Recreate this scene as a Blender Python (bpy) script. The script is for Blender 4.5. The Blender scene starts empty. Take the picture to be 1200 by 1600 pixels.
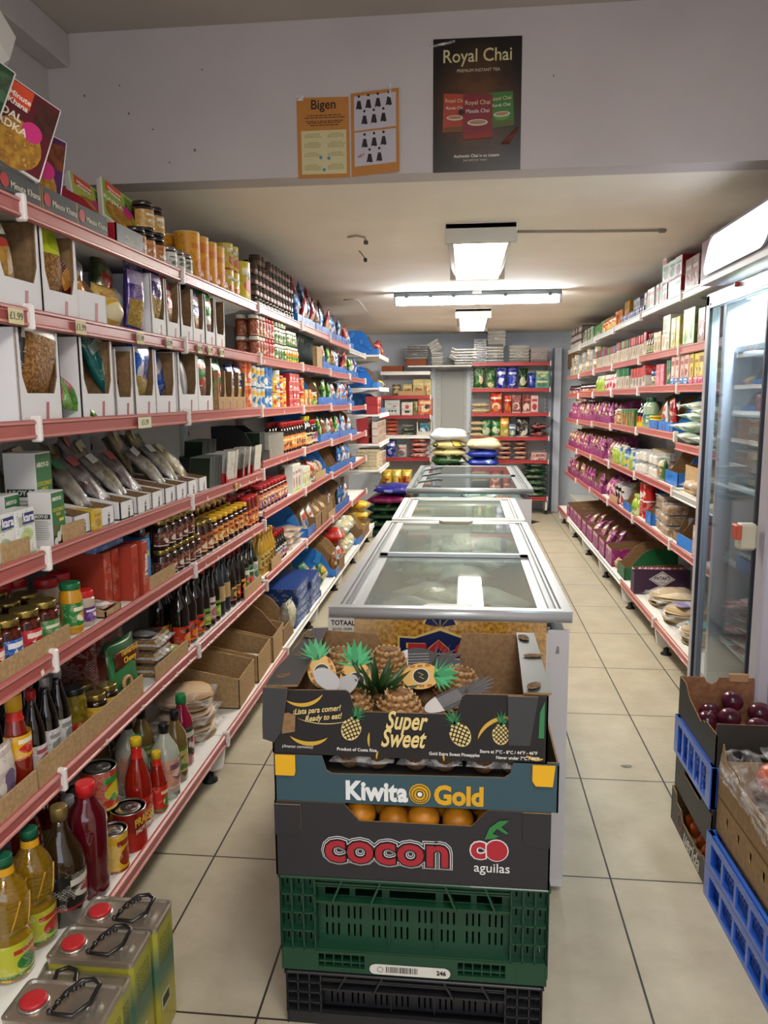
import bpy, bmesh, math, random
from mathutils import Vector, Matrix, Euler
random.seed(7)
S = bpy.context.scene
COL = S.collection
PI = math.pi

# ---------------------------------------------------------------- camera
FPX = 1215.0
VX, HY, ROLL, CAMH = 729.0, 619.5, -0.007, 1.5
_p = math.atan((800 - HY) / FPX)
_yaw = math.atan((VX - 600) / FPX * math.cos(_p))
_f = Vector((-math.sin(_yaw) * math.cos(_p), math.cos(_yaw) * math.cos(_p), -math.sin(_p)))
_r = Vector((math.cos(_yaw), math.sin(_yaw), 0))
_u = _r.cross(_f)
_c, _s = math.cos(ROLL), math.sin(ROLL)
_r2 = _r * _c + _u * _s
_u2 = _u * _c - _r * _s
cd = bpy.data.cameras.new('camera')
cam = bpy.data.objects.new('camera', cd)
COL.objects.link(cam)
cam.matrix_world = Matrix(((_r2.x, _u2.x, -_f.x, 0), (_r2.y, _u2.y, -_f.y, 0), (_r2.z, _u2.z, -_f.z, CAMH), (0, 0, 0, 1)))
cd.sensor_fit = 'HORIZONTAL'
cd.sensor_width = 36
cd.lens = FPX * 36 / 1200
cd.clip_start = 0.05
S.camera = cam

# ---------------------------------------------------------------- world, exposure, large lights
S.view_settings.view_transform = 'Standard'
S.view_settings.look = 'None'
S.view_settings.exposure = 0.80
S.view_settings.gamma = 1.0
S.view_settings.use_curve_mapping = False
W = bpy.data.worlds.new('world')
S.world = W
W.use_nodes = True
bg = W.node_tree.nodes['Background']
bg.inputs[0].default_value = (0.80, 0.86, 1.0, 1)
bg.inputs[1].default_value = 1.3

ZC = 2.31      # lower ceiling
ZU = 2.85      # upper ceiling of the front room
YH = 3.0       # plane of the header wall
YB = 10.46     # back wall

def area(name, loc, sx, sy, power, rot=(0, 0, 0), col=(1, 1, 1)):
    l = bpy.data.lights.new(name, 'AREA')
    l.shape = 'RECTANGLE'; l.size = sx; l.size_y = sy
    l.energy = power; l.color = col
    o = bpy.data.objects.new(name, l)
    COL.objects.link(o); o.location = loc; o.rotation_euler = rot
    return o
LAMP_COL = (1.0, 0.97, 0.90)
area('front_room_light', (0.35, 0.25, 2.80), 0.6, 1.2, 25, col=(1.0, 0.96, 0.90))
area('front_room_light_by_door', (0.1, -1.9, 2.75), 1.2, 0.6, 32, col=(1.0, 0.96, 0.90))

# ---------------------------------------------------------------- materials
def L(c):
    if isinstance(c, str):
        c = c.lstrip('#'); c = tuple(int(c[i:i + 2], 16) / 255 for i in (0, 2, 4))
    return tuple((x / 12.92 if x <= 0.04045 else ((x + 0.055) / 1.055) ** 2.4) for x in c)
_M = {}
def mat(c, rough=0.5, metal=0.0, trans=0.0, alpha=1.0, ior=1.45, coat=0.0, sheen=0, name=None, spec=0.5):
    k = ('m', str(c), rough, metal, trans, alpha, ior, coat, spec)
    if k in _M: return _M[k]
    m = bpy.data.materials.new(name or 'paint')
    m.use_nodes = True
    b = m.node_tree.nodes['Principled BSDF']
    b.inputs['Base Color'].default_value = (*L(c), 1)
    b.inputs['Roughness'].default_value = rough
    b.inputs['Metallic'].default_value = metal
    b.inputs['Transmission Weight'].default_value = trans
    b.inputs['Alpha'].default_value = alpha
    b.inputs['IOR'].default_value = ior
    b.inputs['Coat Weight'].default_value = coat
    b.inputs['Specular IOR Level'].default_value = spec
    _M[k] = m
    return m
def emis(c, s):
    k = ('e', str(c), s)
    if k in _M: return _M[k]
    m = bpy.data.materials.new('lamp_glow'); m.use_nodes = True
    b = m.node_tree.nodes['Principled BSDF']
    b.inputs['Base Color'].default_value = (*L(c), 1)
    b.inputs['Emission Color'].default_value = (*L(c), 1)
    b.inputs['Emission Strength'].default_value = s
    _M[k] = m
    return m
class NT:
    def __init__(s, m): s.t = m.node_tree
    def n(s, typ, **kw):
        x = s.t.nodes.new(typ)
        for k, v in kw.items(): setattr(x, k, v)
        return x
    def l(s, a, b): s.t.links.new(a, b)
def pr(base, c2, c3=None, sc=26, rough=0.35, thr=0.55, text=True, tc=None, metal=0.0, coat=0.0, wr=0.0, tr=(.011, .0045)):
    """printed packaging: blocks of two colours plus rows of small type"""
    k = ('p', str(base), str(c2), str(c3), sc, rough, thr, text, tc, metal, coat, wr, tr)
    if k in _M: return _M[k]
    m = mat(base, rough, metal, coat=coat).copy(); m.name = 'printed_pack'
    T = NT(m); b = m.node_tree.nodes['Principled BSDF']
    co = T.n('ShaderNodeTexCoord'); oi = T.n('ShaderNodeObjectInfo')
    ad = T.n('ShaderNodeVectorMath', operation='ADD')
    cm = T.n('ShaderNodeVectorMath', operation='SCALE'); cm.inputs['Scale'].default_value = 3.0
    cx = T.n('ShaderNodeCombineXYZ')
    for i in range(3): T.l(oi.outputs['Random'], cx.inputs[i])
    T.l(cx.outputs[0], cm.inputs[0])
    T.l(co.outputs['Object'], ad.inputs[0]); T.l(cm.outputs[0], ad.inputs[1])
    no = T.n('ShaderNodeTexNoise'); no.inputs['Scale'].default_value = sc; no.inputs['Detail'].default_value = 0.6
    T.l(ad.outputs[0], no.inputs['Vector'])
    def mth(op, x, y=None, z=None):
        q = T.n('ShaderNodeMath', operation=op)
        for i, v in enumerate((x, y, z)):
            if v is None: continue
            if isinstance(v, (int, float)): q.inputs[i].default_value = v
            else: T.l(v, q.inputs[i])
        return q.outputs[0]
    def rgbmix(f, x, y):
        q = T.n('ShaderNodeMix', data_type='RGBA'); T.l(f, q.inputs[0])
        for i, v in ((6, x), (7, y)):
            if isinstance(v, tuple): q.inputs[i].default_value = (*v, 1)
            else: T.l(v, q.inputs[i])
        return q.outputs[2]
    if text:
        ge = T.n('ShaderNodeSeparateXYZ'); T.l(co.outputs['Generated'], ge.inputs[0])
        gy, gz = ge.outputs[1], ge.outputs[2]
        rz = mth('MULTIPLY_ADD', oi.outputs['Random'], .16, .30)
        dy = mth('DIVIDE', mth('SUBTRACT', gy, .5), .34); dz = mth('DIVIDE', mth('SUBTRACT', gz, rz), .20 + (.55 - thr) * .8)
        d2 = mth('ADD', mth('ADD', mth('MULTIPLY', dy, dy), mth('MULTIPLY', dz, dz)), mth('MULTIPLY_ADD', no.outputs['Fac'], 1.6, -.8))
        emb = mth('LESS_THAN', d2, 1.0)
        c3_ = c3 if c3 is not None else c2
        food = rgbmix(mth('GREATER_THAN', no.outputs['Fac'], thr), L(c2), L(c3_))
        out = rgbmix(emb, L(base), food)
        hb = mth('MULTIPLY', mth('GREATER_THAN', gz, .66), mth('LESS_THAN', gz, mth('MULTIPLY_ADD', oi.outputs['Random'], .14, .74)))
        hb = mth('MULTIPLY', hb, mth('LESS_THAN', mth('ABSOLUTE', mth('SUBTRACT', gy, .5)), .38))
        out = rgbmix(hb, out, L(c3_))
        out = rgbmix(mth('LESS_THAN', gz, .07), out, L(c2))
    else:
        r1 = T.n('ShaderNodeValToRGB'); r1.color_ramp.interpolation = 'CONSTANT'
        e = r1.color_ramp.elements
        e[0].position = 0; e[0].color = (*L(base), 1)
        e[1].position = thr; e[1].color = (*L(c2), 1)
        if c3 is not None:
            x = e.new(min(0.97, thr + 0.07)); x.color = (*L(c3), 1)
        T.l(no.outputs['Fac'], r1.inputs[0])
        out = r1.outputs[0]
    if text:
        sp = T.n('ShaderNodeSeparateXYZ'); T.l(co.outputs['Object'], sp.inputs[0])
        su = T.n('ShaderNodeMath', operation='ADD'); T.l(sp.outputs[0], su.inputs[0]); T.l(sp.outputs[1], su.inputs[1])
        cv = T.n('ShaderNodeCombineXYZ'); T.l(su.outputs[0], cv.inputs[0]); T.l(sp.outputs[2], cv.inputs[1])
        br = T.n('ShaderNodeTexBrick'); T.l(cv.outputs[0], br.inputs['Vector'])
        br.inputs['Scale'].default_value = 1; br.inputs['Brick Width'].default_value = tr[0]; br.inputs['Row Height'].default_value = tr[1]
        br.inputs['Mortar Size'].default_value = tr[1] * .28
        br.inputs['Color1'].default_value = (1, 1, 1, 1); br.inputs['Color2'].default_value = (.2, .2, .2, 1); br.inputs['Mortar'].default_value = (0, 0, 0, 1)
        n2 = T.n('ShaderNodeTexNoise'); n2.inputs['Scale'].default_value = sc * 1.5; T.l(ad.outputs[0], n2.inputs['Vector'])
        g = T.n('ShaderNodeMath', operation='GREATER_THAN'); g.inputs[1].default_value = 0.54; T.l(n2.outputs['Fac'], g.inputs[0])
        mu = T.n('ShaderNodeMath', operation='MULTIPLY'); T.l(br.outputs['Color'], mu.inputs[0]); T.l(g.outputs[0], mu.inputs[1])
        mx = T.n('ShaderNodeMix', data_type='RGBA'); T.l(mth('MULTIPLY', mu.outputs[0], .75), mx.inputs[0]); T.l(out, mx.inputs[6])
        lum = sum(L(base))
        mx.inputs[7].default_value = (*(L(tc) if tc else (L('#2a2a2a') if lum > 1.1 else L('#e8e2d0'))), 1)
        out = mx.outputs[2]
    T.l(out, b.inputs['Base Color'])
    if wr:
        n3 = T.n('ShaderNodeTexNoise'); n3.inputs['Scale'].default_value = 34; n3.inputs['Detail'].default_value = 3; T.l(ad.outputs[0], n3.inputs['Vector'])
        bu = T.n('ShaderNodeBump'); bu.inputs['Strength'].default_value = wr; bu.inputs['Distance'].default_value = .012
        T.l(n3.outputs['Fac'], bu.inputs['Height']); T.l(bu.outputs[0], b.inputs['Normal'])
    _M[k] = m
    return m
def speck(c1, c2, sc=60, rough=.6, thr=(.4, .6), bump=0.0, detail=3, vor=False, c3=None):
    k = ('s', str(c1), str(c2), sc, rough, thr, bump, vor, c3)
    if k in _M: return _M[k]
    m = mat(c1, rough).copy(); m.name = 'mottled'
    T = NT(m); b = m.node_tree.nodes['Principled BSDF']
    co = T.n('ShaderNodeTexCoord')
    if vor:
        no = T.n('ShaderNodeTexVoronoi'); fac = 'Distance'
    else:
        no = T.n('ShaderNodeTexNoise'); no.inputs['Detail'].default_value = detail; fac = 'Fac'
    no.inputs['Scale'].default_value = sc
    T.l(co.outputs['Object'], no.inputs['Vector'])
    r = T.n('ShaderNodeValToRGB'); e = r.color_ramp.elements
    e[0].position = thr[0]; e[0].color = (*L(c1), 1); e[1].position = thr[1]; e[1].color = (*L(c2), 1)
    if c3:
        x = e.new(min(.98, thr[1] + .12)); x.color = (*L(c3), 1)
    T.l(no.outputs[fac], r.inputs[0]); T.l(r.outputs[0], b.inputs['Base Color'])
    if bump:
        bu = T.n('ShaderNodeBump'); bu.inputs['Strength'].default_value = bump; bu.inputs['Distance'].default_value = .01
        T.l(no.outputs[fac], bu.inputs['Height']); T.l(bu.outputs[0], b.inputs['Normal'])
    _M[k] = m
    return m
def film(c='#ffffff', a=.22, rough=.12, bump=.5):
    """clear crinkled plastic film"""
    k = ('film', c, a, rough)
    if k in _M: return _M[k]
    m = mat(c, rough, alpha=a, coat=.6).copy(); m.name = 'clear_film'
    T = NT(m); b = m.node_tree.nodes['Principled BSDF']
    co = T.n('ShaderNodeTexCoord'); no = T.n('ShaderNodeTexNoise'); no.inputs['Scale'].default_value = 30; no.inputs['Detail'].default_value = 3
    T.l(co.outputs['Object'], no.inputs['Vector'])
    bu = T.n('ShaderNodeBump'); bu.inputs['Strength'].default_value = bump; bu.inputs['Distance'].default_value = .02
    T.l(no.outputs['Fac'], bu.inputs['Height']); T.l(bu.outputs[0], b.inputs['Normal'])
    r = T.n('ShaderNodeMapRange'); r.inputs[1].default_value = .45; r.inputs[2].default_value = .75; r.inputs[3].default_value = a * .5; r.inputs[4].default_value = min(1, a * 2.4)
    T.l(no.outputs['Fac'], r.inputs[0]); T.l(r.outputs[0], b.inputs['Alpha'])
    _M[k] = m
    return m
def pane(tint='#dfe9e6', dense=.12, rough=.02):
    """flat glass pane: mostly see-through, reflecting more at grazing angles"""
    k = ('pane', tint, dense, rough)
    if k in _M: return _M[k]
    m = bpy.data.materials.new('glass_pane'); m.use_nodes = True
    T = NT(m); nt = m.node_tree; nt.nodes.remove(nt.nodes['Principled BSDF'])
    out = nt.nodes['Material Output']
    tr = T.n('ShaderNodeBsdfTransparent'); tr.inputs[0].default_value = (*L(tint), 1)
    df = T.n('ShaderNodeBsdfDiffuse'); df.inputs[0].default_value = (*L(tint), 1)
    m1 = T.n('ShaderNodeMixShader'); m1.inputs[0].default_value = dense
    T.l(tr.outputs[0], m1.inputs[1]); T.l(df.outputs[0], m1.inputs[2])
    gl = T.n('ShaderNodeBsdfGlossy'); gl.inputs['Roughness'].default_value = rough
    fr = T.n('ShaderNodeFresnel'); ge = T.n('ShaderNodeNewGeometry')
    io = T.n('ShaderNodeMath', operation='MULTIPLY_ADD'); io.inputs[1].default_value = 1 / 1.45 - 1.45; io.inputs[2].default_value = 1.45
    T.l(ge.outputs['Backfacing'], io.inputs[0]); T.l(io.outputs[0], fr.inputs[0])
    m2 = T.n('ShaderNodeMixShader'); T.l(fr.outputs[0], m2.inputs[0]); T.l(m1.outputs[0], m2.inputs[1]); T.l(gl.outputs[0], m2.inputs[2])
    T.l(m2.outputs[0], out.inputs[0])
    _M[k] = m
    return m

WHITE = mat('#e9e8e4', .45, name='white_enamel')
STEEL = mat('#b8babb', .28, 1.0, name='brushed_steel')
ALU = mat('#a9acae', .38, .75, name='aluminium')
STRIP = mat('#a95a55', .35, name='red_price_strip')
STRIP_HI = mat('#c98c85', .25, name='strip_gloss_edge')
CARD = speck('#8d6f4d', '#806343', 90, .85)
CARDL = speck('#b2946a', '#a1845c', 90, .85)
WCARD = mat('#dcdbde', .6, name='white_card')
BLK = mat('#191919', .4)
BLUEBOX = pr('#2a72c4', '#1f5fb0', '#3d8ad8', 12, .35, .55, False)
PURP = pr('#8a2467', '#741a55', '#c9a0b4', 18, .4, .58, True, '#e0b8d0')

# ---------------------------------------------------------------- mesh builder
class MB:
    def __init__(s): s.v = []; s.f = []; s.mi = []; s.sm = []; s.mats = []
    def m(s, mt):
        if mt not in s.mats: s.mats.append(mt)
        return s.mats.index(mt)
    def add(s, vs, fs, mt, smooth=False, M=None):
        o = len(s.v)
        s.v += [tuple(M @ Vector(v)) for v in vs] if M is not None else [tuple(v) for v in vs]
        i = s.m(mt)
        for f in fs: s.f.append([o + a for a in f]); s.mi.append(i); s.sm.append(smooth)
        return s
    def join(s, b, M=None):
        o = len(s.v)
        s.v += [tuple(M @ Vector(v)) for v in b.v] if M is not None else b.v
        mp = [s.m(x) for x in b.mats]
        s.f += [[o + a for a in f] for f in b.f]; s.mi += [mp[i] for i in b.mi]; s.sm += b.sm
        return s
    def box(s, c, d, mt, b=0.0, M=None):
        hx, hy, hz = d[0] / 2, d[1] / 2, d[2] / 2
        if b <= 0:
            vs = [(c[0] + x * hx, c[1] + y * hy, c[2] + z * hz) for x in (-1, 1) for y in (-1, 1) for z in (-1, 1)]
            return s.add(vs, [(0, 1, 3, 2), (4, 6, 7, 5), (0, 4, 5, 1), (2, 3, 7, 6), (0, 2, 6, 4), (1, 5, 7, 3)], mt, False, M)
        b = min(b, hx * .95, hy * .95, hz * .95)
        vs = []; idx = {}
        for x in (-1, 1):
            for y in (-1, 1):
                for z in (-1, 1):
                    for a in range(3):
                        h = [hx - b, hy - b, hz - b]; h[a] += b
                        idx[(x, y, z, a)] = len(vs)
                        vs.append((c[0] + x * h[0], c[1] + y * h[1], c[2] + z * h[2]))
        fs = []
        for x in (-1, 1):
            fs.append([idx[(x, y, z, 0)] for y, z in ((-1, -1), (1, -1), (1, 1), (-1, 1))])
            fs.append([idx[(y, x, z, 1)] for y, z in ((-1, -1), (1, -1), (1, 1), (-1, 1))])
            fs.append([idx[(y, z, x, 2)] for y, z in ((-1, -1), (1, -1), (1, 1), (-1, 1))])
            for y in (-1, 1):
                fs.append([idx[(x, y, -1, 0)], idx[(x, y, 1, 0)], idx[(x, y, 1, 1)], idx[(x, y, -1, 1)]])
                fs.append([idx[(x, -1, y, 0)], idx[(x, 1, y, 0)], idx[(x, 1, y, 2)], idx[(x, -1, y, 2)]])
                fs.append([idx[(-1, x, y, 1)], idx[(1, x, y, 1)], idx[(1, x, y, 2)], idx[(-1, x, y, 2)]])
                for z in (-1, 1): fs.append([idx[(x, y, z, a)] for a in range(3)])
        return s.add(vs, fs, mt, False, M)
    def lathe(s, prof, mt, seg=16, c=(0, 0, 0), M=None, sx=1, sy=1, a0=0, a1=2 * PI, smooth=True, cap=True):
        full = abs(a1 - a0 - 2 * PI) < 1e-6
        n = seg if full else seg + 1
        vs = []; fs = []
        for r, z in prof:
            for i in range(n):
                a = a0 + (a1 - a0) * i / seg
                vs.append((c[0] + r * math.cos(a) * sx, c[1] + r * math.sin(a) * sy, c[2] + z))
        for j in range(len(prof) - 1):
            for i in range(seg):
                k = (i + 1) % n
                fs.append((j * n + i, j * n + k, (j + 1) * n + k, (j + 1) * n + i))
        s.add(vs, fs, mt, smooth, M)
        if cap and full:
            s.add(vs[:n], [list(range(n))[::-1]], mt, False, M)
            s.add(vs[-n:], [list(range(n))], mt, False, M)
        return s
    def prism(s, pts, O, U, V, t, mt, mt2=None, holes=None):
        """flat panel: polygon pts in the plane O+U*x+V*y, thickness t along U x V; mt outside (+normal), mt2 inside and edges"""
        O, U, V = Vector(O), Vector(U).normalized(), Vector(V).normalized(); N = U.cross(V)
        n = len(pts); mt2 = mt2 or mt
        a = [O + U * p[0] + V * p[1] for p in pts]; b = [q + N * t for q in a]
        s.add(b, [list(range(n))], mt); s.add(a, [list(range(n))[::-1]], mt2)
        s.add(a + b, [(i, (i + 1) % n, n + (i + 1) % n, n + i) for i in range(n)], mt2)
        return s
    def grille(s, w, h, holes, O, U, V, t, mt):
        """panel w x h with rectangular holes (x0,x1,y0,y1)"""
        O, U, V = Vector(O), Vector(U).normalized(), Vector(V).normalized(); N = U.cross(V)
        ys = sorted({0, h} | {q for a in holes for q in a[2:]})
        for y0, y1 in zip(ys, ys[1:]):
            ym = (y0 + y1) / 2
            hs = sorted((a[0], a[1]) for a in holes if a[2] < ym < a[3])
            x = 0; segs = []
            for p, q in hs:
                if p > x: segs.append((x, p))
                x = max(x, q)
            if x < w: segs.append((x, w))
            for p, q in segs:
                a = [O + U * i + V * j + N * k for i in (p, q) for j in (y0, y1) for k in (0, t)]
                s.add(a, [(0, 1, 3, 2), (4, 6, 7, 5), (0, 4, 5, 1), (2, 3, 7, 6), (0, 2, 6, 4), (1, 5, 7, 3)], mt)
        return s
    def ball(s, c, r, mt, u=14, v=9, sx=1, sy=1, sz=1, jit=0, M=None):
        prof = []
        vs = [(c[0], c[1], c[2] - r * sz)]
        for j in range(1, v):
            t = -PI / 2 + PI * j / v
            for i in range(u):
                a = 2 * PI * i / u; k = r * (1 + random.uniform(-jit, jit))
                vs.append((c[0] + k * math.cos(t) * math.cos(a) * sx, c[1] + k * math.cos(t) * math.sin(a) * sy, c[2] + k * math.sin(t) * sz))
        vs.append((c[0], c[1], c[2] + r * sz))
        fs = [(0, 1 + (i + 1) % u, 1 + i) for i in range(u)]
        for j in range(v - 2):
            for i in range(u): fs.append((1 + j * u + i, 1 + j * u + (i + 1) % u, 1 + (j + 1) * u + (i + 1) % u, 1 + (j + 1) * u + i))
        e = len(vs) - 1; o = 1 + (v - 2) * u
        fs += [(e, o + i, o + (i + 1) % u) for i in range(u)]
        return s.add(vs, fs, mt, True, M)
    def tube(s, path, r, mt, seg=8, closed=False, M=None, flat=1.0):
        P = [Vector(p) for p in path]; n = len(P); vs = []
        up = Vector((0, 0, 1))
        for i, p in enumerate(P):
            a = P[(i - 1) % n] if (closed or i > 0) else p; b = P[(i + 1) % n] if (closed or i < n - 1) else p
            t = (b - a).normalized()
            x = t.cross(up)
            if x.length < 1e-3: x = t.cross(Vector((1, 0, 0)))
            x.normalize(); y = x.cross(t)
            for k in range(seg):
                q = 2 * PI * k / seg
                vs.append(p + x * r * math.cos(q) + y * r * flat * math.sin(q))
        fs = []
        for i in range(n if closed else n - 1):
            j = (i + 1) % n
            for k in range(seg): fs.append((i * seg + k, i * seg + (k + 1) % seg, j * seg + (k + 1) % seg, j * seg + k))
        if not closed: fs += [list(range(seg))[::-1], [(n - 1) * seg + k for k in range(seg)]]
        return s.add(vs, fs, mt, True, M)
    def pillow(s, w, h, t, mt, O=(0, 0, 0), U=(0, 1, 0), V=(0, 0, 1), nu=10, nv=12, mt2=None, split=.5, wob=.12, seed=0, seal=.06, flatback=1.0, mtop=None, ex=.6):
        """a filled bag: w x h, thickness t, sealed top and bottom edges; mt2 below the split height, mtop above .82"""
        rnd = random.Random(seed)
        O, U, V = Vector(O), Vector(U).normalized(), Vector(V).normalized(); N = U.cross(V)
        ph = [rnd.uniform(0, 6.28) for _ in range(6)]
        def surf(sgn):
            vs = []
            for j in range(nv + 1):
                y = j / nv
                yy = 0 if (y < seal or y > 1 - seal) else math.sin(PI * (y - seal) / (1 - 2 * seal)) ** (ex * .9)
                for i in range(nu + 1):
                    x = i / nu
                    xx = math.sin(PI * x) ** ex if 0 < x < 1 else 0
                    z = sgn * t / 2 * xx * yy
                    z *= 1 + wob * (math.sin(7 * x + ph[0]) + math.sin(9 * y + ph[1]) * math.cos(5 * x + ph[2])) * .7
                    z += wob * .1 * t * math.sin(11 * x + ph[3]) * math.cos(6 * y + ph[4])
                    wx = w * (1 - .07 * yy)
                    vs.append(O + U * ((x - .5) * wx + .012 * w * math.sin(8 * y + ph[5])) + V * (y * h) + N * (z if sgn > 0 else z * flatback))
            return vs
        n = nu + 1
        for sgn in (1, -1):
            vs = surf(sgn)
            A, B, Cc = [], [], []
            for j in range(nv):
                for i in range(nu):
                    f = (j * n + i, j * n + i + 1, (j + 1) * n + i + 1, (j + 1) * n + i)
                    if sgn < 0: f = f[::-1]
                    y = (j + .5) / nv
                    if mt2 is not None and y < split and seal < y and 0 < i < nu - 1: B.append(f)
                    elif mtop is not None and y > .8: Cc.append(f)
                    else: A.append(f)
            o = len(s.v); s.v += [tuple(q) for q in vs]
            for lst, q in ((A, mt), (B, mt2), (Cc, mtop)):
                if lst:
                    k = s.m(q)
                    for f in lst: s.f.append([o + a for a in f]); s.mi.append(k); s.sm.append(True)
        return s
    def mesh(s, name, weld=True):
        me = bpy.data.meshes.new(name)
        me.from_pydata(s.v, [], s.f)
        for x in s.mats: me.materials.append(x)
        me.polygons.foreach_set('material_index', s.mi)
        me.polygons.foreach_set('use_smooth', s.sm)
        if weld:
            bm = bmesh.new(); bm.from_mesh(me)
            bmesh.ops.remove_doubles(bm, verts=bm.verts, dist=1e-5)
            bmesh.ops.recalc_face_normals(bm, faces=bm.faces)
            bm.to_mesh(me); bm.free()
        me.update()
        return me
def box(c, d, mt, b=0.0): return MB().box(c, d, mt, b)

# ---------------------------------------------------------------- objects
def obj(name, data, parent=None, loc=(0, 0, 0), rot=(0, 0, 0), **props):
    if isinstance(data, MB): data = data.mesh(name)
    o = bpy.data.objects.new(name, data)
    COL.objects.link(o)
    o.location = loc; o.rotation_euler = rot
    if parent is not None: o.parent = parent
    for k, v in props.items(): o[k] = v
    return o
def struct(name, mb): return obj(name, mb, kind='structure')
def root(name, label, cat, loc=(0, 0, 0), rz=0, group=None, rot=None):
    o = obj(name, None, None, loc, rot or (0, 0, rz), label=label, category=cat)
    if group: o['group'] = group
    return o
def tag(o, label, cat, group=None):
    o['label'] = label; o['category'] = cat
    if group: o['group'] = group
    return o
def text(body, size, mt, parent, loc, rot=(PI / 2, 0, 0), name='lettering', off=0.0, ext=.0004, shear=0, al='CENTER', sx=1.0, sp=1.0):
    c = bpy.data.curves.new(name, 'FONT')
    c.body = body; c.size = size; c.align_x = al; c.align_y = 'CENTER'
    c.extrude = ext; c.offset = off; c.shear = shear; c.space_character = sp
    c.resolution_u = 3
    c.materials.append(mt)
    tmp = bpy.data.objects.new(name, c); COL.objects.link(tmp)
    me = bpy.data.meshes.new_from_object(tmp)
    bpy.data.objects.remove(tmp); bpy.data.curves.remove(c)
    o = bpy.data.objects.new(name, me); COL.objects.link(o)
    o.parent = parent; o.location = loc; o.rotation_euler = rot; o.scale = (sx, 1, 1)
    return o

ORD = 'first second third fourth fifth sixth seventh eighth ninth tenth eleventh twelfth thirteenth fourteenth fifteenth sixteenth seventeenth eighteenth nineteenth twentieth'.split()
def ordn(i):
    i += 1
    if i <= 20: return ORD[i - 1]
    t, u = divmod(i, 10)
    if u == 0: return {3: 'thirtieth', 4: 'fortieth', 5: 'fiftieth', 6: 'sixtieth'}[t]
    return {2: 'twenty', 3: 'thirty', 4: 'forty', 5: 'fifty', 6: 'sixty'}[t] + '-' + ORD[u - 1]
PENDING = {}
PROTO = {}
def proto(key, fn):
    """parts of one product as shared meshes, built once"""
    if key not in PROTO:
        parts = fn()
        one = MB()
        for n, b in parts: one.join(b)
        PROTO[key] = [[(n, b.mesh(n)) for n, b in parts], one, None]
    return PROTO[key]
class K:
    """a kind of product: name, category, description, size w (along the shelf) x d x h, builder of its parts"""
    n = 0
    def __init__(s, name, cat, desc, w, d, h, fn):
        s.name, s.cat, s.desc, s.w, s.d, s.h, s.fn = name, cat, desc, w, d, h, fn
        K.n += 1; s.key = (name, K.n)
def put(k, loc, rz=0.0, shelf='', order=0, row=0, lev=0, rot=None, nlev=1, flat=False):
    P = proto(k.key, k.fn)
    rot = rot or (0, 0, rz)
    if flat or len(P[0]) == 1 or loc[1] > 5.4:
        if P[2] is None: P[2] = P[0][0][1] if len(P[0]) == 1 else P[1].mesh(k.name)
        o = obj(k.name, P[2], None, loc, rot)
    else:
        o = obj(k.name, None, None, loc, rot)
        for n, me in P[0]: obj(n, me, o)
    o['category'] = k.cat
    o['group'] = k.cat + 's on the ' + shelf if shelf else k.cat + 's'
    PENDING.setdefault((k.desc, shelf, row, lev if nlev > 1 else 0, nlev > 1), []).append((order, o))
    return o
def finish_labels():
    for (desc, shelf, row, lev, stacked), lst in PENDING.items():
        lst.sort(key=lambda q: q[0])
        rw = ['', ', row two', ', row three', ', row four', ', row five'][row]
        lv = (', ' + ['bottom', 'second', 'third', 'fourth', 'fifth', 'sixth', 'seventh', 'eighth'][lev] + ' tier') if stacked else ''
        for i, (_, o) in enumerate(lst):
            if len(lst) == 1: o['label'] = f'{desc} on {shelf}{rw}{lv}'
            else: o['label'] = f'{desc}, {ordn(i)} along {shelf}{rw}{lv}'

# ================================================================ the shop: floor, walls, ceilings
m = mat('#b7ae98', .42).copy(); m.name = 'beige_floor_tiles'
T = NT(m); b = m.node_tree.nodes['Principled BSDF']
co = T.n('ShaderNodeTexCoord'); mp = T.n('ShaderNodeMapping')
mp.inputs['Location'].default_value = (0.175, -0.36, 0)
T.l(co.outputs['Object'], mp.inputs['Vector'])
br = T.n('ShaderNodeTexBrick'); br.offset = 0; br.squash = 1
br.inputs['Scale'].default_value = 1; br.inputs['Brick Width'].default_value = .3195; br.inputs['Row Height'].default_value = .648
br.inputs['Mortar Size'].default_value = .0032; br.inputs['Mortar Smooth'].default_value = .15
T.l(mp.outputs[0], br.inputs['Vector'])
n1 = T.n('ShaderNodeTexNoise'); n1.inputs['Scale'].default_value = 5; n1.inputs['Detail'].default_value = 6; n1.inputs['Roughness'].default_value = .65
T.l(co.outputs['Object'], n1.inputs['Vector'])
r1 = T.n('ShaderNodeValToRGB'); e = r1.color_ramp.elements
e[0].position = .3; e[0].color = (*L('#a89f8a'), 1); e[1].position = .7; e[1].color = (*L('#bfb7a2'), 1)
T.l(n1.outputs['Fac'], r1.inputs[0])
T.l(r1.outputs[0], br.inputs['Color1']); T.l(r1.outputs[0], br.inputs['Color2'])
br.inputs['Mortar'].default_value = (*L('#2f2b2a'), 1)
T.l(br.outputs['Color'], b.inputs['Base Color'])
r2 = T.n('ShaderNodeMapRange'); r2.inputs[3].default_value = .28; r2.inputs[4].default_value = .5
T.l(n1.outputs['Fac'], r2.inputs[0]); T.l(r2.outputs[0], b.inputs['Roughness'])
bu = T.n('ShaderNodeBump'); bu.inputs['Strength'].default_value = .35; bu.inputs['Distance'].default_value = .004; bu.invert = True
T.l(br.outputs['Fac'], bu.inputs['Height']); T.l(bu.outputs[0], b.inputs['Normal'])
struct('floor', box((0, 4.2, -.05), (4.6, 12.7, .1), m))

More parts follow.
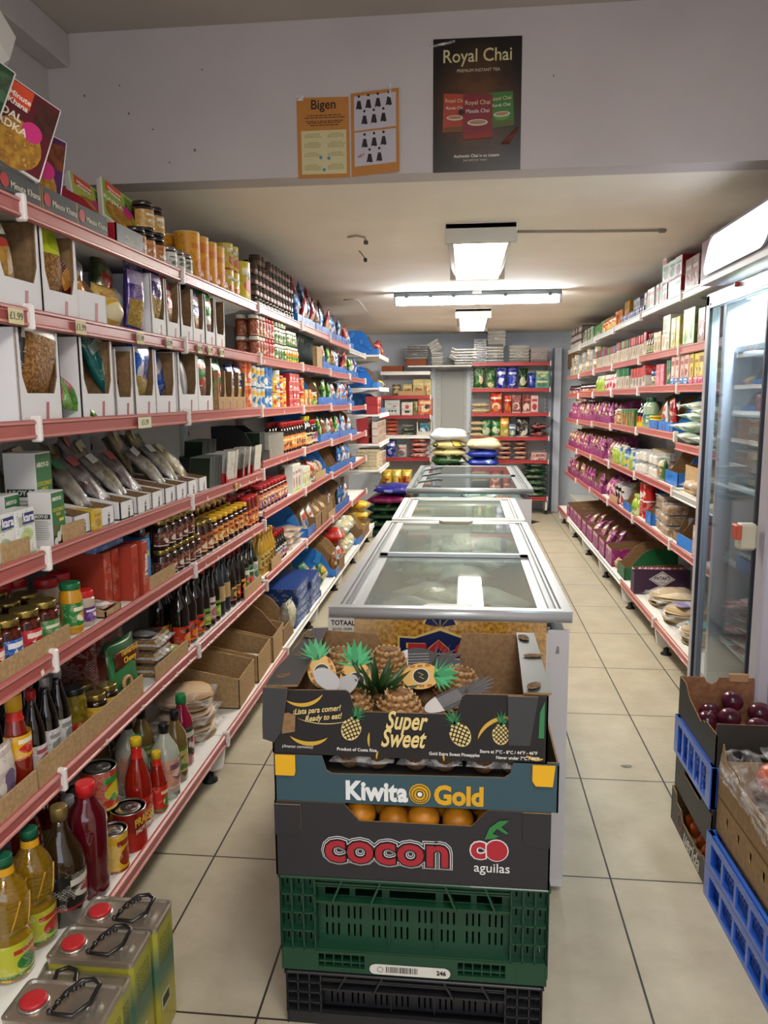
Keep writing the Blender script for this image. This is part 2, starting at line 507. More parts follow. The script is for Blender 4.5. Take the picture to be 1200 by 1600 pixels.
PLASTER = speck('#c4bdbb', '#bcb5b3', 3, .8, (.3, .7), .02)
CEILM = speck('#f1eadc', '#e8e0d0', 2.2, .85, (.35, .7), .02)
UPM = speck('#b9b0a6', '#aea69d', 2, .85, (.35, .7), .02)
WALLB = speck('#dfe6ee', '#d6dee8', 2, .7)
XL, XR = -1.58, 1.72
struct('wall_left', MB().box((XL - .05, 4.2, 1.4), (.1, 12.7, 3.0), PLASTER))
struct('wall_right', MB().box((XR + .05, 4.2, 1.4), (.1, 12.7, 3.0), PLASTER))
struct('wall_back', MB().box((.07, YB + .05, 1.2), (3.3, .1, 2.6), WALLB))
hd = MB()
hd.box((.07, YH + .06, (ZC + ZU) / 2 + .02), (3.3, .12, ZU - ZC + .04), PLASTER)
struct('wall_header', hd)
struct('ceiling', MB().box((.07, (YH + YB) / 2 + .06, ZC + .05), (3.3, YB - YH - .12, .1), CEILM))
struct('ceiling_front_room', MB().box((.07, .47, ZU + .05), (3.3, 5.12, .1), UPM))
struct('trim_1', MB().box((XL + .045, .5, ZU - .06), (.09, 5.0, .12), PLASTER, .004))
# rear wall of the shop front, pierced by a wide shop window opening
struct('wall_front', MB().box((.07, -2.1, 2.5), (3.3, .1, .7), PLASTER).box((.07, -2.1, .3), (3.3, .1, .8), PLASTER))

# patched marks and small scuffs of the header plaster
sc = MB()
for x, z, w in ((-1.44, 2.63, .004), (-1.3, 2.66, .003), (-1.27, 2.56, .004), (-1.18, 2.5, .003), (-.98, 2.7, .003), (-1.02, 2.42, .005), (.3, 2.62, .003), (-.26, 2.52, .005), (-1.12, 2.38, .003)):
    sc.box((x, YH - .0006, z), (w * 1.6, .001, w * 2), mat('#6d6664', .9))
obj('wall_scuffs', sc, kind='stuff', label='small dark scuffs on the header wall', category='scuffs')

# grey door in the back wall between the two rear shelf units
dm = speck('#b9bbb8', '#adafac', 40, .6)
dr = MB(); dr.box((-.19, YB - .02, 1.0), (.42, .04, 1.9), dm)
dr.box((-.17, YB - .045, 1.05), (.30, .012, 1.55), mat('#a5a7a3', .55), .004)
struct('door_1', dr)
tr = MB()
for x in (-.43, .04): tr.box((x, YB - .03, 1.0), (.06, .06, 2.0), mat('#c9d0d8', .4), .004)
tr.box((-.19, YB - .03, 1.97), (.5, .06, .06), mat('#c9d0d8', .4))
struct('trim_2', tr)
st = MB(); st.box((1.16, YB - .14, 1.05), (.09, .28, 2.1), mat('#c3cbd9', .35), .004)
struct('trim_3', st)

# ================================================================ lamps
def panel_lamp(y0, y1, label):
    t = root('ceiling_light', label, 'ceiling light', (0.065, (y0 + y1) / 2, ZC), group='fluorescent ceiling lights')
    ln = y1 - y0
    h = MB()
    for y in (-ln / 2 + .02, ln / 2 - .02): h.box((0, y, -.045), (.34, .04, .09), mat('#d5d2c8', .5), .004)
    h.box((0, 0, -.012), (.33, ln, .024), mat('#cfccc2', .5))
    obj('housing', h, t)
    for sgn in (-1, 1):
        w = MB(); w.add([(sgn * .163, -ln / 2 + .04, -.02), (sgn * .163, ln / 2 - .04, -.02), (sgn * .133, ln / 2 - .04, -.088), (sgn * .133, -ln / 2 + .04, -.088),
                         (sgn * .158, -ln / 2 + .04, -.02), (sgn * .158, ln / 2 - .04, -.02), (sgn * .128, ln / 2 - .04, -.088), (sgn * .128, -ln / 2 + .04, -.088)],
                        [(0, 1, 2, 3), (7, 6, 5, 4), (0, 3, 7, 4), (1, 5, 6, 2), (3, 2, 6, 7)], mat('#d8d6ce', .35, .3))
        obj('reflector_wing', w, t)
    d = MB(); d.box((0, 0, -.055), (.254, ln - .09, .062), emis('#fff4e2', 33.0))
    obj('diffuser', d, t)
panel_lamp(3.86, 5.1, 'white boxed fluorescent ceiling light nearest the header wall')
panel_lamp(7.54, 9.06, 'white boxed fluorescent ceiling light nearest the back wall')
t = root('strip_light', 'long slim fluorescent strip light across the ceiling between the boxed lights', 'strip light', (.08, 6.32, ZC))
hb = MB(); hb.box((0, 0, -.02), (1.30, .10, .04), mat('#4c5054', .45), .006)
obj('base_tray', hb, t)
dd = MB(); dd.box((0, 0, -.068), (1.27, .085, .056), emis('#f4fbff', 50.0), .02)
obj('diffuser', dd, t)
for x in (-.64, .64): obj('end_cap', box((x, 0, -.062), (.022, .092, .07), mat('#b9bdbf', .4), .006), t)
for x in (-.55, -.36, -.18, .22, .56): obj('clip', box((x, -.05, -.035), (.03, .012, .028), mat('#33383c', .4), .003), t)
obj('bracket', box((0, -.04, -.012), (.07, .04, .024), mat('#d8d6ce', .4), .003), t)
cb = MB(); cb.tube([(.24, 4.06, ZC - .008), (.6, 4.10, ZC - .008), (.98, 4.13, ZC - .008)], .006, mat('#a39c8e', .6))
cb.box((.96, 4.13, ZC - .01), (.03, .02, .016), mat('#8f887b', .6))
tag(obj('conduit', cb), 'thin painted conduit on the ceiling right of the near light', 'conduit')
h1 = MB(); h1.tube([(-.60, 4.06, ZC - .01), (-.55, 4.02, ZC - .012), (-.51, 4.03, ZC - .02), (-.505, 4.03, ZC - .045)], .006, mat('#a69f92', .6)); h1.box((-.505, 4.03, ZC - .045), (.022, .02, .02), mat('#4d4a45', .5), .004)
tag(obj('ceiling_hook', h1), 'old cable clip left on the ceiling, the one nearer the header', 'hook')
h2 = MB(); h2.tube([(-.60, 4.48, ZC - .004), (-.585, 4.5, ZC - .02), (-.57, 4.5, ZC - .04)], .004, mat('#8a8479', .6)); h2.box((-.568, 4.5, ZC - .05), (.02, .02, .022), mat('#33302c', .5), .004)
tag(obj('ceiling_hook', h2), 'small dark cable clip dangling from the ceiling behind the first clip', 'hook')
rd = MB(); rd.tube([(-1.02, 6.6, ZC - .01), (-.90, 6.6, ZC - .012), (-.86, 7.2, ZC - .10)], .007, mat('#b9b3a6', .5))
tag(obj('ceiling_rod', rd), 'thin pale rod bent down from the ceiling above the blue boxes', 'rod')

# ================================================================ shelving
ZL_NEAR = [.18, .535, .85, 1.11, 1.425, 1.685, 1.93]
ZL_FAR = [.18, .56, .90, 1.155, 1.42, 1.68, 1.93]
LY = [.75, 1.77, 2.79, 3.83, 4.85, 5.86, 6.87, 7.93]
RY = [3.5, 4.5, 5.5, 6.47, 7.4, 8.33, 9.3]
ZR = [.19, .648, .955, 1.262, 1.53, 1.735, 2.025]
def zl(y, i):
    z = ZL_NEAR[i] if y < 3.83 else ZL_FAR[i]
    return z - (.0 if y < 5.86 else .012 if y < 6.87 else .03) * (0 if i == 0 else 1)
def zr(y, i):
    k = max(0, sum(1 for q in RY[1:] if y >= q - 1e-6) - 1)
    return ZR[i] - (.011 * k if i else 0)
XLF, XLB, XRF, XRB = -1.02, -.92, 1.17, 1.10      # fronts: left shelves, left base, right shelves, right base
SHN = ['bottom', 'second', 'third', 'fourth', 'fifth', 'sixth', 'top']
def shname(side, i):
    if side == 'L': return 'left bottom shelf' if i == 0 else 'left top shelf' if i == 6 else f'left {SHN[i]} shelf up'
    if side == 'R': return 'right bottom shelf' if i == 0 else 'right top shelf' if i == 6 else f'right {SHN[i]} shelf up'
GREYSTRIP = mat('#b9bab6', .4, .2)
def strip_mb(w, kind='red'):
    """price strip along local y, front towards +x, top at z=0"""
    s = MB()
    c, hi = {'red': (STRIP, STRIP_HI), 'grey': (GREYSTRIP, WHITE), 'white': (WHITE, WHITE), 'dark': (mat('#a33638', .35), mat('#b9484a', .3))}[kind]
    h = .046
    pts = [(0, 0), (.006, 0), (.012, -.004), (.012, -.009), (.008, -.012), (.008, -.034), (.012, -.037), (.012, -.042), (.006, -h), (0, -h)]
    vs = [(x, y, z) for y in (-w / 2, w / 2) for x, z in pts]; n = len(pts)
    s.add(vs, [tuple(range(n))[::-1], tuple(range(n, 2 * n))], c)
    for i in range(n):
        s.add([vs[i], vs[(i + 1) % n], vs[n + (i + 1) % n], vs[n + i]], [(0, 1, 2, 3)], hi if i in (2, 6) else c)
    return s
SCACHE = {}
def smesh(key, fn):
    if key not in SCACHE: SCACHE[key] = fn().mesh(key[0])
    return SCACHE[key]
CLIP = lambda: MB().box((.005, 0, -.024), (.026, .016, .062), mat('#e4dfdb', .4), .004)
def bay(label, side, y0, y1, zs, xf, xbase, xb, kinds, ends=(0, 1), base=True, rz=None, org=None, feet=True, ztop=2.12):
    """a free-standing shelving bay; local +x is the aisle side, local y runs along the wall"""
    w = y1 - y0
    flip = side == 'R'
    if org is None: org = ((xb if not flip else xb), (y0 + y1) / 2, 0); rz = PI if flip else 0
    t = root('shelving_bay', label, 'shelving', org, rz, 'shelving bays of the shop')
    d = abs(xf - xb); db = abs(xbase - xb)
    obj('back_panel', smesh(('back_panel', w, ztop), lambda: MB().box((.012, 0, ztop / 2 + .04), (.012, w - .03, ztop - .08), mat('#cfd0d0', .5))), t)
    for s in ends:
        y = (-w / 2 + .012) if s == 0 else (w / 2 - .012)
        def up():
            q = MB(); q.box((.03, 0, ztop / 2), (.05, .026, ztop), mat('#c9ccce', .4), .003)
            z = .12
            while z < ztop - .05:
                q.box((.0555, 0, z), (.002, .008, .022), mat('#3a3c3e', .6)); z += .05
            return q
        obj('upright', smesh(('upright', ztop), up), t, (0, y, 0))
    for i, (z, kd) in enumerate(zip(zs, kinds)):
        if kd is None: continue
        dd = db if (i == 0 and base) else d
        def sh():
            q = MB(); q.box((dd / 2 + .01, 0, -.010), (dd - .03, w - .006, .020), WHITE, .002)
            return q
        s = obj('shelf', smesh(('shelf', w, dd), sh), t, (0, 0, z + .018))
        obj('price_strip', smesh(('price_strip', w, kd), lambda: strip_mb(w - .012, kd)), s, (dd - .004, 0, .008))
        if kd != 'white':
            obj('strip_clip', smesh(('strip_clip',), CLIP), s, (dd - .002, w / 2 - .002, .010))
        if i or not base:
            def bk():
                return MB().prism([(.03, -.02), (dd * .8, -.02), (dd * .75, -.032), (.06, -.085), (.03, -.085)], (0, .0015, 0), (1, 0, 0), (0, 0, 1), .003, mat('#c6c7c7', .4))
            for y in (-w / 2 + .018, w / 2 - .018): obj('bracket', smesh(('bracket', dd), bk), s, (0, y, 0))
    if base and feet:
        for s in ends:
            y = (-w / 2 + .012) if s == 0 else (w / 2 - .012)
            def ft():
                q = MB(); q.prism([(.02, .045), (db - .055, .045), (db - .02, .06), (db - .005, .165), (.02, .165)], (0, .012, 0), (1, 0, 0), (0, 0, 1), .024, WHITE); return q
            o = obj('base_foot', smesh(('base_foot', db), ft), t, (0, y, 0))
            def pad():
                q = MB(); q.lathe([(.032, 0), (.032, .008), (.018, .016), (.014, .05)], mat('#141414', .5), 12, (db - .075, 0, 0)); return q
            obj('foot_pad', smesh(('foot_pad', db), pad), o)
    return t
BN = 'first second third fourth fifth sixth seventh'.split()
LXB = -1.455
for k in range(7):
    y0, y1 = LY[k], LY[k + 1]
    zs = [zl((y0 + y1) / 2, i) for i in range(7)]
    kd = ['red' if k < 3 else 'white', 'red', 'red', 'red', 'red', 'red', 'red' if k < 6 else 'grey']
    bay(f'{BN[k]} white shelving bay from the camera along the left wall', 'L', y0, y1, zs, XLF, XLB if k < 3 else XLB - .02, LXB, kd, (0,) if k < 6 else (0, 1))
# the last, deeper bay of the left wall, shelves only
LE = [.20, .73, 1.0, 1.30, 1.57, 1.90]
bay('deep shelving bay at the far end of the left wall above the rice sacks', 'L', 7.95, 8.92, LE, -.875, -.875, LXB, [None, 'white', 'white', 'white', 'white', 'white'], (1,), base=False, feet=False)
RXB = 1.62
for k in range(6):
    y0, y1 = RY[k], RY[k + 1]
    zs = [zr((y0 + y1) / 2, i) for i in range(7)]
    if k == 0: zs[3] -= .05; zs[2] -= .01
    kd = ['red' if k in (0, 1, 5) else 'white', 'red', 'grey' if k == 0 else 'red', 'red', 'red', 'red', 'grey']
    bay(f'{BN[k]} white shelving bay from the fridge along the right wall', 'R', y0, y1, zs, XRF - .0 * k, XRB, RXB, kd, (1,) if k < 5 else (0, 1))
bay('shallow shelving bay in the far right corner with light strips', 'R', 9.34, 10.22, [.2, .62, .9, 1.12, 1.40, 1.70], 1.36, 1.36, 1.64, ['white', 'dark', 'white', 'white', 'white', 'grey'], (0, 1), base=False, feet=False)
# rear wall units
ZB = [.2, .67, .96, 1.262, 1.565, 1.885]
bay('right-hand shelving unit with red strips on the back wall', 'B', 0, .97, ZB, 0, 0, .44, ['dark'] * 6, (0, 1), rz=-PI / 2, org=(.555, 10.36, 0), ztop=1.93)
ZBL = [.2, .70, .985, 1.238, 1.485, 1.785]
bay('left-hand shelving unit on the back wall behind the rice sacks', 'B', 0, .64, ZBL, 0, 0, .44, [None, 'dark', 'white', 'dark', 'dark', 'white'], (0, 1), rz=-PI / 2, org=(-.76, 10.36, 0), base=False, ztop=1.80)
pk = MB(); pk.box((-.33, 10.12, 1.872), (.80, .40, .016), WHITE, .002)
tag(obj('plank_shelf', pk), 'white plank shelf bridging the gap above the grey door', 'shelf')

# paper price labels on the left strips
PN = {}
def price(y, i, body, w=.055, c='#d9cf9f'):
    t = root('price_label', f'paper price label reading {body} on {shname("L", i)}, {PN.setdefault(i, iter(ORD)).__next__()} from the camera', 'price label', (XLF + .0125, y, zl(y, i) - .001), 0, 'price labels on the left strips')
    obj('paper', box((0, 0, 0), (.001, w, .034), mat(c, .7)), t)
    text(body, .024, mat('#4b4a44', .6), t, (.0009, 0, 0), (PI / 2, 0, PI / 2))
price(1.70, 5, '\u00a31.99', .06); price(2.0, 5, '\u00a31.99'); price(2.38, 5, '\u00a31.49'); price(2.62, 5, '\u00a32.99', .05, '#cfcdb0'); price(2.93, 5, '\u00a30.99', .05)
price(3.05, 5, '\u00a31.79', .05); price(3.2, 5, '\u00a31.29', .05); price(2.38, 4, '\u00a31.19', .10, '#d8d4b4'); price(3.34, 3, '\u00a32', .03, '#d8c45a')
def stick(y, i, k):
    o = obj('sticker', smesh(('sticker',), lambda: box((0, 0, 0), (.001, .012, .014), mat('#e9ded2', .6))), None, (XLF + .0125, y, zl(y, i) - .002), (.3, 0, 0))
    PENDING.setdefault(('small white price sticker', 'the strip of ' + shname('L', i), 0, 0, False), []).append((y, o)); o['category'] = 'sticker'; o['group'] = 'price stickers on the shelf strips'
for i, ys in {1: (2.0, 2.25, 2.42, 2.55, 2.68, 2.9, 3.0, 3.15, 3.3, 3.45, 3.6, 3.75), 2: (1.7, 2.9, 3.05, 3.2, 3.6), 3: (2.95, 3.4, 3.55, 3.68, 4.2, 4.35, 5.0, 5.2), 4: (4.3, 4.9, 5.1, 5.9), 5: (3.9, 5.0, 6.0), 0: (2.05,)}.items():
    for y in ys:
        if i: stick(y, i, 0)

# ================================================================ product builders (origin base centre, front towards +x)
LABW = 1.9
def jar(r, h, body, lid, lab, ch=.018, l0=.14, l1=.62, seg=16, sq=1.0):
    def fn():
        a = MB(); a.lathe([(r * .86, 0), (r, .008), (r, h * .74), (r * .82, h * .87), (r * .82, h - ch)], body, seg, sx=sq)
        c = MB(); c.lathe([(r * .88, h - ch), (r * .9, h - ch + .003), (r * .9, h - .003), (r * .86, h)], lid, seg)
        b = MB(); b.lathe([(r + .0007, h * l0), (r + .0007, h * l1)], lab, seg, a0=-LABW, a1=LABW, cap=False, sx=sq)
        return [('jar_body', a), ('lid', c), ('label_wrap', b)]
    return fn
def bottle(r, h, body, cap, lab, nr=.3, s0=.55, s1=.78, ch=.02, l0=.12, l1=.45, seg=14, neck=None, capw=1.15, belly=1.0, ridges=0):
    def fn():
        a = MB(); n = r * nr
        pr_ = [(r * .85, 0), (r, .008)]
        if ridges:
            for q in range(ridges):
                z = h * (.06 + .30 * (q + .5) / ridges); dz = h * .30 / ridges * .25
                pr_ += [(r, z - dz), (r * .95, z), (r, z + dz)]
        pr_ += [(r, h * s0), (r * (.9 if nr < .8 else 1), h * (s0 + .3 * (s1 - s0))), (n * 1.25, h * (s1 - .02)), (n, h * (s1 + .03)), (n, h - ch)]
        a.lathe(pr_, body, seg)
        c = MB(); c.lathe([(n * capw, h - ch - .004), (n * capw, h - .003), (n * capw * .92, h)], cap, seg)
        out = [('bottle_body', a), ('cap', c)]
        if lab is not None:
            b = MB(); b.lathe([(r + .0008, h * l0), (r + .0008, h * l1)], lab, seg, a0=-LABW, a1=LABW, cap=False); out.append(('label_wrap', b))
        if neck is not None:
            b = MB(); b.lathe([(n * 1.3, h * (s1 + .0)), (n * 1.08, h * (s1 + .04)), (n * 1.08, h * (s1 + .12))], neck, seg, cap=False); out.append(('neck_label', b))
        return out
    return fn
def can(r, h, wrap, lidm=None, ring=True, plastic=None):
    lidm = lidm or STEEL
    def fn():
        a = MB(); a.lathe([(r * .985, 0), (r, .003), (r * .985, .006), (r * .985, h - .006), (r, h - .003), (r * .97, h)], wrap, 18, cap=False)
        a.lathe([(r * .985, 0), (r * .985, .0005)], lidm, 18)
        c = MB(); c.lathe([(r * .99, h - .004), (r * 1.01, h - .002), (r * .99, h), (r * .93, h), (r * .91, h - .004), (r * .7, h - .004), (r * .68, h - .003), (r * .3, h - .003)], plastic or lidm, 18)
        if ring and plastic is None: c.tube([(r * .35 * math.cos(q) + r * .25, r * .22 * math.sin(q), h - .001) for q in [i * PI / 5 for i in range(10)]], .0012, lidm, 5, True)
        return [('can_body', a), ('lid', c)]
    return fn
def carton(w, d, h, front, side, top=None, flap=False, edge=0.0015):
    def fn():
        a = MB(); a.box((0, 0, h / 2), (d, w, h), side, edge)
        b = MB(); b.box((d / 2 + .0003, 0, h * .5), (.0006, w * .96, h * .96), front)
        return [('carton', a), ('front_print', b)]
    return fn
def block(w, d, h, m1, edge=.0015):
    return lambda: [('box', MB().box((0, 0, h / 2), (d, w, h), m1, edge))]
def bag(w, t, h, top, low=None, split=.45, seed=0, mtop=None, nu=9, nv=11):
    def fn():
        return [('bag', MB().pillow(w, h, t, top, mt2=low, split=split, seed=seed, wob=.2, mtop=mtop, nu=nu, nv=nv))]
    return fn
def flat(w, d, t, m1, m2=None, seed=0, split=.7, ex=.6):
    """bag lying down"""
    def fn():
        return [('bag', MB().pillow(w, d, t, m1, O=(-d / 2, 0, t * .46), U=(0, -1, 0), V=(1, 0, 0), mt2=m2, split=split, seed=seed, wob=.18, seal=.04, ex=ex))]
    return fn
def dbox(w, d, h, fh, out, inn, style='slant', mark=None, t=.004):
    def fn():
        a = MB(); x0, x1 = -d / 2, d / 2
        a.box((0, 0, t / 2), (d, w, t), inn)
        if style == 'slant': P = [(x0, 0), (x1, 0), (x1, fh), (x1 - d * .10, fh), (x1 - d * .32, h * .82), (x1 - d * .5, h), (x0, h)]
        elif style == 'low': P = [(x0, 0), (x1, 0), (x1, fh), (x0, h)]
        else: P = [(x0, 0), (x1, 0), (x1, h), (x0, h)]
        a.prism(P, (0, -w / 2 + t, 0), (1, 0, 0), (0, 0, 1), t, out, inn)
        a.prism([(-x, z) for x, z in P][::-1], (0, w / 2 - t, 0), (-1, 0, 0), (0, 0, 1), t, out, inn)
        a.prism([(-w / 2, 0), (w / 2, 0), (w / 2, h), (-w / 2, h)], (x0 + t, 0, 0), (0, -1, 0), (0, 0, 1), t, out, inn)
        if style == 'win':
            p = w * .13
            F = [(-w / 2, 0), (w / 2, 0), (w / 2, h), (w / 2 - p * .55, h), (w / 2 - p * .7, h * .5), (w / 2 - p * 1.4, fh), (-w / 2 + p * 1.4, fh), (-w / 2 + p * .7, h * .5), (-w / 2 + p * .55, h), (-w / 2, h)]
        else: F = [(-w / 2, 0), (w / 2, 0), (w / 2, fh), (-w / 2, fh)]
        a.prism(F, (x1 - t, 0, 0), (0, 1, 0), (0, 0, 1), t, out, inn)
        r_ = [('tray', a)]
        if mark is not None:
            b = MB(); b.prism([(-.009, .002), (.004, .002), (.010, fh * .7), (-.003, fh * .7)], (x1 + .0002, w * .12, 0), (0, 1, 0), (0, 0, 1), .0006, mark)
            r_.append(('printed_mark', b))
        return r_
    return fn
def tub(w, d, h, fillm, tiers=1):
    def fn():
        a = MB(); a.box((0, 0, h * .42), (d * .9, w * .9, h * .7), fillm, .008)
        b = MB(); b.box((0, 0, h * .45), (d * .97, w * .97, h * .86), film(a=.18), .01)
        c = MB(); c.box((0, 0, h * .93), (d, w, h * .08), film(a=.3), .004)
        return [('contents', a), ('clear_tub', b), ('lid', c)]
    return fn
def flatbread(w, d, h, c1, c2, n=7, seed=0):
    def fn():
        rnd = random.Random(seed); a = MB()
        for i in range(n):
            z = h * .04 + i * h * .86 / n; ph = rnd.uniform(0, 6)
            vs = []; u = 18
            ox, oy = rnd.uniform(-.05, .05) * d, rnd.uniform(-.07, .07) * w; tl = rnd.uniform(-.06, .06)
            vs.append((ox, oy, z + h * .05))
            for q in range(u):
                g = 2 * PI * q / u; rr = .44 * (1 + .05 * math.sin(3 * g + ph))
                vs.append((ox + d * rr * math.cos(g), oy + w * rr * math.sin(g), z + .004 * math.sin(2 * g + ph) + tl * w * rr * math.sin(g) - h * .12 * (i / n)))
            fs = [(0, 1 + q, 1 + (q + 1) % u) for q in range(u)]
            a.add(vs, fs, c1 if i % 2 else c2, True)
            vs2 = [(x, y, zz - h * .28 / n) for x, y, zz in vs[1:]]
            a.add(vs[1:] + vs2, [(q, (q + 1) % u, u + (q + 1) % u, u + q) for q in range(u)], c2, True)
        b = MB(); b.pillow(w * 1.02, d * 1.04, h * 1.15, film(a=.2), O=(-d * .52, 0, h * .5), U=(0, -1, 0), V=(1, 0, 0), seed=seed, wob=.35, nu=14, nv=14)
        return [('flatbreads', a), ('clear_bag', b)]
    return fn

# ---------------------------------------------------------------- placing along shelves
def front(side, i, y):
    if side == 'L': return XLB if i == 0 else XLF
    if side == 'R': return XRB if i == 0 else XRF
def ztop(side, i, y):
    if side == 'L': return zl(y, i) + .0185
    if side == 'R':
        z = zr(y, i)
        if y < 4.5: z -= .05 if i == 3 else .01 if i == 2 else 0
        return z + .0185
    if side == 'E': return LE[i] + .0185
    if side == 'BR': return ZB[i] + .0185
    if side == 'BL': return ZBL[i] + .0185
def one(side, i, y, k, sb=.01, rz=0, tilt=0, roll=0, dz=0, row=0, lev=0, nlev=1, x=None, flat=False):
    z = ztop(side, i, y) + dz
    sn = {'E': 'far left bay', 'BR': 'back wall right unit', 'BL': 'back wall left unit'}.get(side)
    if side in 'LR': sn = shname(side, i)
    elif side == 'E': sn = ['', 'lowest', 'second', 'third', 'fourth', 'top'][i] + ' shelf of far left bay'
    else: sn = ['base', 'second', 'third', 'fourth', 'fifth', 'top'][i] + ' shelf of ' + {'BR': 'rear right unit', 'BL': 'rear left unit'}[side]
    if side in ('L', 'E'):
        xx = x if x is not None else (front('L', i, y) if side == 'L' else -.875) - sb - k.d / 2
        o = put(k, (xx, y, z), 0, sn, y, row, lev, (roll, -tilt, rz), nlev, flat)
    elif side == 'R':
        xx = x if x is not None else front('R', i, y) + sb + k.d / 2
        o = put(k, (xx, y, z), 0, sn, y, row, lev, (roll, -tilt, PI + rz), nlev, flat)
    else:
        yy = 9.925 + sb + k.d / 2
        o = put(k, (y, yy, z), 0, sn, y, row, lev, (roll, -tilt, -PI / 2 + rz), nlev, flat)
    return o
def run(side, i, y0, y1, k, rows=1, lev=1, sb=.01, gap=.004, jit=.003, rzj=.06, tilt=0, n=None, row0=0, miss=0.0, roll=0, dz=0, rz=0, flat=False):
    ks = k if isinstance(k, (list, tuple)) else [k]
    y = y0; c = 0
    while True:
        kk = ks[c % len(ks)]
        if (n is None and y + kk.w > y1 + .01) or (n is not None and c >= n): break
        yc = y + kk.w / 2
        for r in range(rows):
            for v in range(lev):
                if miss and random.random() < miss and (v == lev - 1): continue
                one(side, i, yc + random.uniform(-jit, jit), kk, sb + r * (kk.d + .006) + random.uniform(0, jit), rz + random.uniform(-rzj, rzj), tilt, roll,
                    dz + v * (kk.h + .0005), row0 + r, v, lev, None, flat or (r > 0))
        y += kk.w + gap; c += 1

R_, G_, BL_ = '#b3202a', '#2f7a35', '#1f55a8'
GOLD = mat('#a08c4c', .25, .85); REDLID = mat('#a81c22', .3); YELLID = mat('#d3a51d', .35); BLKLID = mat('#17171a', .3); GRNLID = mat('#1b6a3a', .3)
SAUCE = mat('#3a140c', .12, coat=1); PICKLE = speck('#5c2410', '#2e0e07', 60, .15); DARK = mat('#120c0b', .08, coat=1); SOY = mat('#0d0908', .06, coat=1)
# --- jars
pickle_r = K('pickle_jar', 'jar', 'gold lidded pickle jar with red label', .078, .078, .125, jar(.038, .125, PICKLE, GOLD, pr('#c2343c', '#a12028', '#e6d6c4', 40, .4)))
pickle_g = K('pickle_jar', 'jar', 'gold lidded pickle jar with green label', .078, .078, .125, jar(.038, .125, PICKLE, GOLD, pr('#4f8a4c', '#3b6c3c', '#dfe2c9', 40, .4)))
pickle_l = K('pickle_jar', 'jar', 'gold lidded pickle jar with lime label', .078, .078, .135, jar(.038, .135, PICKLE, GOLD, pr('#74b23a', '#528f2a', '#20301c', 40, .4)))
pickle_b = K('pickle_jar', 'jar', 'gold lidded pickle jar with blue label', .078, .078, .125, jar(.038, .125, PICKLE, GOLD, pr('#1b5fb8', '#164a94', '#e8e8e8', 40, .4)))
mustard = K('sauce_jar', 'jar', 'green lidded jar of yellow paste', .062, .062, .14, jar(.03, .14, mat('#c9901a', .2, coat=.6), GRNLID, pr('#2f7c3a', '#c99420', '#e9e2c0', 40)))
garlic = K('paste_jar', 'jar', 'red lidded paste jar with purple label', .064, .064, .10, jar(.031, .10, mat('#b7a794', .25, coat=.5), mat('#c31f26', .35), pr('#5c2b7a', '#6c3590', '#e8e0e8', 40), ch=.028, l0=.15, l1=.55))
garlic_t = K('paste_jar', 'jar', 'tall red lidded paste jar with purple label', .072, .072, .135, jar(.035, .135, mat('#b7a794', .25, coat=.5), mat('#b11f26', .35), pr('#5c2b7a', '#6c3590', '#e8e0e8', 40), ch=.03, l0=.15, l1=.5))
chut = K('chutney_jar', 'jar', 'dark chutney jar, white label', .062, .062, .105, jar(.03, .105, mat('#2a0d08', .1, coat=1), GOLD, pr('#5a2b1c', '#d9cfc2', '#8c3a22', 55), l1=.6))
chut2 = K('chutney_jar', 'jar', 'gold lidded brown sauce jar', .07, .07, .14, jar(.034, .14, mat('#341208', .1, coat=1), GOLD, pr('#a5512a', '#e2d5b8', '#4d1c12', 45), l1=.62))
yel_jar = K('sauce_jar', 'jar', 'yellow lidded dark sauce jar', .072, .072, .135, jar(.034, .135, mat('#2a0c06', .1, coat=1), YELLID, pr('#d98a34', '#e8cf90', '#7a1f16', 45, thr=.5), l0=.2, l1=.66))
red_jar = K('sauce_jar', 'jar', 'red lidded sauce jar', .072, .072, .13, jar(.034, .13, mat('#53160d', .12, coat=1), REDLID, pr('#c7713a', '#43307c', '#e6d9c2', 45, thr=.5), l0=.12, l1=.66))
red_jar2 = K('sauce_jar', 'jar', 'red lidded jar of red paste', .066, .066, .15, jar(.032, .15, mat('#6d1a0d', .12, coat=1), REDLID, pr('#d05a24', '#e8b45c', '#5c1712', 45), l0=.12, l1=.6))
honey = K('honey_jar', 'jar', 'yellow labelled dark jar with gold lid', .066, .066, .10, jar(.032, .10, mat('#1c0c05', .1, coat=1), GOLD, pr('#d9b23a', '#e8d080', '#5c2a10', 45), l1=.66))
olive = K('pickle_jar', 'jar', 'black lidded jar of yellow pickle', .07, .07, .15, jar(.034, .15, speck('#7c6a1c', '#5a4d14', 60, .15), BLKLID, pr('#a32028', '#e7ddc6', '#c9a032', 45), l0=.1, l1=.36))
spicetub = K('spice_tub', 'jar', 'clear jar of dark spice', .075, .075, .095, jar(.036, .095, mat('#241812', .12, coat=1), mat('#2b221e', .2, coat=.6), pr('#b98b3a', '#c9a86a', '#dcdad2', 55), l0=.12, l1=.7, ch=.014))
spicetub2 = K('spice_tub', 'jar', 'black lidded clear jar with orange label', .075, .075, .095, jar(.036, .095, mat('#241812', .12, coat=1), mat('#2b221e', .2, coat=.6), pr('#c07a3a', '#dcdad2', '#a85c2a', 55), l0=.12, l1=.7, ch=.014))
glassjar = K('glass_jar', 'jar', 'square glass jar with white label', .066, .07, .085, jar(.034, .085, mat('#5e5650', .1, coat=1), mat('#8d8b86', .25, .7), pr('#d9d6cd', '#7b7a76', '#5b6b5c', 70), ch=.014, l0=.12, l1=.75))
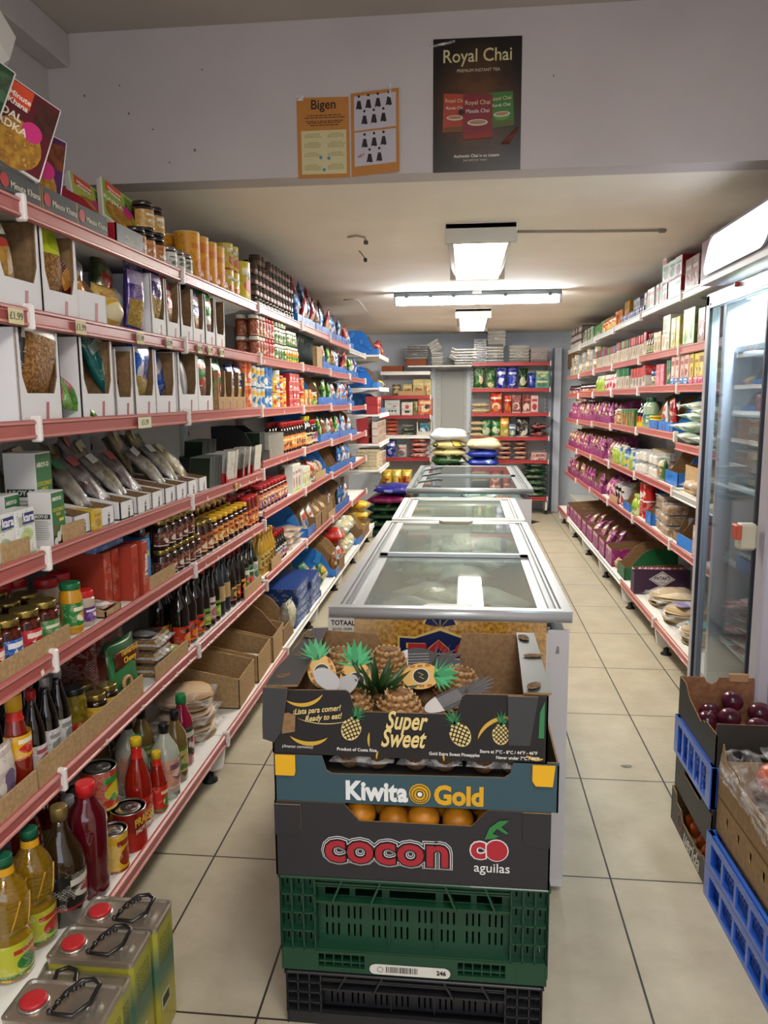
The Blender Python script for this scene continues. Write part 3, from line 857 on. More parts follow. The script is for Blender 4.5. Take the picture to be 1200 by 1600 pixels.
blackjar = K('round_jar', 'jar', 'small round black jar with copper band', .068, .068, .052, jar(.033, .052, mat('#1c110e', .15, coat=1), mat('#14100f', .12, coat=.8), mat('#54342a', .3, .3), ch=.02, l0=.1, l1=.45))
spicej = K('spice_jar', 'jar', 'white lidded spice jar', .058, .058, .105, jar(.028, .105, mat('#7b3a1c', .25), mat('#d8d2c8', .4), pr('#9c4a26', '#c9b69a', '#7c2a1a', 60), ch=.02, l0=.05, l1=.7))
spicer = K('spice_jar', 'jar', 'tall spice jar of red powder', .058, .058, .105, jar(.028, .105, mat('#a0231a', .25), mat('#b62a22', .4), pr('#b03026', '#d8c6b4', '#8c1c16', 60), ch=.02, l0=.05, l1=.7))
olivetin = K('vegetable_jar', 'jar', 'small jar of green vegetables', .058, .058, .09, jar(.028, .09, mat('#3f5424', .15, coat=.8), mat('#d9d6ca', .3, .4), pr('#4c7a34', '#d9d2b8', '#22401c', 60), l0=.08, l1=.6))
corn = K('pickle_jar', 'jar', 'small jar of yellow vegetables', .062, .062, .095, jar(.03, .095, mat('#c98d1c', .15, coat=.8), mat('#c9cac4', .3, .5), pr('#5f9a34', '#e0bd3a', '#2d5a1e', 50), l0=.05, l1=.42))
# --- tins and tubes
cafe = K('drink_tube', 'canister', 'yellow powder tube with orange print', .10, .10, .19, can(.05, .19, pr('#dd9c26', '#cf7a18', None, 18, .4, .62, True, '#a33a1a', tr=(.02, .008)), mat('#d98f1c', .4), False, mat('#d9c9a0', .4)))
nido = K('milk_powder_tin', 'tin', 'small yellow and red milk powder tin', .078, .078, .115, can(.039, .115, pr('#c7b22a', '#b52318', '#e9e2c8', 16, .3, .56), plastic=mat('#bfa92a', .4)))
nidob = K('milk_powder_tin', 'tin', 'large yellow and red milk powder tin', .125, .125, .19, can(.062, .19, pr('#cdb92c', '#b52318', '#e9e2c8', 12, .3, .56), plastic=mat('#c9b62e', .4)))
tinw = K('food_tin', 'tin', 'white and blue food tin', .074, .074, .105, can(.036, .105, pr('#cfd3d2', '#2d74b8', '#d8b23a', 26)))
tinb = K('food_tin', 'tin', 'blue labelled food tin', .086, .086, .11, can(.042, .11, pr('#2d78c0', '#d7dadb', '#1f5aa0', 22)))
tiny_ = K('food_tin', 'tin', 'yellow labelled food tin', .07, .07, .085, can(.034, .085, pr('#d9b52c', '#c03a26', '#e6e0c8', 26)))
tinr = K('food_tin', 'tin', 'red labelled food tin', .07, .07, .09, can(.034, .09, pr('#b5332a', '#e2d3b0', '#d79a2c', 26)))
tino = K('soda_tub', 'canister', 'orange baking powder tub', .066, .066, .115, can(.032, .115, pr('#d36a2c', '#e6d9c4', '#b5481c', 24), plastic=mat('#e2ded4', .4)))
tomcan = K('tomato_can', 'tin', 'large tomato tin with yellow and green label', .105, .105, .12, can(.052, .12, pr('#c23a26', '#d9c52f', '#3f8a34', 12, .3, .50)))
praise = K('palm_nut_can', 'tin', 'large red tin reading PRAISE', .105, .105, .12, can(.052, .12, pr('#a2231c', '#7e1612', None, 14, .3, .6, False)))
ycan = K('yellow_can', 'tin', 'yellow tin with round brown picture', .082, .082, .115, can(.04, .115, pr('#d5a82a', '#8c2f14', None, 11, .3, .52)))
# --- bottles
soyb = K('soy_sauce_bottle', 'bottle', 'black soy sauce bottle with white label', .06, .06, .235, bottle(.029, .235, SOY, mat('#9a9b9e', .3, .3), pr('#cfcfcb', '#8e8e8a', None, 60, .5), nr=.38, s0=.5, s1=.8, l0=.12, l1=.42))
soyr = K('soy_sauce_bottle', 'bottle', 'black sauce bottle with red cap', .06, .06, .225, bottle(.029, .225, SOY, mat('#a81c22', .35), pr('#d8d3cd', '#ad5560', None, 50, .5), nr=.38, s0=.5, s1=.8, l0=.1, l1=.38))
ketn = K('ketchup_bottle', 'bottle', 'chilli sauce bottle with yellow cap', .072, .072, .25, bottle(.034, .25, mat('#7c1c10', .12, coat=1), mat('#cf9f1e', .4), pr('#d8a41c', '#c1271e', '#e6dcc2', 22), nr=.5, s0=.42, s1=.75, l0=.38, l1=.62, ch=.035, neck=mat('#b3241b', .3)))
winer = K('sauce_bottle', 'bottle', 'tall dark bottle with red and orange label', .078, .078, .27, bottle(.037, .27, DARK, BLKLID, pr('#b8321f', '#d98c2c', '#1d1210', 26), nr=.34, s0=.55, s1=.78, l0=.06, l1=.34))
wineg = K('sauce_bottle', 'bottle', 'dark sauce bottle with green label', .06, .06, .26, bottle(.029, .26, DARK, mat('#b5241d', .3), pr('#6fa53a', '#b9c83c', '#281c14', 30), nr=.36, s0=.5, s1=.75, l0=.1, l1=.36))
winep = K('sauce_bottle', 'bottle', 'dark sauce bottle with pink white label', .064, .064, .25, bottle(.031, .25, DARK, BLKLID, pr('#dcc9c5', '#c46a7c', '#3c2a2a', 30), nr=.36, s0=.5, s1=.78, l0=.12, l1=.5))
blueb = K('sauce_bottle', 'bottle', 'grey blue sauce bottle with tan band', .068, .068, .25, bottle(.033, .25, mat('#2b333c', .2, coat=.8), mat('#26303a', .3), mat('#b59a6c', .5), nr=.42, s0=.5, s1=.82, l0=.28, l1=.55))
kikk = K('soy_sauce_bottle', 'bottle', 'dark soy sauce bottle with red round label', .07, .07, .25, bottle(.034, .25, DARK, mat('#8e1b1b', .3), pr('#1c1512', '#c1301f', '#d9a032', 20), nr=.38, s0=.55, s1=.78, l0=.12, l1=.44, ridges=2))
greenb = K('syrup_bottle', 'bottle', 'dark bottle with green and red label', .072, .072, .24, bottle(.035, .24, DARK, mat('#1b1b1b', .3), pr('#1f6a3c', '#c12c28', '#dfdccb', 20), nr=.38, s0=.6, s1=.8, l0=.12, l1=.56))
whiteb = K('syrup_bottle', 'bottle', 'dark bottle with pale label', .066, .066, .24, bottle(.032, .24, mat('#16241c', .1, coat=1), mat('#b9bcc0', .3, .6), pr('#cfd6d4', '#3d7a6a', '#a8b2ae', 26), nr=.38, s0=.6, s1=.8, l0=.1, l1=.55))
yelb = K('oil_bottle', 'bottle', 'slim bottle of yellow oil', .056, .056, .225, bottle(.027, .225, mat('#b8902c', .1, coat=1), mat('#c9a23a', .3), pr('#c9b26a', '#7d5a20', None, 30), nr=.4, s0=.55, s1=.8, l0=.15, l1=.5))
redcap = K('sauce_bottle', 'bottle', 'small dark bottle with red cap', .05, .05, .17, bottle(.024, .17, DARK, mat('#b3231f', .35), pr('#d8d2c4', '#b5342a', '#3a5aa0', 36), nr=.42, s0=.5, s1=.72, l0=.1, l1=.5, ch=.025))
sauceB = K('sauce_bottle', 'bottle', 'dark cooking sauce bottle with orange label', .066, .066, .18, bottle(.032, .18, DARK, mat('#a61f1e', .35), pr('#c98238', '#7c2b16', '#e2c68a', 30), nr=.55, s0=.6, s1=.8, l0=.1, l1=.56, ch=.025))
soyY = K('soy_sauce_bottle', 'bottle', 'dark soy bottle with bright yellow cap', .08, .08, .20, bottle(.039, .20, DARK, mat('#d9cf2a', .35), pr('#d8c89a', '#b9a468', '#2a2018', 26), nr=.42, s0=.55, s1=.78, l0=.08, l1=.46, ch=.028))
def oil_fn():
    r, h = .048, .29; P = [(.7, 0), (.92, .008), (1, .03), (1, .34), (.93, .36), (.9, .40), (.98, .43)]
    for q in range(6): z = .44 + q * .035; P += [(1.0, z), (.95, z + .012), (1.0, z + .024)]
    P += [(.96, .68), (.8, .75), (.5, .82), (.37, .86), (.36, .93)]
    a = MB().lathe([(x * r, z * h) for x, z in P], mat('#cda424', .04, trans=.75, coat=1), 20)
    c = MB().lathe([(.0195, h * .92), (.0195, h - .002), (.018, h)], mat('#0f5a3e', .35), 16)
    n = MB().lathe([(.0215, h * .855), (.020, h * .915)], mat('#d39a1c', .4), 16, cap=False)
    b = MB().lathe([(r + .0008, h * .06), (r + .0008, h * .33)], pr('#b7b834', '#2d7a38', '#b5332a', 18, .35, .5), 20, a0=-LABW, a1=LABW, cap=False)
    g = MB()
    for k in range(7):
        g.tube([(r * 1.0 * math.cos(k * .9 + t_ * .5), r * math.sin(k * .9 + t_ * .5), h * (.44 + .22 * t_)) for t_ in [i / 6 for i in range(7)]], .0022, mat('#b98f1e', .05, coat=1), 5)
    return [('bottle_body', a), ('cap', c), ('neck_ring', n), ('label_wrap', b), ('moulded_ribs', g)]
oilb = K('cooking_oil_bottle', 'bottle', 'clear ridged bottle of yellow cooking oil', .10, .10, .29, oil_fn)

darkoil = K('palm_oil_bottle', 'bottle', 'large dark brown oil bottle with gold cap', .115, .09, .30, bottle(.055, .30, mat('#2b1d0c', .06, coat=1), mat('#8f7c4a', .3, .6), pr('#1c1b1a', '#8f2230', '#c9c2b4', 20, .3), nr=.33, s0=.5, s1=.80, l0=.16, l1=.46, ch=.03))
squash = K('juice_bottle', 'bottle', 'tall dark red juice bottle with red cap', .105, .105, .31, bottle(.05, .31, mat('#520a16', .05, coat=1), mat('#c61f24', .35), None, nr=.44, s0=.70, s1=.86, ridges=1, ch=.03))
squash2 = K('juice_bottle', 'bottle', 'red juice bottle with grape label', .105, .105, .30, bottle(.05, .30, mat('#5e0c14', .05, coat=1), mat('#8d1a1c', .35), pr('#5d5a2e', '#6a2a58', '#c0b8a0', 16), nr=.44, s0=.66, s1=.86, l0=.2, l1=.5, ch=.03))
greycap = K('sauce_bottle', 'bottle', 'small orange bottle with grey cap', .064, .064, .22, bottle(.031, .22, mat('#a3401a', .1, coat=1), mat('#9b9d9f', .35), pr('#c65a20', '#e2c6a0', '#6d1c10', 30), nr=.5, s0=.6, s1=.8, ch=.028))
pride = K('chilli_sauce_bottle', 'bottle', 'tall red chilli sauce bottle, yellow cap', .085, .085, .28, bottle(.041, .28, mat('#8c1a0e', .07, coat=1), mat('#d2b21c', .35), pr('#c12a20', '#d8d2c4', '#8c1812', 20), nr=.36, s0=.45, s1=.78, l0=.06, l1=.36, ch=.02, neck=mat('#c5261f', .3)))
prides = K('chilli_sauce_bottle', 'bottle', 'small red chilli sauce bottle, yellow cap', .06, .06, .20, bottle(.029, .20, mat('#8c1a0e', .07, coat=1), mat('#d2b21c', .35), pr('#c12a20', '#3f8a34', '#e2c9a0', 20), nr=.42, s0=.45, s1=.78, l0=.06, l1=.46, ch=.02, neck=mat('#c5261f', .3)))
clearb = K('vinegar_bottle', 'bottle', 'clear bottle of cloudy drink, peach label', .092, .092, .25, bottle(.045, .25, mat('#aeb3a4', .08, coat=1), BLKLID, pr('#cf9a80', '#e0c2ac', '#7d5a6a', 22), nr=.34, s0=.6, s1=.84, l0=.16, l1=.54, ch=.026))
amberb = K('vinegar_bottle', 'bottle', 'amber drink bottle with black cap', .08, .08, .25, bottle(.039, .25, mat('#6f5a30', .08, coat=1), BLKLID, pr('#5a7a2c', '#c2a86a', None, 22), nr=.34, s0=.6, s1=.84, l0=.16, l1=.5, ch=.03))
greencap = K('syrup_bottle', 'bottle', 'magenta syrup bottle with green cap', .08, .08, .26, bottle(.039, .26, mat('#8c1436', .08, coat=1), mat('#1f7a44', .35), pr('#2c4a34', '#b5224a', '#d7cfc4', 18), nr=.42, s0=.6, s1=.82, l0=.14, l1=.56, ch=.03))
greenneck = K('vinegar_bottle', 'bottle', 'pale bottle with pointed green cap', .07, .07, .215, bottle(.034, .215, mat('#9aa394', .1, coat=1), mat('#15704a', .35), None, nr=.4, s0=.6, s1=.8, ch=.05))
# --- cartons
def txt_block(w, d, h, front, side): return carton(w, d, h, front, side)
kara = K('coconut_milk_carton', 'carton', 'small white coconut milk carton', .085, .05, .115, carton(.085, .05, .115, pr('#dfe0dc', '#b9cf8a', '#a9b3a0', 22, .4, .62), mat('#d3d4d2', .4)))
aroy = K('coconut_milk_carton', 'carton', 'tall green and white coconut milk carton', .085, .085, .235, carton(.085, .085, .235, mat('#2b6e3a', .4), mat('#cdcbc9', .45)))
aroys = K('coconut_milk_carton', 'carton', 'short green and white coconut milk carton', .07, .06, .14, carton(.07, .06, .14, mat('#2b6e3a', .4), mat('#cdcbc9', .45)))
mitco = K('noodle_box', 'box', 'red slim noodle box', .045, .15, .175, carton(.045, .15, .175, pr('#b5432c', '#9c3220', None, 14, .4, .6, True, '#e8dccb'), mat('#a03a28', .4)))
blueb2 = K('pasta_box', 'box', 'blue box with yellow emblem', .075, .16, .17, carton(.075, .16, .17, pr('#2f84c4', '#2573b0', '#d9c52c', 14, .4, .62), mat('#2a6fb0', .4)))
bluef = K('pasta_box', 'box', 'flat blue box with yellow emblem', .19, .15, .05, carton(.19, .15, .05, pr('#1f6fb5', '#1a5f9e', '#d9c52c', 14, .4, .64), pr('#1f6fb5', '#1a5f9e', '#d9c52c', 14, .4, .66)))
upcart = K('tea_carton', 'carton', 'slim upright white and lime carton', .07, .05, .17, carton(.07, .05, .17, pr('#d6d9c4', '#9cc23c', '#b56a8c', 20, .4, .5), mat('#dfe0dc', .4)))
upcart2 = K('tea_carton', 'carton', 'small upright pastel carton', .06, .045, .125, carton(.06, .045, .125, pr('#d8dcc8', '#8dbb48', '#d0a23a', 22, .4, .5), mat('#dfe0dc', .4)))
redcube = K('stock_cube_box', 'box', 'small red stock cube box', .085, .06, .05, carton(.085, .06, .05, pr('#b92430', '#e2dcd6', '#8c1820', 34, .4, .6), mat('#b5222c', .4)))
mixbox = K('stock_cube_box', 'box', 'small yellow stock cube box', .06, .05, .055, carton(.06, .05, .055, pr('#d9a52c', '#c23a24', '#e8dcc0', 34, .4, .5), mat('#cf8a26', .4)))
sachet = K('seasoning_sachet', 'sachet', 'white and red sachet', .009, .085, .125, lambda: [('sachet', MB().box((0, 0, .0625), (.085, .005, .125), pr('#cfcac0', '#b42a24', '#4c7a34', 30, .3, .5)).box((0, 0, .0625), (.088, .0025, .132), mat('#b5b2ac', .3)))])
sachd = K('seasoning_sachet', 'sachet', 'dark green sachet', .009, .085, .125, lambda: [('sachet', MB().box((0, 0, .0625), (.085, .005, .125), mat('#1d2a20', .25)).box((0, 0, .0625), (.088, .0025, .132), mat('#6c706a', .2)))])
blacksach = K('coffee_pouch', 'pouch', 'black foil pouch standing on edge', .022, .12, .20, lambda: [('pouch', MB().pillow(.12, .20, .02, mat('#15201a', .25), U=(1, 0, 0), V=(0, 0, 1), seed=3))])
SNACK = speck('#a5752f', '#5c3414', 130, .55, (.35, .6), .5, c3='#c79a4a')
SNACKY = speck('#b99a3c', '#7d6020', 120, .5, (.35, .6), .5, c3='#d8c070')
LENTIL = speck('#7a4420', '#4f2810', 160, .6, (.4, .6), .4)
PASTA = speck('#b58a3a', '#8a6322', 40, .4, (.4, .6), .7, c3='#cfa95c')
def foil(a, b, c=None, sc=14, text=True): return pr(a, b, c, sc, .24, .55, text, None, .25, .3, .35)
snk_brown = K('snack_bag', 'snack bag', 'black topped bag of mixed nuts snack', .15, .06, .22, bag(.15, .06, .22, pr('#1d1a18', '#2a2522', '#d8d2c4', 30, .3, .58), SNACK, .72, 1))
snk_green = K('snack_bag', 'snack bag', 'bright green snack bag', .13, .05, .19, bag(.13, .05, .19, foil('#5f9a22', '#3f7a1a', '#a33a4a'), None, .3, 2))
snk_teal = K('snack_bag', 'snack bag', 'teal snack bag with yellow flash', .12, .05, .19, bag(.12, .05, .19, foil('#1e6a68', '#e0cd2e', '#9ab0ac'), SNACKY, .3, 3))
snk_blue = K('snack_bag', 'snack bag', 'blue snack bag with clear window', .13, .06, .22, bag(.13, .06, .22, foil('#1b55b5', '#164494', '#c8c6d4', 12), SNACKY, .36, 4))
snk_yel = K('snack_bag', 'snack bag', 'yellow lime topped snack bag', .12, .05, .22, bag(.12, .05, .22, pr('#b9c42a', '#9aa81c', '#d9cf2e', 14, .3, .6, False), SNACK, .55, 5))
snk_ybox = K('noodle_pack', 'snack bag', 'yellow pasta bag slumped forward', .16, .09, .13, bag(.16, .09, .13, pr('#c9a030', '#d9cba0', '#b07d1c', 8, .3, .56), None, .4, 6))
snk_purp = K('snack_bag', 'snack bag', 'purple topped bag of pale snacks', .09, .05, .23, bag(.09, .05, .23, foil('#3c2c6c', '#6a4c8c', '#a89ac0'), SNACKY, .42, 7))
snk_red = K('snack_bag', 'snack bag', 'red topped bag of dry noodles', .085, .045, .19, bag(.085, .045, .19, foil('#a8202c', '#c03a46', '#e0d0d0'), PASTA, .48, 8))
snk_maroon = K('snack_bag', 'snack bag', 'maroon foil snack bag', .12, .05, .17, bag(.12, .05, .17, foil('#6a2420', '#8a3a2c', '#c98a3a'), None, .4, 9))
snk_olive = K('snack_bag', 'snack bag', 'dark green foil snack bag', .13, .06, .20, bag(.13, .06, .20, foil('#2c3f1a', '#48602a', '#8a2a1c'), None, .4, 10))
snk_dkgreen = K('snack_bag', 'snack bag', 'green and white bag of lentils', .13, .05, .21, bag(.13, .05, .21, foil('#2c7a34', '#d6dcd0', '#b53a2c', 12), LENTIL, .4, 11))
snk_bright = K('snack_bag', 'snack bag', 'dark bag of golden pasta shells', .12, .06, .22, bag(.12, .06, .22, foil('#173a26', '#b53a2c', '#d8d2c4', 14), PASTA, .55, 12))
snk_navy = K('snack_bag', 'snack bag', 'navy topped bag of noodles', .10, .04, .20, bag(.10, .04, .20, foil('#222a6c', '#3a468c', '#d8d2e0'), PASTA, .5, 13))
snk_silver = K('snack_bag', 'snack bag', 'silver film packet', .14, .06, .10, bag(.14, .06, .10, mat('#8d8c92', .18, .7), None, .4, 14))
snk_grey = K('snack_bag', 'snack bag', 'plain grey packet standing in white box', .11, .05, .20, bag(.11, .05, .20, mat('#8f8d90', .4), None, .4, 15, BLK))
cand_red = K('candy_bag', 'snack bag', 'red bag standing in blue box', .10, .045, .19, bag(.10, .045, .19, foil('#a8242e', '#d8b8a0', '#6c1c20', 22), None, .4, 16))
cand_blue = K('candy_bag', 'snack bag', 'blue bag standing in blue box', .10, .045, .19, bag(.10, .045, .19, foil('#1c4a8c', '#c9d0dc', '#2c8ac0', 22), None, .4, 17))
cand_grn = K('candy_bag', 'snack bag', 'green bag standing in blue box', .10, .045, .18, bag(.10, .045, .18, foil('#2a7a3a', '#cfd8c0', '#a0c040', 22), None, .4, 18))
cand_brn = K('candy_bag', 'snack bag', 'brown nut bag in blue box', .11, .05, .17, bag(.11, .05, .17, pr('#8a5c34', '#c9b08a', '#5c3318', 26, .3), SNACK, .5, 19))
cand_wht = K('candy_bag', 'snack bag', 'white printed bag in blue box', .10, .05, .17, bag(.10, .05, .17, pr('#c9cdd0', '#4a7ab0', '#b5502c', 26, .3), None, .5, 20))
WB_MARK = mat('#a8545c', .5)
def wbox(w, d=.30, h=.21, fh=.06, st='win'): return K('display_box', 'display box', 'white cardboard display box', w, d, h, dbox(w, d, h, fh, WCARD, CARD, st, WB_MARK))
wbox1, wbox2, wbox3 = wbox(.175, .28, .215, .065), wbox(.13, .28, .20, .06), wbox(.20, .28, .22, .07)
wboxlow = K('display_box', 'display box', 'low white cardboard display box', .16, .28, .20, dbox(.16, .28, .20, .085, WCARD, CARD, 'slant', WB_MARK))
cboxs = K('display_box', 'display box', 'small brown cardboard display box', .10, .26, .17, dbox(.10, .26, .17, .06, CARDL, CARD, 'win', WB_MARK))
bbox1 = K('display_box', 'display box', 'blue cardboard display box', .17, .32, .215, dbox(.17, .32, .215, .06, BLUEBOX, CARD, 'slant', mat('#8a4a28', .5)))
bbox2 = K('display_box', 'display box', 'narrow blue display box', .12, .32, .20, dbox(.12, .32, .20, .055, BLUEBOX, CARD, 'slant', mat('#8a4a28', .5)))
bbox3 = K('display_box', 'display box', 'tall blue cardboard display box', .25, .34, .24, dbox(.25, .34, .24, .06, BLUEBOX, CARD, 'slant', mat('#8a4a28', .5)))
cbox = K('cardboard_box', 'cardboard box', 'open brown cardboard box', .26, .36, .20, dbox(.26, .36, .20, .13, CARDL, CARDL, 'low'))
cboxt = K('cardboard_box', 'cardboard box', 'tall brown cardboard box with cut sides', .24, .36, .24, dbox(.24, .36, .24, .10, CARD, CARDL, 'slant'))
trayW = K('packet_tray', 'tray', 'long white cardboard tray', .095, .34, .11, dbox(.095, .34, .11, .055, WCARD, CARD, 'low', pr('#b9b8b4', '#2e2e2e', None, 60, .5, .5)))
def pk(c1, c2, s, desc): return K('clear_packet', 'packet', desc, .10, .05, .20, lambda: [('contents', MB().pillow(.094, .185, .042, c1, O=(0, 0, .01), seed=s, wob=.3)), ('clear_film', MB().pillow(.10, .21, .045, film(a=.14), seed=s + 1, wob=.35)), ('header_label', MB().box((.017, 0, .17), (.003, .06, .035), c2, .001))])
pkA = pk(speck('#4c1c10', '#2a0f0a', 60, .4), mat('#a85450', .5), 31, 'clear packet of dark red spice')
pkB = pk(speck('#5a4c2c', '#3a301a', 60, .5), mat('#2f7a52', .5), 33, 'clear packet of brown spice, green label')
pkC = pk(speck('#6d6248', '#4a4230', 90, .5), mat('#cfcfcb', .5), 35, 'clear packet of grey seeds, white label')
pkD = pk(speck('#8a7420', '#5f5018', 50, .4), mat('#c9c2a0', .5), 37, 'clear packet of yellow slices')
strip_card = K('cardboard_strip', 'cardboard strip', 'low brown cardboard strip standing along the edge', .30, .006, .055, block(.30, .006, .055, CARDL, 0))
strip_long = K('cardboard_strip', 'cardboard strip', 'long brown cardboard strip standing along the edge', .62, .006, .07, block(.62, .006, .07, CARDL, 0))
def boxrow(side, i, y0, specs, sb=.01):
    """display boxes side by side, each with its own bags: (box kind, bag kind or None, n bags, tilt, roll, dz)"""
    y = y0
    for sp in specs:
        k, b, n, tl, rl, dz = (list(sp) + [0, 0, 0, 0, 0])[:6] if len(sp) < 6 else sp
        if k is None: y += b; continue
        yc = y + k.w / 2
        one(side, i, yc, k, sb, random.uniform(-.03, .03))
        if b:
            if 'blue' in k.desc and random.random() < .45: n = 1
            for q in range(n):
                one(side, i, yc + random.uniform(-.008, .008), b, sb + .008 + q * (b.d + .012), random.uniform(-.1, .1), tl + random.uniform(-.05, .05), rl + random.uniform(-.07, .07), dz + .006, row=q).scale = (1.2, 1.15, 1.1) if 'white' in k.desc else (1, 1, 1)
        y += k.w + .004

# ================================================================ LEFT WALL, top shelf
MEAL = {}
def meal(c1, c2, title, sticker_c='#c9307a', w=.145, h=.205):
    def fn():
        a = MB(); a.box((0, 0, h / 2), (.024, w, h), mat('#dcdad6', .4), .003)
        b = MB(); b.box((.0125, 0, h * .5), (.0008, w * .94, h * .95), mat(c1, .35))
        c = MB(); c.lathe([(.0001, 0), (w * .42, 0)], speck('#b5892c', '#8c5a1c', 50, .5, c3='#c9a84a'), 20, M=Matrix.Translation((.0134, -w * .02, h * .27)) @ Matrix.Rotation(PI / 2, 4, 'Y'), cap=False)
        d = MB(); d.box((.0133, -w * .18, h * .84), (.0008, w * .42, h * .24), mat('#cf4a2c', .4))
        e_ = MB(); e_.lathe([(.0001, 0), (w * .17, 0)], mat(sticker_c, .4), 16, M=Matrix.Translation((.0142, w * .16, h * .5)) @ Matrix.Rotation(PI / 2, 4, 'Y'), cap=False)
        f = MB(); f.box((.0131, w * .3, h * .74), (.0008, w * .34, h * .34), speck(c2, '#2a1712', 40, .5))
        return [('carton', a), ('printed_face', b), ('dish_picture', c), ('brand_panel', d), ('price_sticker', e_), ('bowl_picture', f)]
    return fn
me1 = K('ready_meal_carton', 'carton', 'dark green ready meal carton with pink sticker', .13, .024, .185, meal('#24402c', '#3a5a3c', ''))
me2 = K('ready_meal_carton', 'carton', 'maroon ready meal carton reading DAL TADKA', .13, .024, .185, meal('#5c1c26', '#4a2018', ''))
me3 = K('ready_meal_carton', 'carton', 'purple ready meal carton with brown curry picture', .13, .024, .185, meal('#4c2458', '#7a3a1c', ''))
me4 = K('ready_meal_carton', 'carton', 'lime green ready meal carton', .13, .024, .185, meal('#93ad34', '#6d8a24', ''))
mtray = K('shelf_tray', 'tray', 'charcoal cardboard tray printed Minute Khana', .175, .14, .065, dbox(.175, .14, .065, .062, mat('#3e4040', .5), CARDL, 'low'))
for q, y in enumerate((1.60, 1.785, 1.965, 2.14)):
    o = one('L', 6, y, mtray, .004)
    text('Minute Khana', .022, mat('#cfc8b4', .5), o, (.0712, .02, .03), (PI / 2, 0, PI / 2))
    obj('round_emblem', MB().lathe([(.0001, 0), (.016, 0)], mat('#b52a32', .4), 14, M=Matrix.Rotation(PI / 2, 4, 'Y'), cap=False), o, (.0712, -.065, .034))
def mealput(y, k, x, dz, tilt, roll, word=None, rz=-.25):
    o = one('L', 6, y, k, 0, rz, tilt, roll, dz, x=x)
    text('Minute\nKhana', .019, mat('#efe9dc', .5), o, (.0139, -.023, .157), (PI / 2, 0, PI / 2), off=.0004)
    if word: text(word, .026, mat('#e8e0cc', .5), o, (.0139, -.03, .103), (PI / 2, 0, PI / 2), off=.0005)
mealput(1.655, me1, -1.09, .12, .12, -.42, 'PALAK', -.6)
mealput(1.80, me2, -1.06, .085, .12, -.40, 'DAL\nTADKA', -.6)
mealput(1.935, me3, -1.09, .03, .15, -.25, None, -.6)
mealput(2.005, me4, -1.13, .005, .15, -.05, None, -.35)
redtray = K('display_box', 'display box', 'red sided display box with charcoal front', .19, .30, .16, lambda: [('tray', dbox(.19, .30, .16, .06, mat('#9c1a26', .4), CARDL, 'slant')()[0][1]), ('front_panel', MB().box((.1508, 0, .03), (.001, .186, .058), mat('#50555a', .4)))])
o = one('L', 6, 2.37, redtray, .0)
text('Minute Khana', .02, mat('#cfc8b4', .5), o, (.1517, .02, .028), (PI / 2, 0, PI / 2))
me4b = K('ready_meal_carton', 'carton', 'lime green ready meal carton lying back in the red tray', .13, .024, .185, meal('#8fb03a', '#6d8a24', ''))
mealput(2.46, me4b, -1.09, .075, .55, -.55, 'RAJMA')
mealput(2.38, K('ready_meal_carton', 'carton', 'white edged ready meal carton under the lime one', .13, .024, .185, meal('#a9b84a', '#6d8a24', '')), -1.14, .075, .6, -.5)
run('L', 6, 2.48, 2.64, spicetub2, 1, 1, .01, .004); run('L', 6, 2.56, 2.72, [spicetub], 1, 1, .10, .004, row0=1)
one('L', 6, 2.59, spicetub, .01, dz=.096, lev=1, nlev=2); one('L', 6, 2.46, spicetub, .16, dz=.03)
one('L', 6, 2.68, spicetub2, .01); one('L', 6, 2.68, spicetub, .01, dz=.096, lev=1, nlev=2)
run('L', 6, 2.76, 3.02, glassjar, 2, 1, .01, .012)
run('L', 6, 3.02, 3.46, cafe, 1, 1, .02, .006); run('L', 6, 3.05, 3.46, cafe, 1, 1, .13, .006, row0=1)
run('L', 6, 3.48, 3.66, nido, 1, 2, .02, .006)
run('L', 6, 3.70, 3.84, nidob, 1, 1, .01)
run('L', 6, 3.88, 4.75, blackjar, 2, 5, .012, .004, miss=.35)
boxrow('L', 6, 4.80, [(bbox1, cand_blue, 2, -.1, .1), (bbox2, cand_red, 2, -.2, -.3), (bbox1, cand_blue, 2, -.1, .3), (bbox2, cand_red, 1, -.2, .2), (bbox3, cand_brn, 2, -.1, .2), (bbox2, cand_blue, 2, 0, 0),
                      (bbox1, cand_red, 2, -.2, -.3), (bbox1, cand_brn, 2, -.1, .2), (bbox2, cand_blue, 2, -.1, 0), (bbox2, cand_wht, 2, 0, .2), (bbox1, cand_blue, 2, -.1, .1), (bbox3, None, 0), (bbox1, cand_red, 2, 0, .2), (bbox3, cand_wht, 2, 0, .2)])
for y, k in ((4.9, cand_blue), (5.1, cand_brn), (5.3, cand_red), (5.55, cand_blue), (5.8, cand_red), (6.05, cand_blue), (6.3, cand_brn)): one('L', 6, y, k, .1, .3, .2, random.uniform(-.8, .8), .17, row=3)

def write_on(prefix, body, size, loc, mt, off=.0006, sx=1.0, lim=9):
    n = 0
    for (d_, *_), l_ in list(PENDING.items()):
        if d_.startswith(prefix):
            for _, o_ in l_:
                if n < lim and o_.type == 'EMPTY': text(body, size, mt, o_, loc, (PI / 2, 0, PI / 2), off=off, sx=sx); n += 1
write_on('yellow powder tube', 'Caf\u00e9', .032, (.0515, 0, .035), mat('#b5301c', .4)); write_on('large yellow and red', 'N', .05, (.0635, -.015, .12), mat('#1c3a24', .4)); write_on('small yellow and red', 'N', .032, (.0405, -.01, .075), mat('#1c3a24', .4))
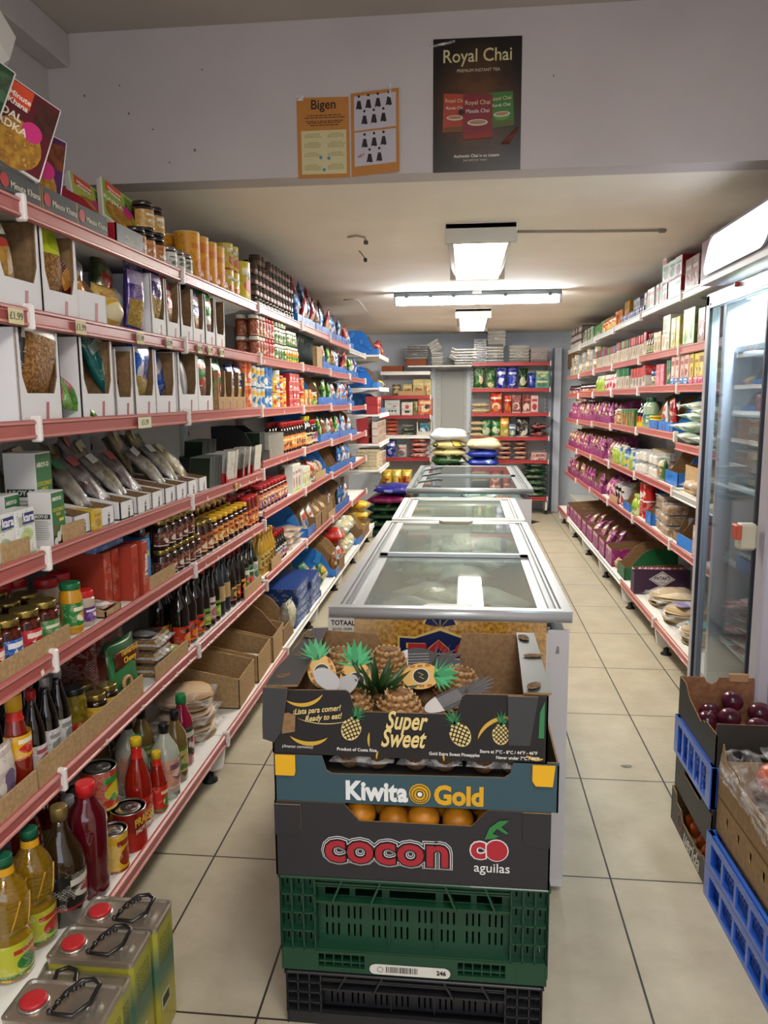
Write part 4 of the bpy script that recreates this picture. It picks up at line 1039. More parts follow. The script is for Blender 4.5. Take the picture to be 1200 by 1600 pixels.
# sixth shelf up: white snack boxes, spice jars, blue boxes
boxrow('L', 5, 1.66, [(wbox3, snk_bright, 2, .1, .1), (wbox1, snk_yel, 1, .05, 0, .02), (wboxlow, snk_maroon, 2, .1, .6), (None, .32), (wbox2, snk_purp, 1, .05, -.1, .01), (wbox2, snk_red, 1, 0, 0, .01), (wbox2, None, 0), (wbox2, snk_navy, 1), (wbox2, snk_dkgreen, 1, 0, .1), (wbox2, None, 0)])
one('L', 5, 2.19, snk_silver, .05, .3, .5, .6, .13); one('L', 5, 2.29, snk_ybox, .0, 0, .1, 0, .0); one('L', 5, 2.44, snk_purp, .01, -.3, .05, -.12); one('L', 5, 2.56, wboxlow, .03); one('L', 5, 2.32, snk_olive, .05, .2, .2, -.7, .09)
run('L', 5, 3.87, 4.05, spicej, 2, 2); run('L', 5, 4.05, 4.24, spicer, 2, 2)
run('L', 5, 4.26, 4.50, olivetin, 1, 3); run('L', 5, 4.52, 4.85, corn, 2, 1); run('L', 5, 4.55, 4.8, olivetin, 1, 1, dz=.096, flat=True)
run('L', 5, 4.88, 5.36, blacksach, 1, 1, .02, .006, rzj=.02, roll=-.12)
one('L', 5, 5.52, K('display_box', 'display box', 'plain tan box end beside the black pouches', .22, .26, .19, dbox(.22, .26, .19, .15, CARDL, CARDL, 'low')))
boxrow('L', 5, 5.66, [(bbox3, cand_wht, 1, 0, .1), (bbox2, cand_grn, 2, -.1, .2), (bbox2, cand_brn, 2, -.1, .1), (bbox1, cand_wht, 2, 0, .1), (bbox2, cand_blue, 2), (bbox1, cand_red, 2, -.3, .2), (bbox1, cand_brn, 1, -.2, 0), (bbox3, None, 0), (bbox1, cand_grn, 2, 0, .1), (bbox2, cand_wht, 1), (bbox1, cand_blue, 1)])

# fifth shelf up
boxrow('L', 4, 1.72, [(wbox3, snk_brown, 1, -.05, -.12, .03), (None, .10), (wbox3, snk_green, 1, .7, 1.25, .05), (wbox2, snk_teal, 1, .2, .5, .07), (wbox1, snk_blue, 1, -.05, -.15, .03), (wbox1, None, 0), (None, .03), (wbox3, snk_grey, 1, .05, 0, .0), (wbox1, snk_dkgreen, 1, .0, -.05, .01)])
for ob in [o_ for (d_, *_), l_ in PENDING.items() if d_.startswith('black topped bag') for _, o_ in l_]: text('TTAR', .03, mat('#dcd8cc', .4), ob, (.012, .0, .178), (PI / 2, 0, PI / 2), off=.001)
boxrow('L', 4, 3.20, [(cboxs, snk_dkgreen, 1, 0, .1), (cboxs, None, 0), (cboxs, snk_navy, 1, 0, .1), (cboxs, snk_navy, 1, 0, -.1)])
one('L', 4, 2.75, snk_blue, .04, .2, .1, .5, .03)
run('L', 4, 3.62, 3.78, tino, 1, 2); run('L', 4, 3.78, 4.0, [tinw, tinw], 1, 2, gap=.003); run('L', 4, 4.0, 4.2, tinb, 1, 2)
run('L', 4, 4.2, 4.55, [tiny_, tinw, tinr, tiny_], 2, 2, miss=.4); run('L', 4, 4.55, 4.85, redcube, 1, 4, gap=.006)
run('L', 4, 4.86, 5.25, [mixbox, tinr, mixbox, tinw], 2, 2, miss=.5); run('L', 4, 5.25, 5.45, [corn, olivetin], 1, 1)
boxrow('L', 4, 5.46, [(bbox3, None, 0), (bbox1, cand_grn, 2, 0, .2), (bbox3, cand_grn, 1, 0, .2), (bbox2, cand_wht, 1), (bbox1, cand_wht, 2, -.2, .2), (bbox2, cand_blue, 1), (bbox2, cand_wht, 2), (bbox2, cand_blue, 1), (bbox2, cand_red, 1), (bbox1, None, 0), (bbox2, cand_blue, 1)])

# fourth shelf up
o = None
for q, y in enumerate((1.46, 1.545, 1.63, 1.715)):
    c = one('L', 3, y, kara, .012, .04)
    b = MB(); b.box((0, 0, 0), (.0008, .05, .026), mat('#232c6c', .4)); obj('brand_panel', b, c, (.0262, .012, .093))
    text('kara', .028, mat('#e8e8ee', .4), c, (.0268, .012, .094), (PI / 2, 0, PI / 2), off=.0006)
for y in (1.50, 1.62, 1.74):
    c = one('L', 3, y, kara, .2, .04, dz=.12, row=2)
    obj('brand_panel', box((0, 0, 0), (.0008, .05, .026), mat('#232c6c', .4)), c, (.0262, .012, .093)); text('kara', .026, mat('#e8e8ee', .4), c, (.0268, .012, .093), (PI / 2, 0, PI / 2))
def aroyput(y, k, sb, row=0):
    c = one('L', 3, y, k, sb, .05, row=row); s = k.h / .235; X = k.d / 2 + .0006
    text('AROY-D', .017 * s ** .5, mat('#e8e6dc', .5), c, (X, -.005, k.h * .86), (PI / 2, 0, PI / 2), off=.0003)
    text('COCONUT\nMILK', .015 * s ** .5, mat('#c9b62c', .5), c, (X, 0, k.h * .62), (PI / 2, 0, PI / 2), off=.0002)
    obj('yellow_flash', box((0, 0, 0), (.0006, k.w * .34, k.h * .05), mat('#d8c62c', .4)), c, (X, k.w * .2, k.h * .47))
    p = MB()
    for (yy, zz, r, mt) in ((-.28, .33, .15, mat('#7a4a24', .6)), (.18, .27, .19, mat('#e2e0da', .5)), (-.06, .17, .20, mat('#dedcd6', .5)), (-.3, .08, .17, mat('#dad8d2', .5))):
        p.lathe([(.0001, 0), (r * k.w * .8, 0)], mt, 16, M=Matrix.Translation((X + .0002 + .0003 * zz, yy * k.w, zz * k.h)) @ Matrix.Diagonal((1, 1, 1.25, 1)) @ Matrix.Rotation(PI / 2, 4, 'Y'), cap=False)
    obj('coconut_picture', p, c)
    obj('black_base_band', box((0, 0, 0), (.0004, k.w * .96, k.h * .2), mat('#1a1f1c', .4)), c, (X - .0001, 0, k.h * .11))
    for sy in (-1,):
        obj('side_band', box((0, 0, 0), (k.d * .86, .0006, k.h * .085), mat('#24352c', .4)), c, (0, sy * (k.w / 2 + .0004), k.h * .56))
        text('AROY-D', .018 * s, mat('#d8d8d0', .5), c, (0, sy * (k.w / 2 + .0009), k.h * .56), (PI / 2, 0, 0), off=.0004)
        t2 = MB()
        for q in range(9): t2.box((0, 0, k.h * (.47 - q * .04)), (k.d * random.uniform(.5, .8), .0006, k.h * .008), mat('#77777a', .6))
        obj('small_print', t2, c, (0, sy * (k.w / 2 + .0004), 0))
aroyput(1.865, aroys, .012); aroyput(1.785, aroys, .085, 1)
aroyput(1.92, aroy, .075, 1); aroyput(1.83, aroy, .165, 2); aroyput(1.735, aroy, .165, 2)
one('L', 3, 1.93, K('cardboard_strip', 'cardboard strip', 'short brown cardboard piece beside the coconut milk', .11, .006, .05, block(.11, .006, .05, CARDL, 0)), .004)
one('L', 3, 1.66, K('cardboard_strip', 'cardboard strip', 'short brown cardboard piece at the picture edge', .11, .006, .05, block(.11, .006, .05, CARDL, 0)), .004)
specs = [(2.0, pkC), (2.15, pkB), (2.29, pkA), (2.42, pkC), (2.53, pkA), (2.65, None), (2.76, pkC), (2.88, pkC), (3.0, pkD)]
for y, pkk in specs:
    one('L', 3, y + .02, trayW, .03, random.uniform(-.03, .03))
    if pkk:
        one('L', 3, y + .02, pkk, .06, .1, .75, random.uniform(-.25, .25), .045)
        one('L', 3, y + .03, random.choice((pkA, pkB, pkC, pkD)), .19, .1, .5, random.uniform(-.3, .3), .06, row=1)
one('L', 3, 2.095, K('yellow_box', 'box', 'small yellow box between the white trays', .05, .10, .06, block(.05, .10, .06, pr('#c9a72c', '#a8871c', None, 26))), .02)
for y in (2.45, 2.8, 2.95): one('L', 3, y, pkD if y > 2.7 else pkA, .2, .3, .4, .5, .10, row=2)
run('L', 3, 3.10, 3.26, sachd, 1, 1, .03, .001, rzj=.02, roll=-.2)
for y0, y1 in ((3.26, 3.44), (3.46, 3.66), (3.68, 3.82)):
    tr_ = K('sachet_tray', 'tray', 'red sided tray of seasoning sachets', y1 - y0, .12, .06, dbox(y1 - y0, .12, .06, .045, mat('#b3262a', .4), CARD, 'low'))
    one('L', 3, (y0 + y1) / 2, tr_, .01)
    for yy in (y0 + .06, y1 - .05): one('L', 3, yy, sachet, -.035, PI / 2 + random.uniform(-.3, .3), 0, .1, dz=.012, row=1)
    run('L', 3, y0 + .01, y1 - .02, sachet, 1, 1, .03, .004, rzj=.25, roll=-.35, dz=.005)
one('L', 3, 3.5, K('sachet_tray', 'tray', 'black tray of dark sachets raised behind', .24, .10, .11, dbox(.24, .10, .11, .09, BLK, BLK, 'low')), .16)
run('L', 3, 3.42, 3.62, sachd, 1, 1, .17, .002, rzj=.02, roll=-.2, dz=.05, row0=1)
# beyond the step: fourth shelf continues a little higher
boxk = K('black_box', 'box', 'black slanted display box with green sachets', .16, .26, .18, dbox(.16, .26, .18, .05, mat('#1c1b1b', .4), BLK, 'slant'))
one('L', 3, 3.95, boxk); run('L', 3, 3.9, 4.02, sachd, 1, 1, .03, .002, roll=-.15, dz=.02)
run('L', 3, 4.05, 4.40, sachet, 1, 1, .02, .006, rzj=.02, roll=-.05)
run('L', 3, 4.42, 5.05, sauceB, 2, 1, .015, .004)
run('L', 3, 5.08, 5.28, soyY, 1, 1, .01); run('L', 3, 5.28, 5.5, redcap, 2, 1, .02)
boxrow('L', 3, 5.5, [(bbox3, cand_grn, 2, .1, .2), (bbox1, cand_brn, 2, .1, .2), (bbox2, cand_wht, 2), (bbox1, cand_brn, 2, 0, .3), (bbox2, cand_grn, 1), (bbox1, cand_wht, 2), (bbox2, cand_blue, 2), (bbox2, cand_wht, 1), (bbox1, None, 0), (bbox1, cand_wht, 1), (bbox3, None, 0)])

# third shelf up: pickle jars, red boxes, chutney and sauce jars
run('L', 2, 1.38, 1.93, [pickle_b, pickle_g, pickle_r, pickle_b, pickle_r, pickle_g, pickle_l], 1, 1, .012, .004)
run('L', 2, 1.36, 1.93, [pickle_g, pickle_r, pickle_g], 2, 1, .096, .004, row0=1)
one('L', 2, 1.955, mustard, .012)
run('L', 2, 2.0, 2.07, garlic, 1, 1, .012); run('L', 2, 1.98, 2.16, garlic_t, 1, 1, .11, row0=1)
run('L', 2, 1.9, 2.06, garlic_t, 1, 1, .20, row0=2, dz=0)
one('L', 2, 2.14, K('card_tray', 'tray', 'shallow brown tray of small wrapped sweets', .10, .12, .05, dbox(.10, .12, .05, .02, CARDL, CARDL, 'low')), .012)
one('L', 2, 2.14, K('sweet_packet', 'packet', 'small foil packet in shallow tray', .08, .10, .03, flat(.08, .10, .03, pr('#9a8a84', '#b5403a', '#d6d0cc', 50, .25), None, 5)), .02, dz=.012)
for y in (2.195, 2.25, 2.305): one('L', 2, y, mitco, .012 if y > 2.3 else .05, flat=False)
o = one('L', 2, 2.365, mitco, .004)
text('Mitco', .03, mat('#e8e0d4', .5), o, (.0758, .004, .10), Matrix(((0, 0, 1), (0, -1, 0), (1, 0, 0))).to_euler(), off=.0006)
run('L', 2, 2.40, 2.52, blueb2, 1, 1, .03); one('L', 2, 2.24, bluef, .06, dz=.178); one('L', 2, 2.4, bluef, .11, dz=.176, row=1); one('L', 2, 2.42, bluef, .13, dz=.228, row=2)
run('L', 2, 2.56, 2.96, chut, 2, 2, .012, .004, miss=.15); run('L', 2, 2.6, 2.96, chut2, 1, 1, .16, .004, row0=2)
run('L', 2, 2.96, 3.10, chut2, 2, 1, .012); 
run('L', 2, 3.10, 3.62, yel_jar, 3, 1, .012, .004); run('L', 2, 3.10, 3.60, yel_jar, 1, 1, .09, .004, dz=.136, row0=3, flat=True)
run('L', 2, 3.62, 3.83, red_jar2, 3, 1, .012, .004)
one('L', 2, 2.50, K('cardboard_strip', 'cardboard strip', 'brown cardboard strip before the blue boxes', .24, .006, .05, block(.24, .006, .05, CARDL, 0)), .004)
one('L', 2, 1.69, K('cardboard_strip', 'cardboard strip', 'brown cardboard strip before the pickle jars', .36, .006, .05, block(.36, .006, .05, CARDL, 0)), .004)
run('L', 2, 3.86, 4.52, red_jar, 2, 1, .012, .005)
run('L', 2, 4.62, 4.9, upcart, 1, 1, .02, .008); run('L', 2, 4.9, 5.2, upcart2, 2, 1, .02, .006)
nutb = K('nut_packet', 'packet', 'clear packet of mixed nuts', .14, .12, .13, bag(.14, .10, .13, film('#e6d9c2', .5), speck('#8c5a34', '#c9a27a', 60, .5, (.4, .6), .5), .8, 41))
redp = K('nut_packet', 'packet', 'red and tan packet of nuts', .15, .12, .15, bag(.15, .10, .15, pr('#a8342c', '#c9a884', '#7c4c2c', 22, .3), None, .8, 42))
run('L', 2, 5.2, 5.9, [nutb, redp, nutb], 2, 1, .02, .006, tilt=.2, rzj=.3)
one('L', 2, 5.45, K('cardboard_strip', 'cardboard strip', 'brown cardboard strip before the nut packets', .4, .006, .06, block(.4, .006, .06, CARDL, 0)), .004)
boxrow('L', 2, 5.92, [(bbox3, None, 0), (bbox1, None, 0), (bbox2, cand_blue, 2), (bbox2, cand_blue, 1), (bbox2, cand_wht, 1), (bbox2, cand_blue, 1), (bbox1, cand_blue, 1), (bbox3, None, 0)])

# second shelf up: bottles
run('L', 1, 1.455, 1.77, [ketn, K('spice_pouch', 'pouch', 'pale printed spice pouch at the picture edge', .10, .05, .16, bag(.10, .05, .16, pr('#b9a9a4', '#6c5a7a', '#cfc6bc', 30), None, .4, 52)), ketn], 1, 1, .012, .004, n=3)
one('L', 1, 1.76, soyr, .03)
for y, sb in ((1.825, .03), (1.895, .035)): one('L', 1, y, soyb, sb)
run('L', 1, 1.70, 1.98, soyb, 2, 1, .11, .01, row0=1)
one('L', 1, 1.975, olive, .03); run('L', 1, 2.03, 2.17, honey, 2, 1, .012)
tamm = K('tamarind_pouch', 'pouch', 'green and brown pouch reading Tamarind Chewy', .17, .05, .20, bag(.17, .05, .20, pr('#3a7a48', '#2f6a3e', '#93a884', 10, .3, .6, False), None, .4, 61, mtop=mat('#2a5c34', .3)))
o = one('L', 1, 2.26, tamm, .02, -.1, .08)
obj('brown_band', MB().pillow(.15, .055, .012, mat('#5c2414', .35), seed=2, seal=.0), o, (.022, 0, .115))
text('Tamarind\nChewy', .026, mat('#e0b23a', .4), o, (.0325, 0, .15), (PI / 2, 0, PI / 2), off=.0005)
obj('ring_sweet_picture', MB().tube([(.0, .022 * math.cos(q), .022 * math.sin(q)) for q in [i * PI / 6 for i in range(12)]], .007, mat('#b58a5c', .5), 6, True), o, (.024, -.02, .06))
one('L', 1, 2.28, K('noodle_box', 'box', 'dark red box standing behind the tamarind pouch', .19, .14, .22, carton(.19, .14, .22, pr('#6c1f1c', '#8a3a26', '#3a1210', 12), pr('#6c1f1c', '#551714', None, 12))), .1, row=1)
dryf = K('spice_slab', 'packet', 'clear pack of dried slices with black label', .17, .15, .045, lambda: [('contents', MB().box((0, 0, .02), (.13, .15, .034), speck('#8c6f44', '#6b5230', 60, .6), .006)), ('clear_film', MB().pillow(.18, .17, .05, film(a=.3), O=(-.085, 0, .022), U=(0, -1, 0), V=(1, 0, 0), seed=5, wob=.3)), ('top_label', MB().box((0, 0, .043), (.09, .11, .002), mat('#23211f', .4)))])
run('L', 1, 2.44, 2.62, dryf, 1, 3, .012, n=1)
one('L', 1, 2.66, K('seed_packet', 'packet', 'yellow green packet lying below the dried slices', .13, .12, .05, flat(.13, .12, .05, pr('#a5b02c', '#d9dcc8', '#6a7a1c', 20, .3), None, 8)), .012)
run('L', 1, 2.73, 2.98, winer, 2, 1, .015, .004)
run('L', 1, 2.98, 3.18, [wineg, winep, wineg], 1, 1, .015, .004); run('L', 1, 3.0, 3.5, [winep, kikk], 1, 1, .09, .004, row0=1)
run('L', 1, 3.18, 3.34, blueb, 2, 1, .015, .006)
run('L', 1, 3.34, 3.56, kikk, 2, 1, .015, .004); run('L', 1, 3.56, 3.72, greenb, 2, 1, .015, .004); run('L', 1, 3.72, 3.83, whiteb, 1, 1, .015, .004, n=1)
run('L', 1, 3.86, 4.15, yelb, 2, 1, .015, .004); run('L', 1, 4.15, 4.46, redcap, 3, 1, .015, .006)
one('L', 1, 1.99, strip_long, .004); one('L', 1, 1.46, K('cardboard_strip', 'cardboard strip', 'brown cardboard strip before the chilli sauce', .42, .006, .06, block(.42, .006, .06, CARDL, 0)), .004)
one('L', 1, 2.56, strip_card, .004)
one('L', 1, 3.62, strip_card, .004); one('L', 1, 4.1, K('cardboard_strip', 'cardboard strip', 'pale cardboard strip before the red capped bottles', .22, .006, .06, block(.22, .006, .06, CARDL, 0)), .004)
crk = K('cracker_pack', 'packet', 'clear pack of flat brown crackers', .20, .18, .035, flatbread(.20, .18, .035, mat('#b08a58', .7), mat('#9a7446', .7), 3, 4))
run('L', 1, 4.5, 4.95, crk, 1, 3, .015, .01)
boxrow('L', 1, 4.98, [(bbox3, cand_wht, 2, .1, .2), (cboxt, cand_wht, 2, .2, .3), (cboxt, nutb, 2, .2, .3), (cboxt, nutb, 1, .2, .2), (cboxs, cand_wht, 1, 0, .2), (bbox1, nutb, 1), (bbox3, cand_blue, 2, 0, .2), (bbox1, cand_blue, 2, 0, .3), (bbox1, cand_wht, 1)])
one('L', 1, 5.9, K('cardboard_strip', 'cardboard strip', 'brown cardboard strip at the far end', .3, .006, .06, block(.3, .006, .06, CARDL, 0)), .004)

# bottom shelf
one('L', 0, 1.515, oilb, .055); one('L', 0, 1.625, oilb, .058); run('L', 0, 1.44, 1.70, oilb, 1, 1, .17, .02, row0=1)
one('L', 0, 1.712, darkoil, .035, .1); one('L', 0, 1.815, squash, .01); run('L', 0, 1.72, 1.95, squash2, 1, 1, .17, .01, row0=1); one('L', 0, 1.90, greycap, .13)
one('L', 0, 1.925, ycan, .008)
o = one('L', 0, 2.035, praise, .002); text('PRAISE', .034, mat('#d9b23a', .4), o, (.0535, -.012, .092), (PI / 2, 0, PI / 2 - .25), off=.0006, sx=.8); text('PALM NUT', .02, mat('#d8cfae', .4), o, (.0535, -.01, .066), (PI / 2, 0, PI / 2 - .2), sx=.85)
o = one('L', 0, 2.03, K('food_tin', 'tin', 'plain ringed tin standing beneath the tomato tin', .105, .105, .12, can(.052, .12, pr('#b5352a', '#d9b52c', None, 12))), .108, row=1)
one('L', 0, 2.035, tomcan, .085, dz=.121, row=1); one('L', 0, 2.13, tomcan, .19, row=2)
one('L', 0, 2.148, pride, .028); one('L', 0, 2.228, prides, .012); one('L', 0, 2.10, prides, .16, row=1); one('L', 0, 2.30, greenneck, .10, row=1)
one('L', 0, 2.325, clearb, .008); one('L', 0, 2.435, amberb, .02); one('L', 0, 2.55, greencap, .04)
run('L', 0, 2.30, 2.52, [clearb, amberb, clearb], 1, 1, .14, .01, row0=1); run('L', 0, 2.3, 2.6, [amberb, greencap, amberb], 1, 1, .25, .01, row0=2)
fb1 = K('flatbread_pack', 'bread', 'clear bag of small folded flatbreads', .24, .22, .06, flatbread(.24, .22, .06, mat('#c2a684', .8), mat('#a98a66', .8), 8, 1))
fb2 = K('flatbread_pack', 'bread', 'clear bag of round thin flatbreads', .24, .24, .05, flatbread(.24, .24, .05, mat('#bf9d72', .8), mat('#a3825a', .8), 10, 2))
run('L', 0, 2.66, 2.9, fb1, 1, 2, .04, n=1); one('L', 0, 2.80, fb2, .05, .2, dz=.125); one('L', 0, 2.96, fb1, .1, .4, row=1)
for y in (3.17, 3.47, 3.75): one('L', 0, y, cbox, .02, .03)
one('L', 0, 3.98, cboxt, .02)
one('L', 0, 3.52, K('sweet_packet', 'packet', 'small red and white packet inside the open box', .16, .14, .05, flat(.16, .14, .05, pr('#b9a9a0', '#a8323a', '#d8d2cc', 30, .3), None, 9)), .06, dz=.03)
one('L', 0, 4.08, K('noodle_pack', 'packet', 'clear bag of white rice noodles', .16, .12, .20, bag(.16, .10, .20, film('#dcdcc8', .55), speck('#cfcdb8', '#b0ae94', 70, .6, (.4, .6), .5), .9, 71)), .0, dz=.0, tilt=-.1)
pacc = K('frozen_box', 'box', 'dark blue carton with lighter print', .34, .24, .045, carton(.34, .24, .045, pr('#1c3a7a', '#2c62a8', '#9ab0cc', 22, .35, .5), pr('#1c3a7a', '#162e62', '#c9884a', 16, .35, .56)))
run('L', 0, 4.20, 4.56, pacc, 1, 5, .02, n=1); run('L', 0, 4.58, 4.94, pacc, 1, 4, .02, n=1)
mixk = K('grain_bag', 'packet', 'clear bag of pale grains with pink label', .18, .14, .16, bag(.18, .12, .16, film('#dccfb8', .5), speck('#c4ad84', '#9c8458', 60, .6), .75, 72))
mixg = K('grain_bag', 'packet', 'green printed noodle bag', .16, .12, .15, bag(.16, .12, .15, pr('#2c6a3a', '#c9b88a', '#d8a02c', 20, .3), None, .7, 73))
run('L', 0, 4.98, 5.45, [mixk, mixg, mixk], 2, 1, .03, .01, rzj=.3)
boxrow('L', 0, 5.46, [(bbox1, cand_brn, 1), (cboxt, cand_wht, 1)])
redbread = K('bread_loaf', 'bread', 'red wrapped loaf with yellow print', .22, .20, .14, flat(.22, .20, .14, pr('#b5241c', '#d9a82c', '#8c1812', 10, .3, .58), None, 74))
clearbag = K('bun_bag', 'bread', 'clear bag of pale buns', .24, .2, .15, lambda: [('buns', MB().box((0, 0, .07), (.16, .2, .12), speck('#cfc6a0', '#a8a078', 20, .6), .03)), ('clear_bag', MB().pillow(.24, .2, .16, film('#f0f4e8', .3), O=(-.1, 0, .07), U=(0, -1, 0), V=(1, 0, 0), seed=3, wob=.4, nu=14, nv=14))])
run('L', 0, 5.92, 6.15, redbread, 1, 2, .03, n=1); run('L', 0, 6.18, 6.7, clearbag, 1, 2, .02, .01)
boxrow('L', 0, 6.72, [(bbox3, None, 0), (cboxt, None, 0), (cboxt, None, 0)])
yb = K('yellow_bag', 'packet', 'yellow printed flour bag', .26, .2, .10, flat(.26, .2, .10, pr('#d8ac1c', '#b5421c', '#e2cf6a', 12, .3, .6), None, 75))
run('L', 0, 7.4, 7.9, yb, 1, 3, .02, n=1)

# the deep far bay
redbx = K('tea_box', 'box', 'red tea box', .16, .12, .09, carton(.16, .12, .09, pr('#a32a2c', '#8c2024', '#d8c4b0', 20), mat('#9c2a2c', .4)))
smallb = K('small_packet', 'packet', 'small packet of mixed colours', .07, .06, .075, carton(.07, .06, .075, pr('#b5a494', '#b5342c', '#3a6a4c', 40, .35, .5), pr('#c9bdb0', '#b5342c', None, 40)))
bk = K('paper_bundle', 'bundle', 'flat cream bundle in film', .30, .22, .035, block(.30, .22, .035, speck('#c9bc9c', '#a89c7c', 30, .6), .006))
run('E', 5, 7.98, 8.45, bbox3, 1, 1, .02); run('E', 5, 8.5, 8.9, cand_red, 1, 1, .02, rzj=.5, roll=.5)
run('E', 4, 7.98, 8.6, bbox1, 1, 1, .02); run('E', 4, 8.55, 8.9, yb, 1, 1, .02)
run('E', 3, 7.98, 8.3, redbx, 1, 2, .02); run('E', 3, 8.32, 8.8, bbox1, 1, 1, .02)
run('E', 2, 7.98, 8.3, redbx, 1, 3, .12, row0=1); run('E', 2, 7.98, 8.85, smallb, 1, 3, .02, .006)
run('E', 1, 7.98, 8.35, bk, 1, 6, .02, n=1); run('E', 1, 8.35, 8.8, smallb, 1, 2, .02)

# ================================================================ RIGHT WALL
teab = K('tea_box', 'box', 'large dark red tea box with white end', .13, .22, .115, carton(.13, .22, .115, pr('#d9d6cd', '#8c1a22', '#3f8a4c', 16, .4, .5), pr('#8e1820', '#7c141c', None, 12, .4, .6, True, '#c9a09a')))
teaf = K('foil_box', 'box', 'box wrapped in shiny film', .12, .18, .18, carton(.12, .18, .18, pr('#a38a8c', '#7a4a50', '#d0c8c8', 20, .15), pr('#8a6a6c', '#6a3a40', '#b9aeb0', 20, .15)))
teadk = K('tea_box', 'box', 'tall dark red box beside the fridge', .13, .2, .22, carton(.13, .2, .22, mat('#7c2430', .4), mat('#6d2430', .4)))
wgb = K('tea_box', 'box', 'white and green tea box', .085, .12, .14, carton(.085, .12, .14, pr('#d0d2cc', '#4a8a4c', '#b5403a', 20, .4, .5), pr('#c9ccc6', '#a02830', None, 20)))
wbb = K('tea_box', 'box', 'tall white and blue box', .10, .12, .17, carton(.10, .12, .17, pr('#c9ccd0', '#2a5a9c', '#8c9098', 18, .4, .5), mat('#27538f', .4)))
blkb = K('tea_box', 'box', 'black box among the tea boxes', .07, .1, .15, block(.07, .1, .15, mat('#2a2322', .4)))
blued = K('small_blue_box', 'box', 'small dark blue box', .06, .05, .06, block(.06, .05, .06, pr('#1c2f6c', '#2c4a94', '#c0c4d0', 40)))
orb = K('tea_box', 'box', 'orange and yellow box', .09, .12, .15, carton(.09, .12, .15, pr('#c97a24', '#d9b23a', '#a33a1c', 16, .4, .5), mat('#c0661e', .4)))
yelt = K('tea_box', 'box', 'mustard yellow box', .09, .12, .18, carton(.09, .12, .18, pr('#c9982a', '#b5832a', None, 16), mat('#c0912a', .4)))
greent = K('tea_box', 'box', 'green and white box', .09, .10, .13, carton(.09, .10, .13, pr('#4c8a4a', '#d0d4c4', '#2c6a34', 18, .4, .5), mat('#4a7a44', .4)))
noodr = K('noodle_bag', 'packet', 'orange noodle packet slumped', .14, .06, .12, bag(.14, .06, .12, pr('#c9502a', '#d9a83a', '#d8d0c0', 18, .25), None, .5, 81))
run('R', 6, 4.0, 4.30, teadk, 1, 1, .02); run('R', 6, 4.30, 4.60, teaf, 1, 1, .02)
run('R', 6, 4.64, 5.05, teab, 1, 2, .02, .01); run('R', 6, 5.05, 5.26, wgb, 1, 1, .02); one('R', 6, 5.02, wgb, .02, dz=.142)
run('R', 6, 5.28, 5.55, wgb, 2, 1, .02); run('R', 6, 5.56, 5.78, wbb, 1, 1, .08); run('R', 6, 5.5, 6.3, blued, 1, 1, .01, .01, row0=1)
run('R', 6, 5.80, 5.96, blkb, 1, 1, .08); run('R', 6, 5.98, 6.2, wbb, 1, 1, .08); run('R', 6, 6.22, 6.42, yelt, 1, 1, .06); run('R', 6, 6.44, 6.75, orb, 1, 1, .05); run('R', 6, 6.6, 7.2, noodr, 1, 1, .01, rzj=.3, row0=1)
run('R', 6, 6.8, 7.7, greent, 2, 1, .04, .01); run('R', 6, 7.7, 8.4, [greent, wgb], 1, 1, .03, .01)
rollk = K('foil_roll', 'roll', 'foil roll with pale end cap', .075, .30, .075, lambda: [('roll', MB().lathe([(.037, 0), (.037, .30)], mat('#5c4848', .35), 12, M=Matrix.Translation((-.15, 0, .0375)) @ Matrix.Rotation(PI / 2, 4, 'Y')).lathe([(.0001, 0), (.03, 0), (.03, .004)], mat('#c9c4c0', .4), 12, M=Matrix.Translation((.15, 0, .0375)) @ Matrix.Rotation(PI / 2, 4, 'Y')))])
run('R', 6, 8.42, 9.28, rollk, 1, 3, .02, .008, miss=.3, rzj=.02)
# sixth shelf up
gcart = K('henna_carton', 'carton', 'tall green carton with round picture', .095, .10, .20, carton(.095, .10, .20, pr('#c9d0c0', '#5a8a3c', '#d0b83a', 16, .35, .5), pr('#5f8a3a', '#4c762e', None, 10, .35, .6)))
ycart = K('henna_carton', 'carton', 'yellow green carton with pictures', .085, .10, .18, carton(.085, .10, .18, pr('#b9a83a', '#6c7a2c', '#d8d6c8', 16, .35, .5), pr('#a5982c', '#7d7a28', None, 14)))
wcart = K('henna_carton', 'carton', 'white and green carton', .08, .10, .105, carton(.08, .10, .105, pr('#c3c8c0', '#7a9a6c', '#a88a5c', 18, .35, .5), mat('#b0b8ac', .4)))
rcart = K('henna_carton', 'carton', 'dark red carton with round white badge', .10, .10, .18, carton(.10, .10, .18, pr('#6c1620', '#8c2430', '#d6d0cc', 14, .35, .54), mat('#5c141c', .4)))
ocart = K('henna_carton', 'carton', 'orange red carton beside the fridge', .10, .10, .20, carton(.10, .10, .20, pr('#b5301c', '#d06a2c', '#e0d2b0', 14, .35, .52), mat('#a82c1c', .4)))
picc = K('henna_carton', 'carton', 'cream carton with small portraits', .08, .08, .13, carton(.08, .08, .13, pr('#c9b094', '#8c4a34', '#7c8a4c', 20, .35, .5), mat('#b58a5c', .4)))
run('R', 5, 4.0, 4.14, ocart, 1, 1, .01); run('R', 5, 4.12, 4.26, rcart, 1, 1, .01)
run('R', 5, 4.30, 4.56, gcart, 1, 1, .01, .008); run('R', 5, 4.58, 4.78, ycart, 1, 1, .01, .006); run('R', 5, 4.80, 5.0, wcart, 1, 2, .01); run('R', 5, 5.0, 5.22, picc, 1, 1, .01)
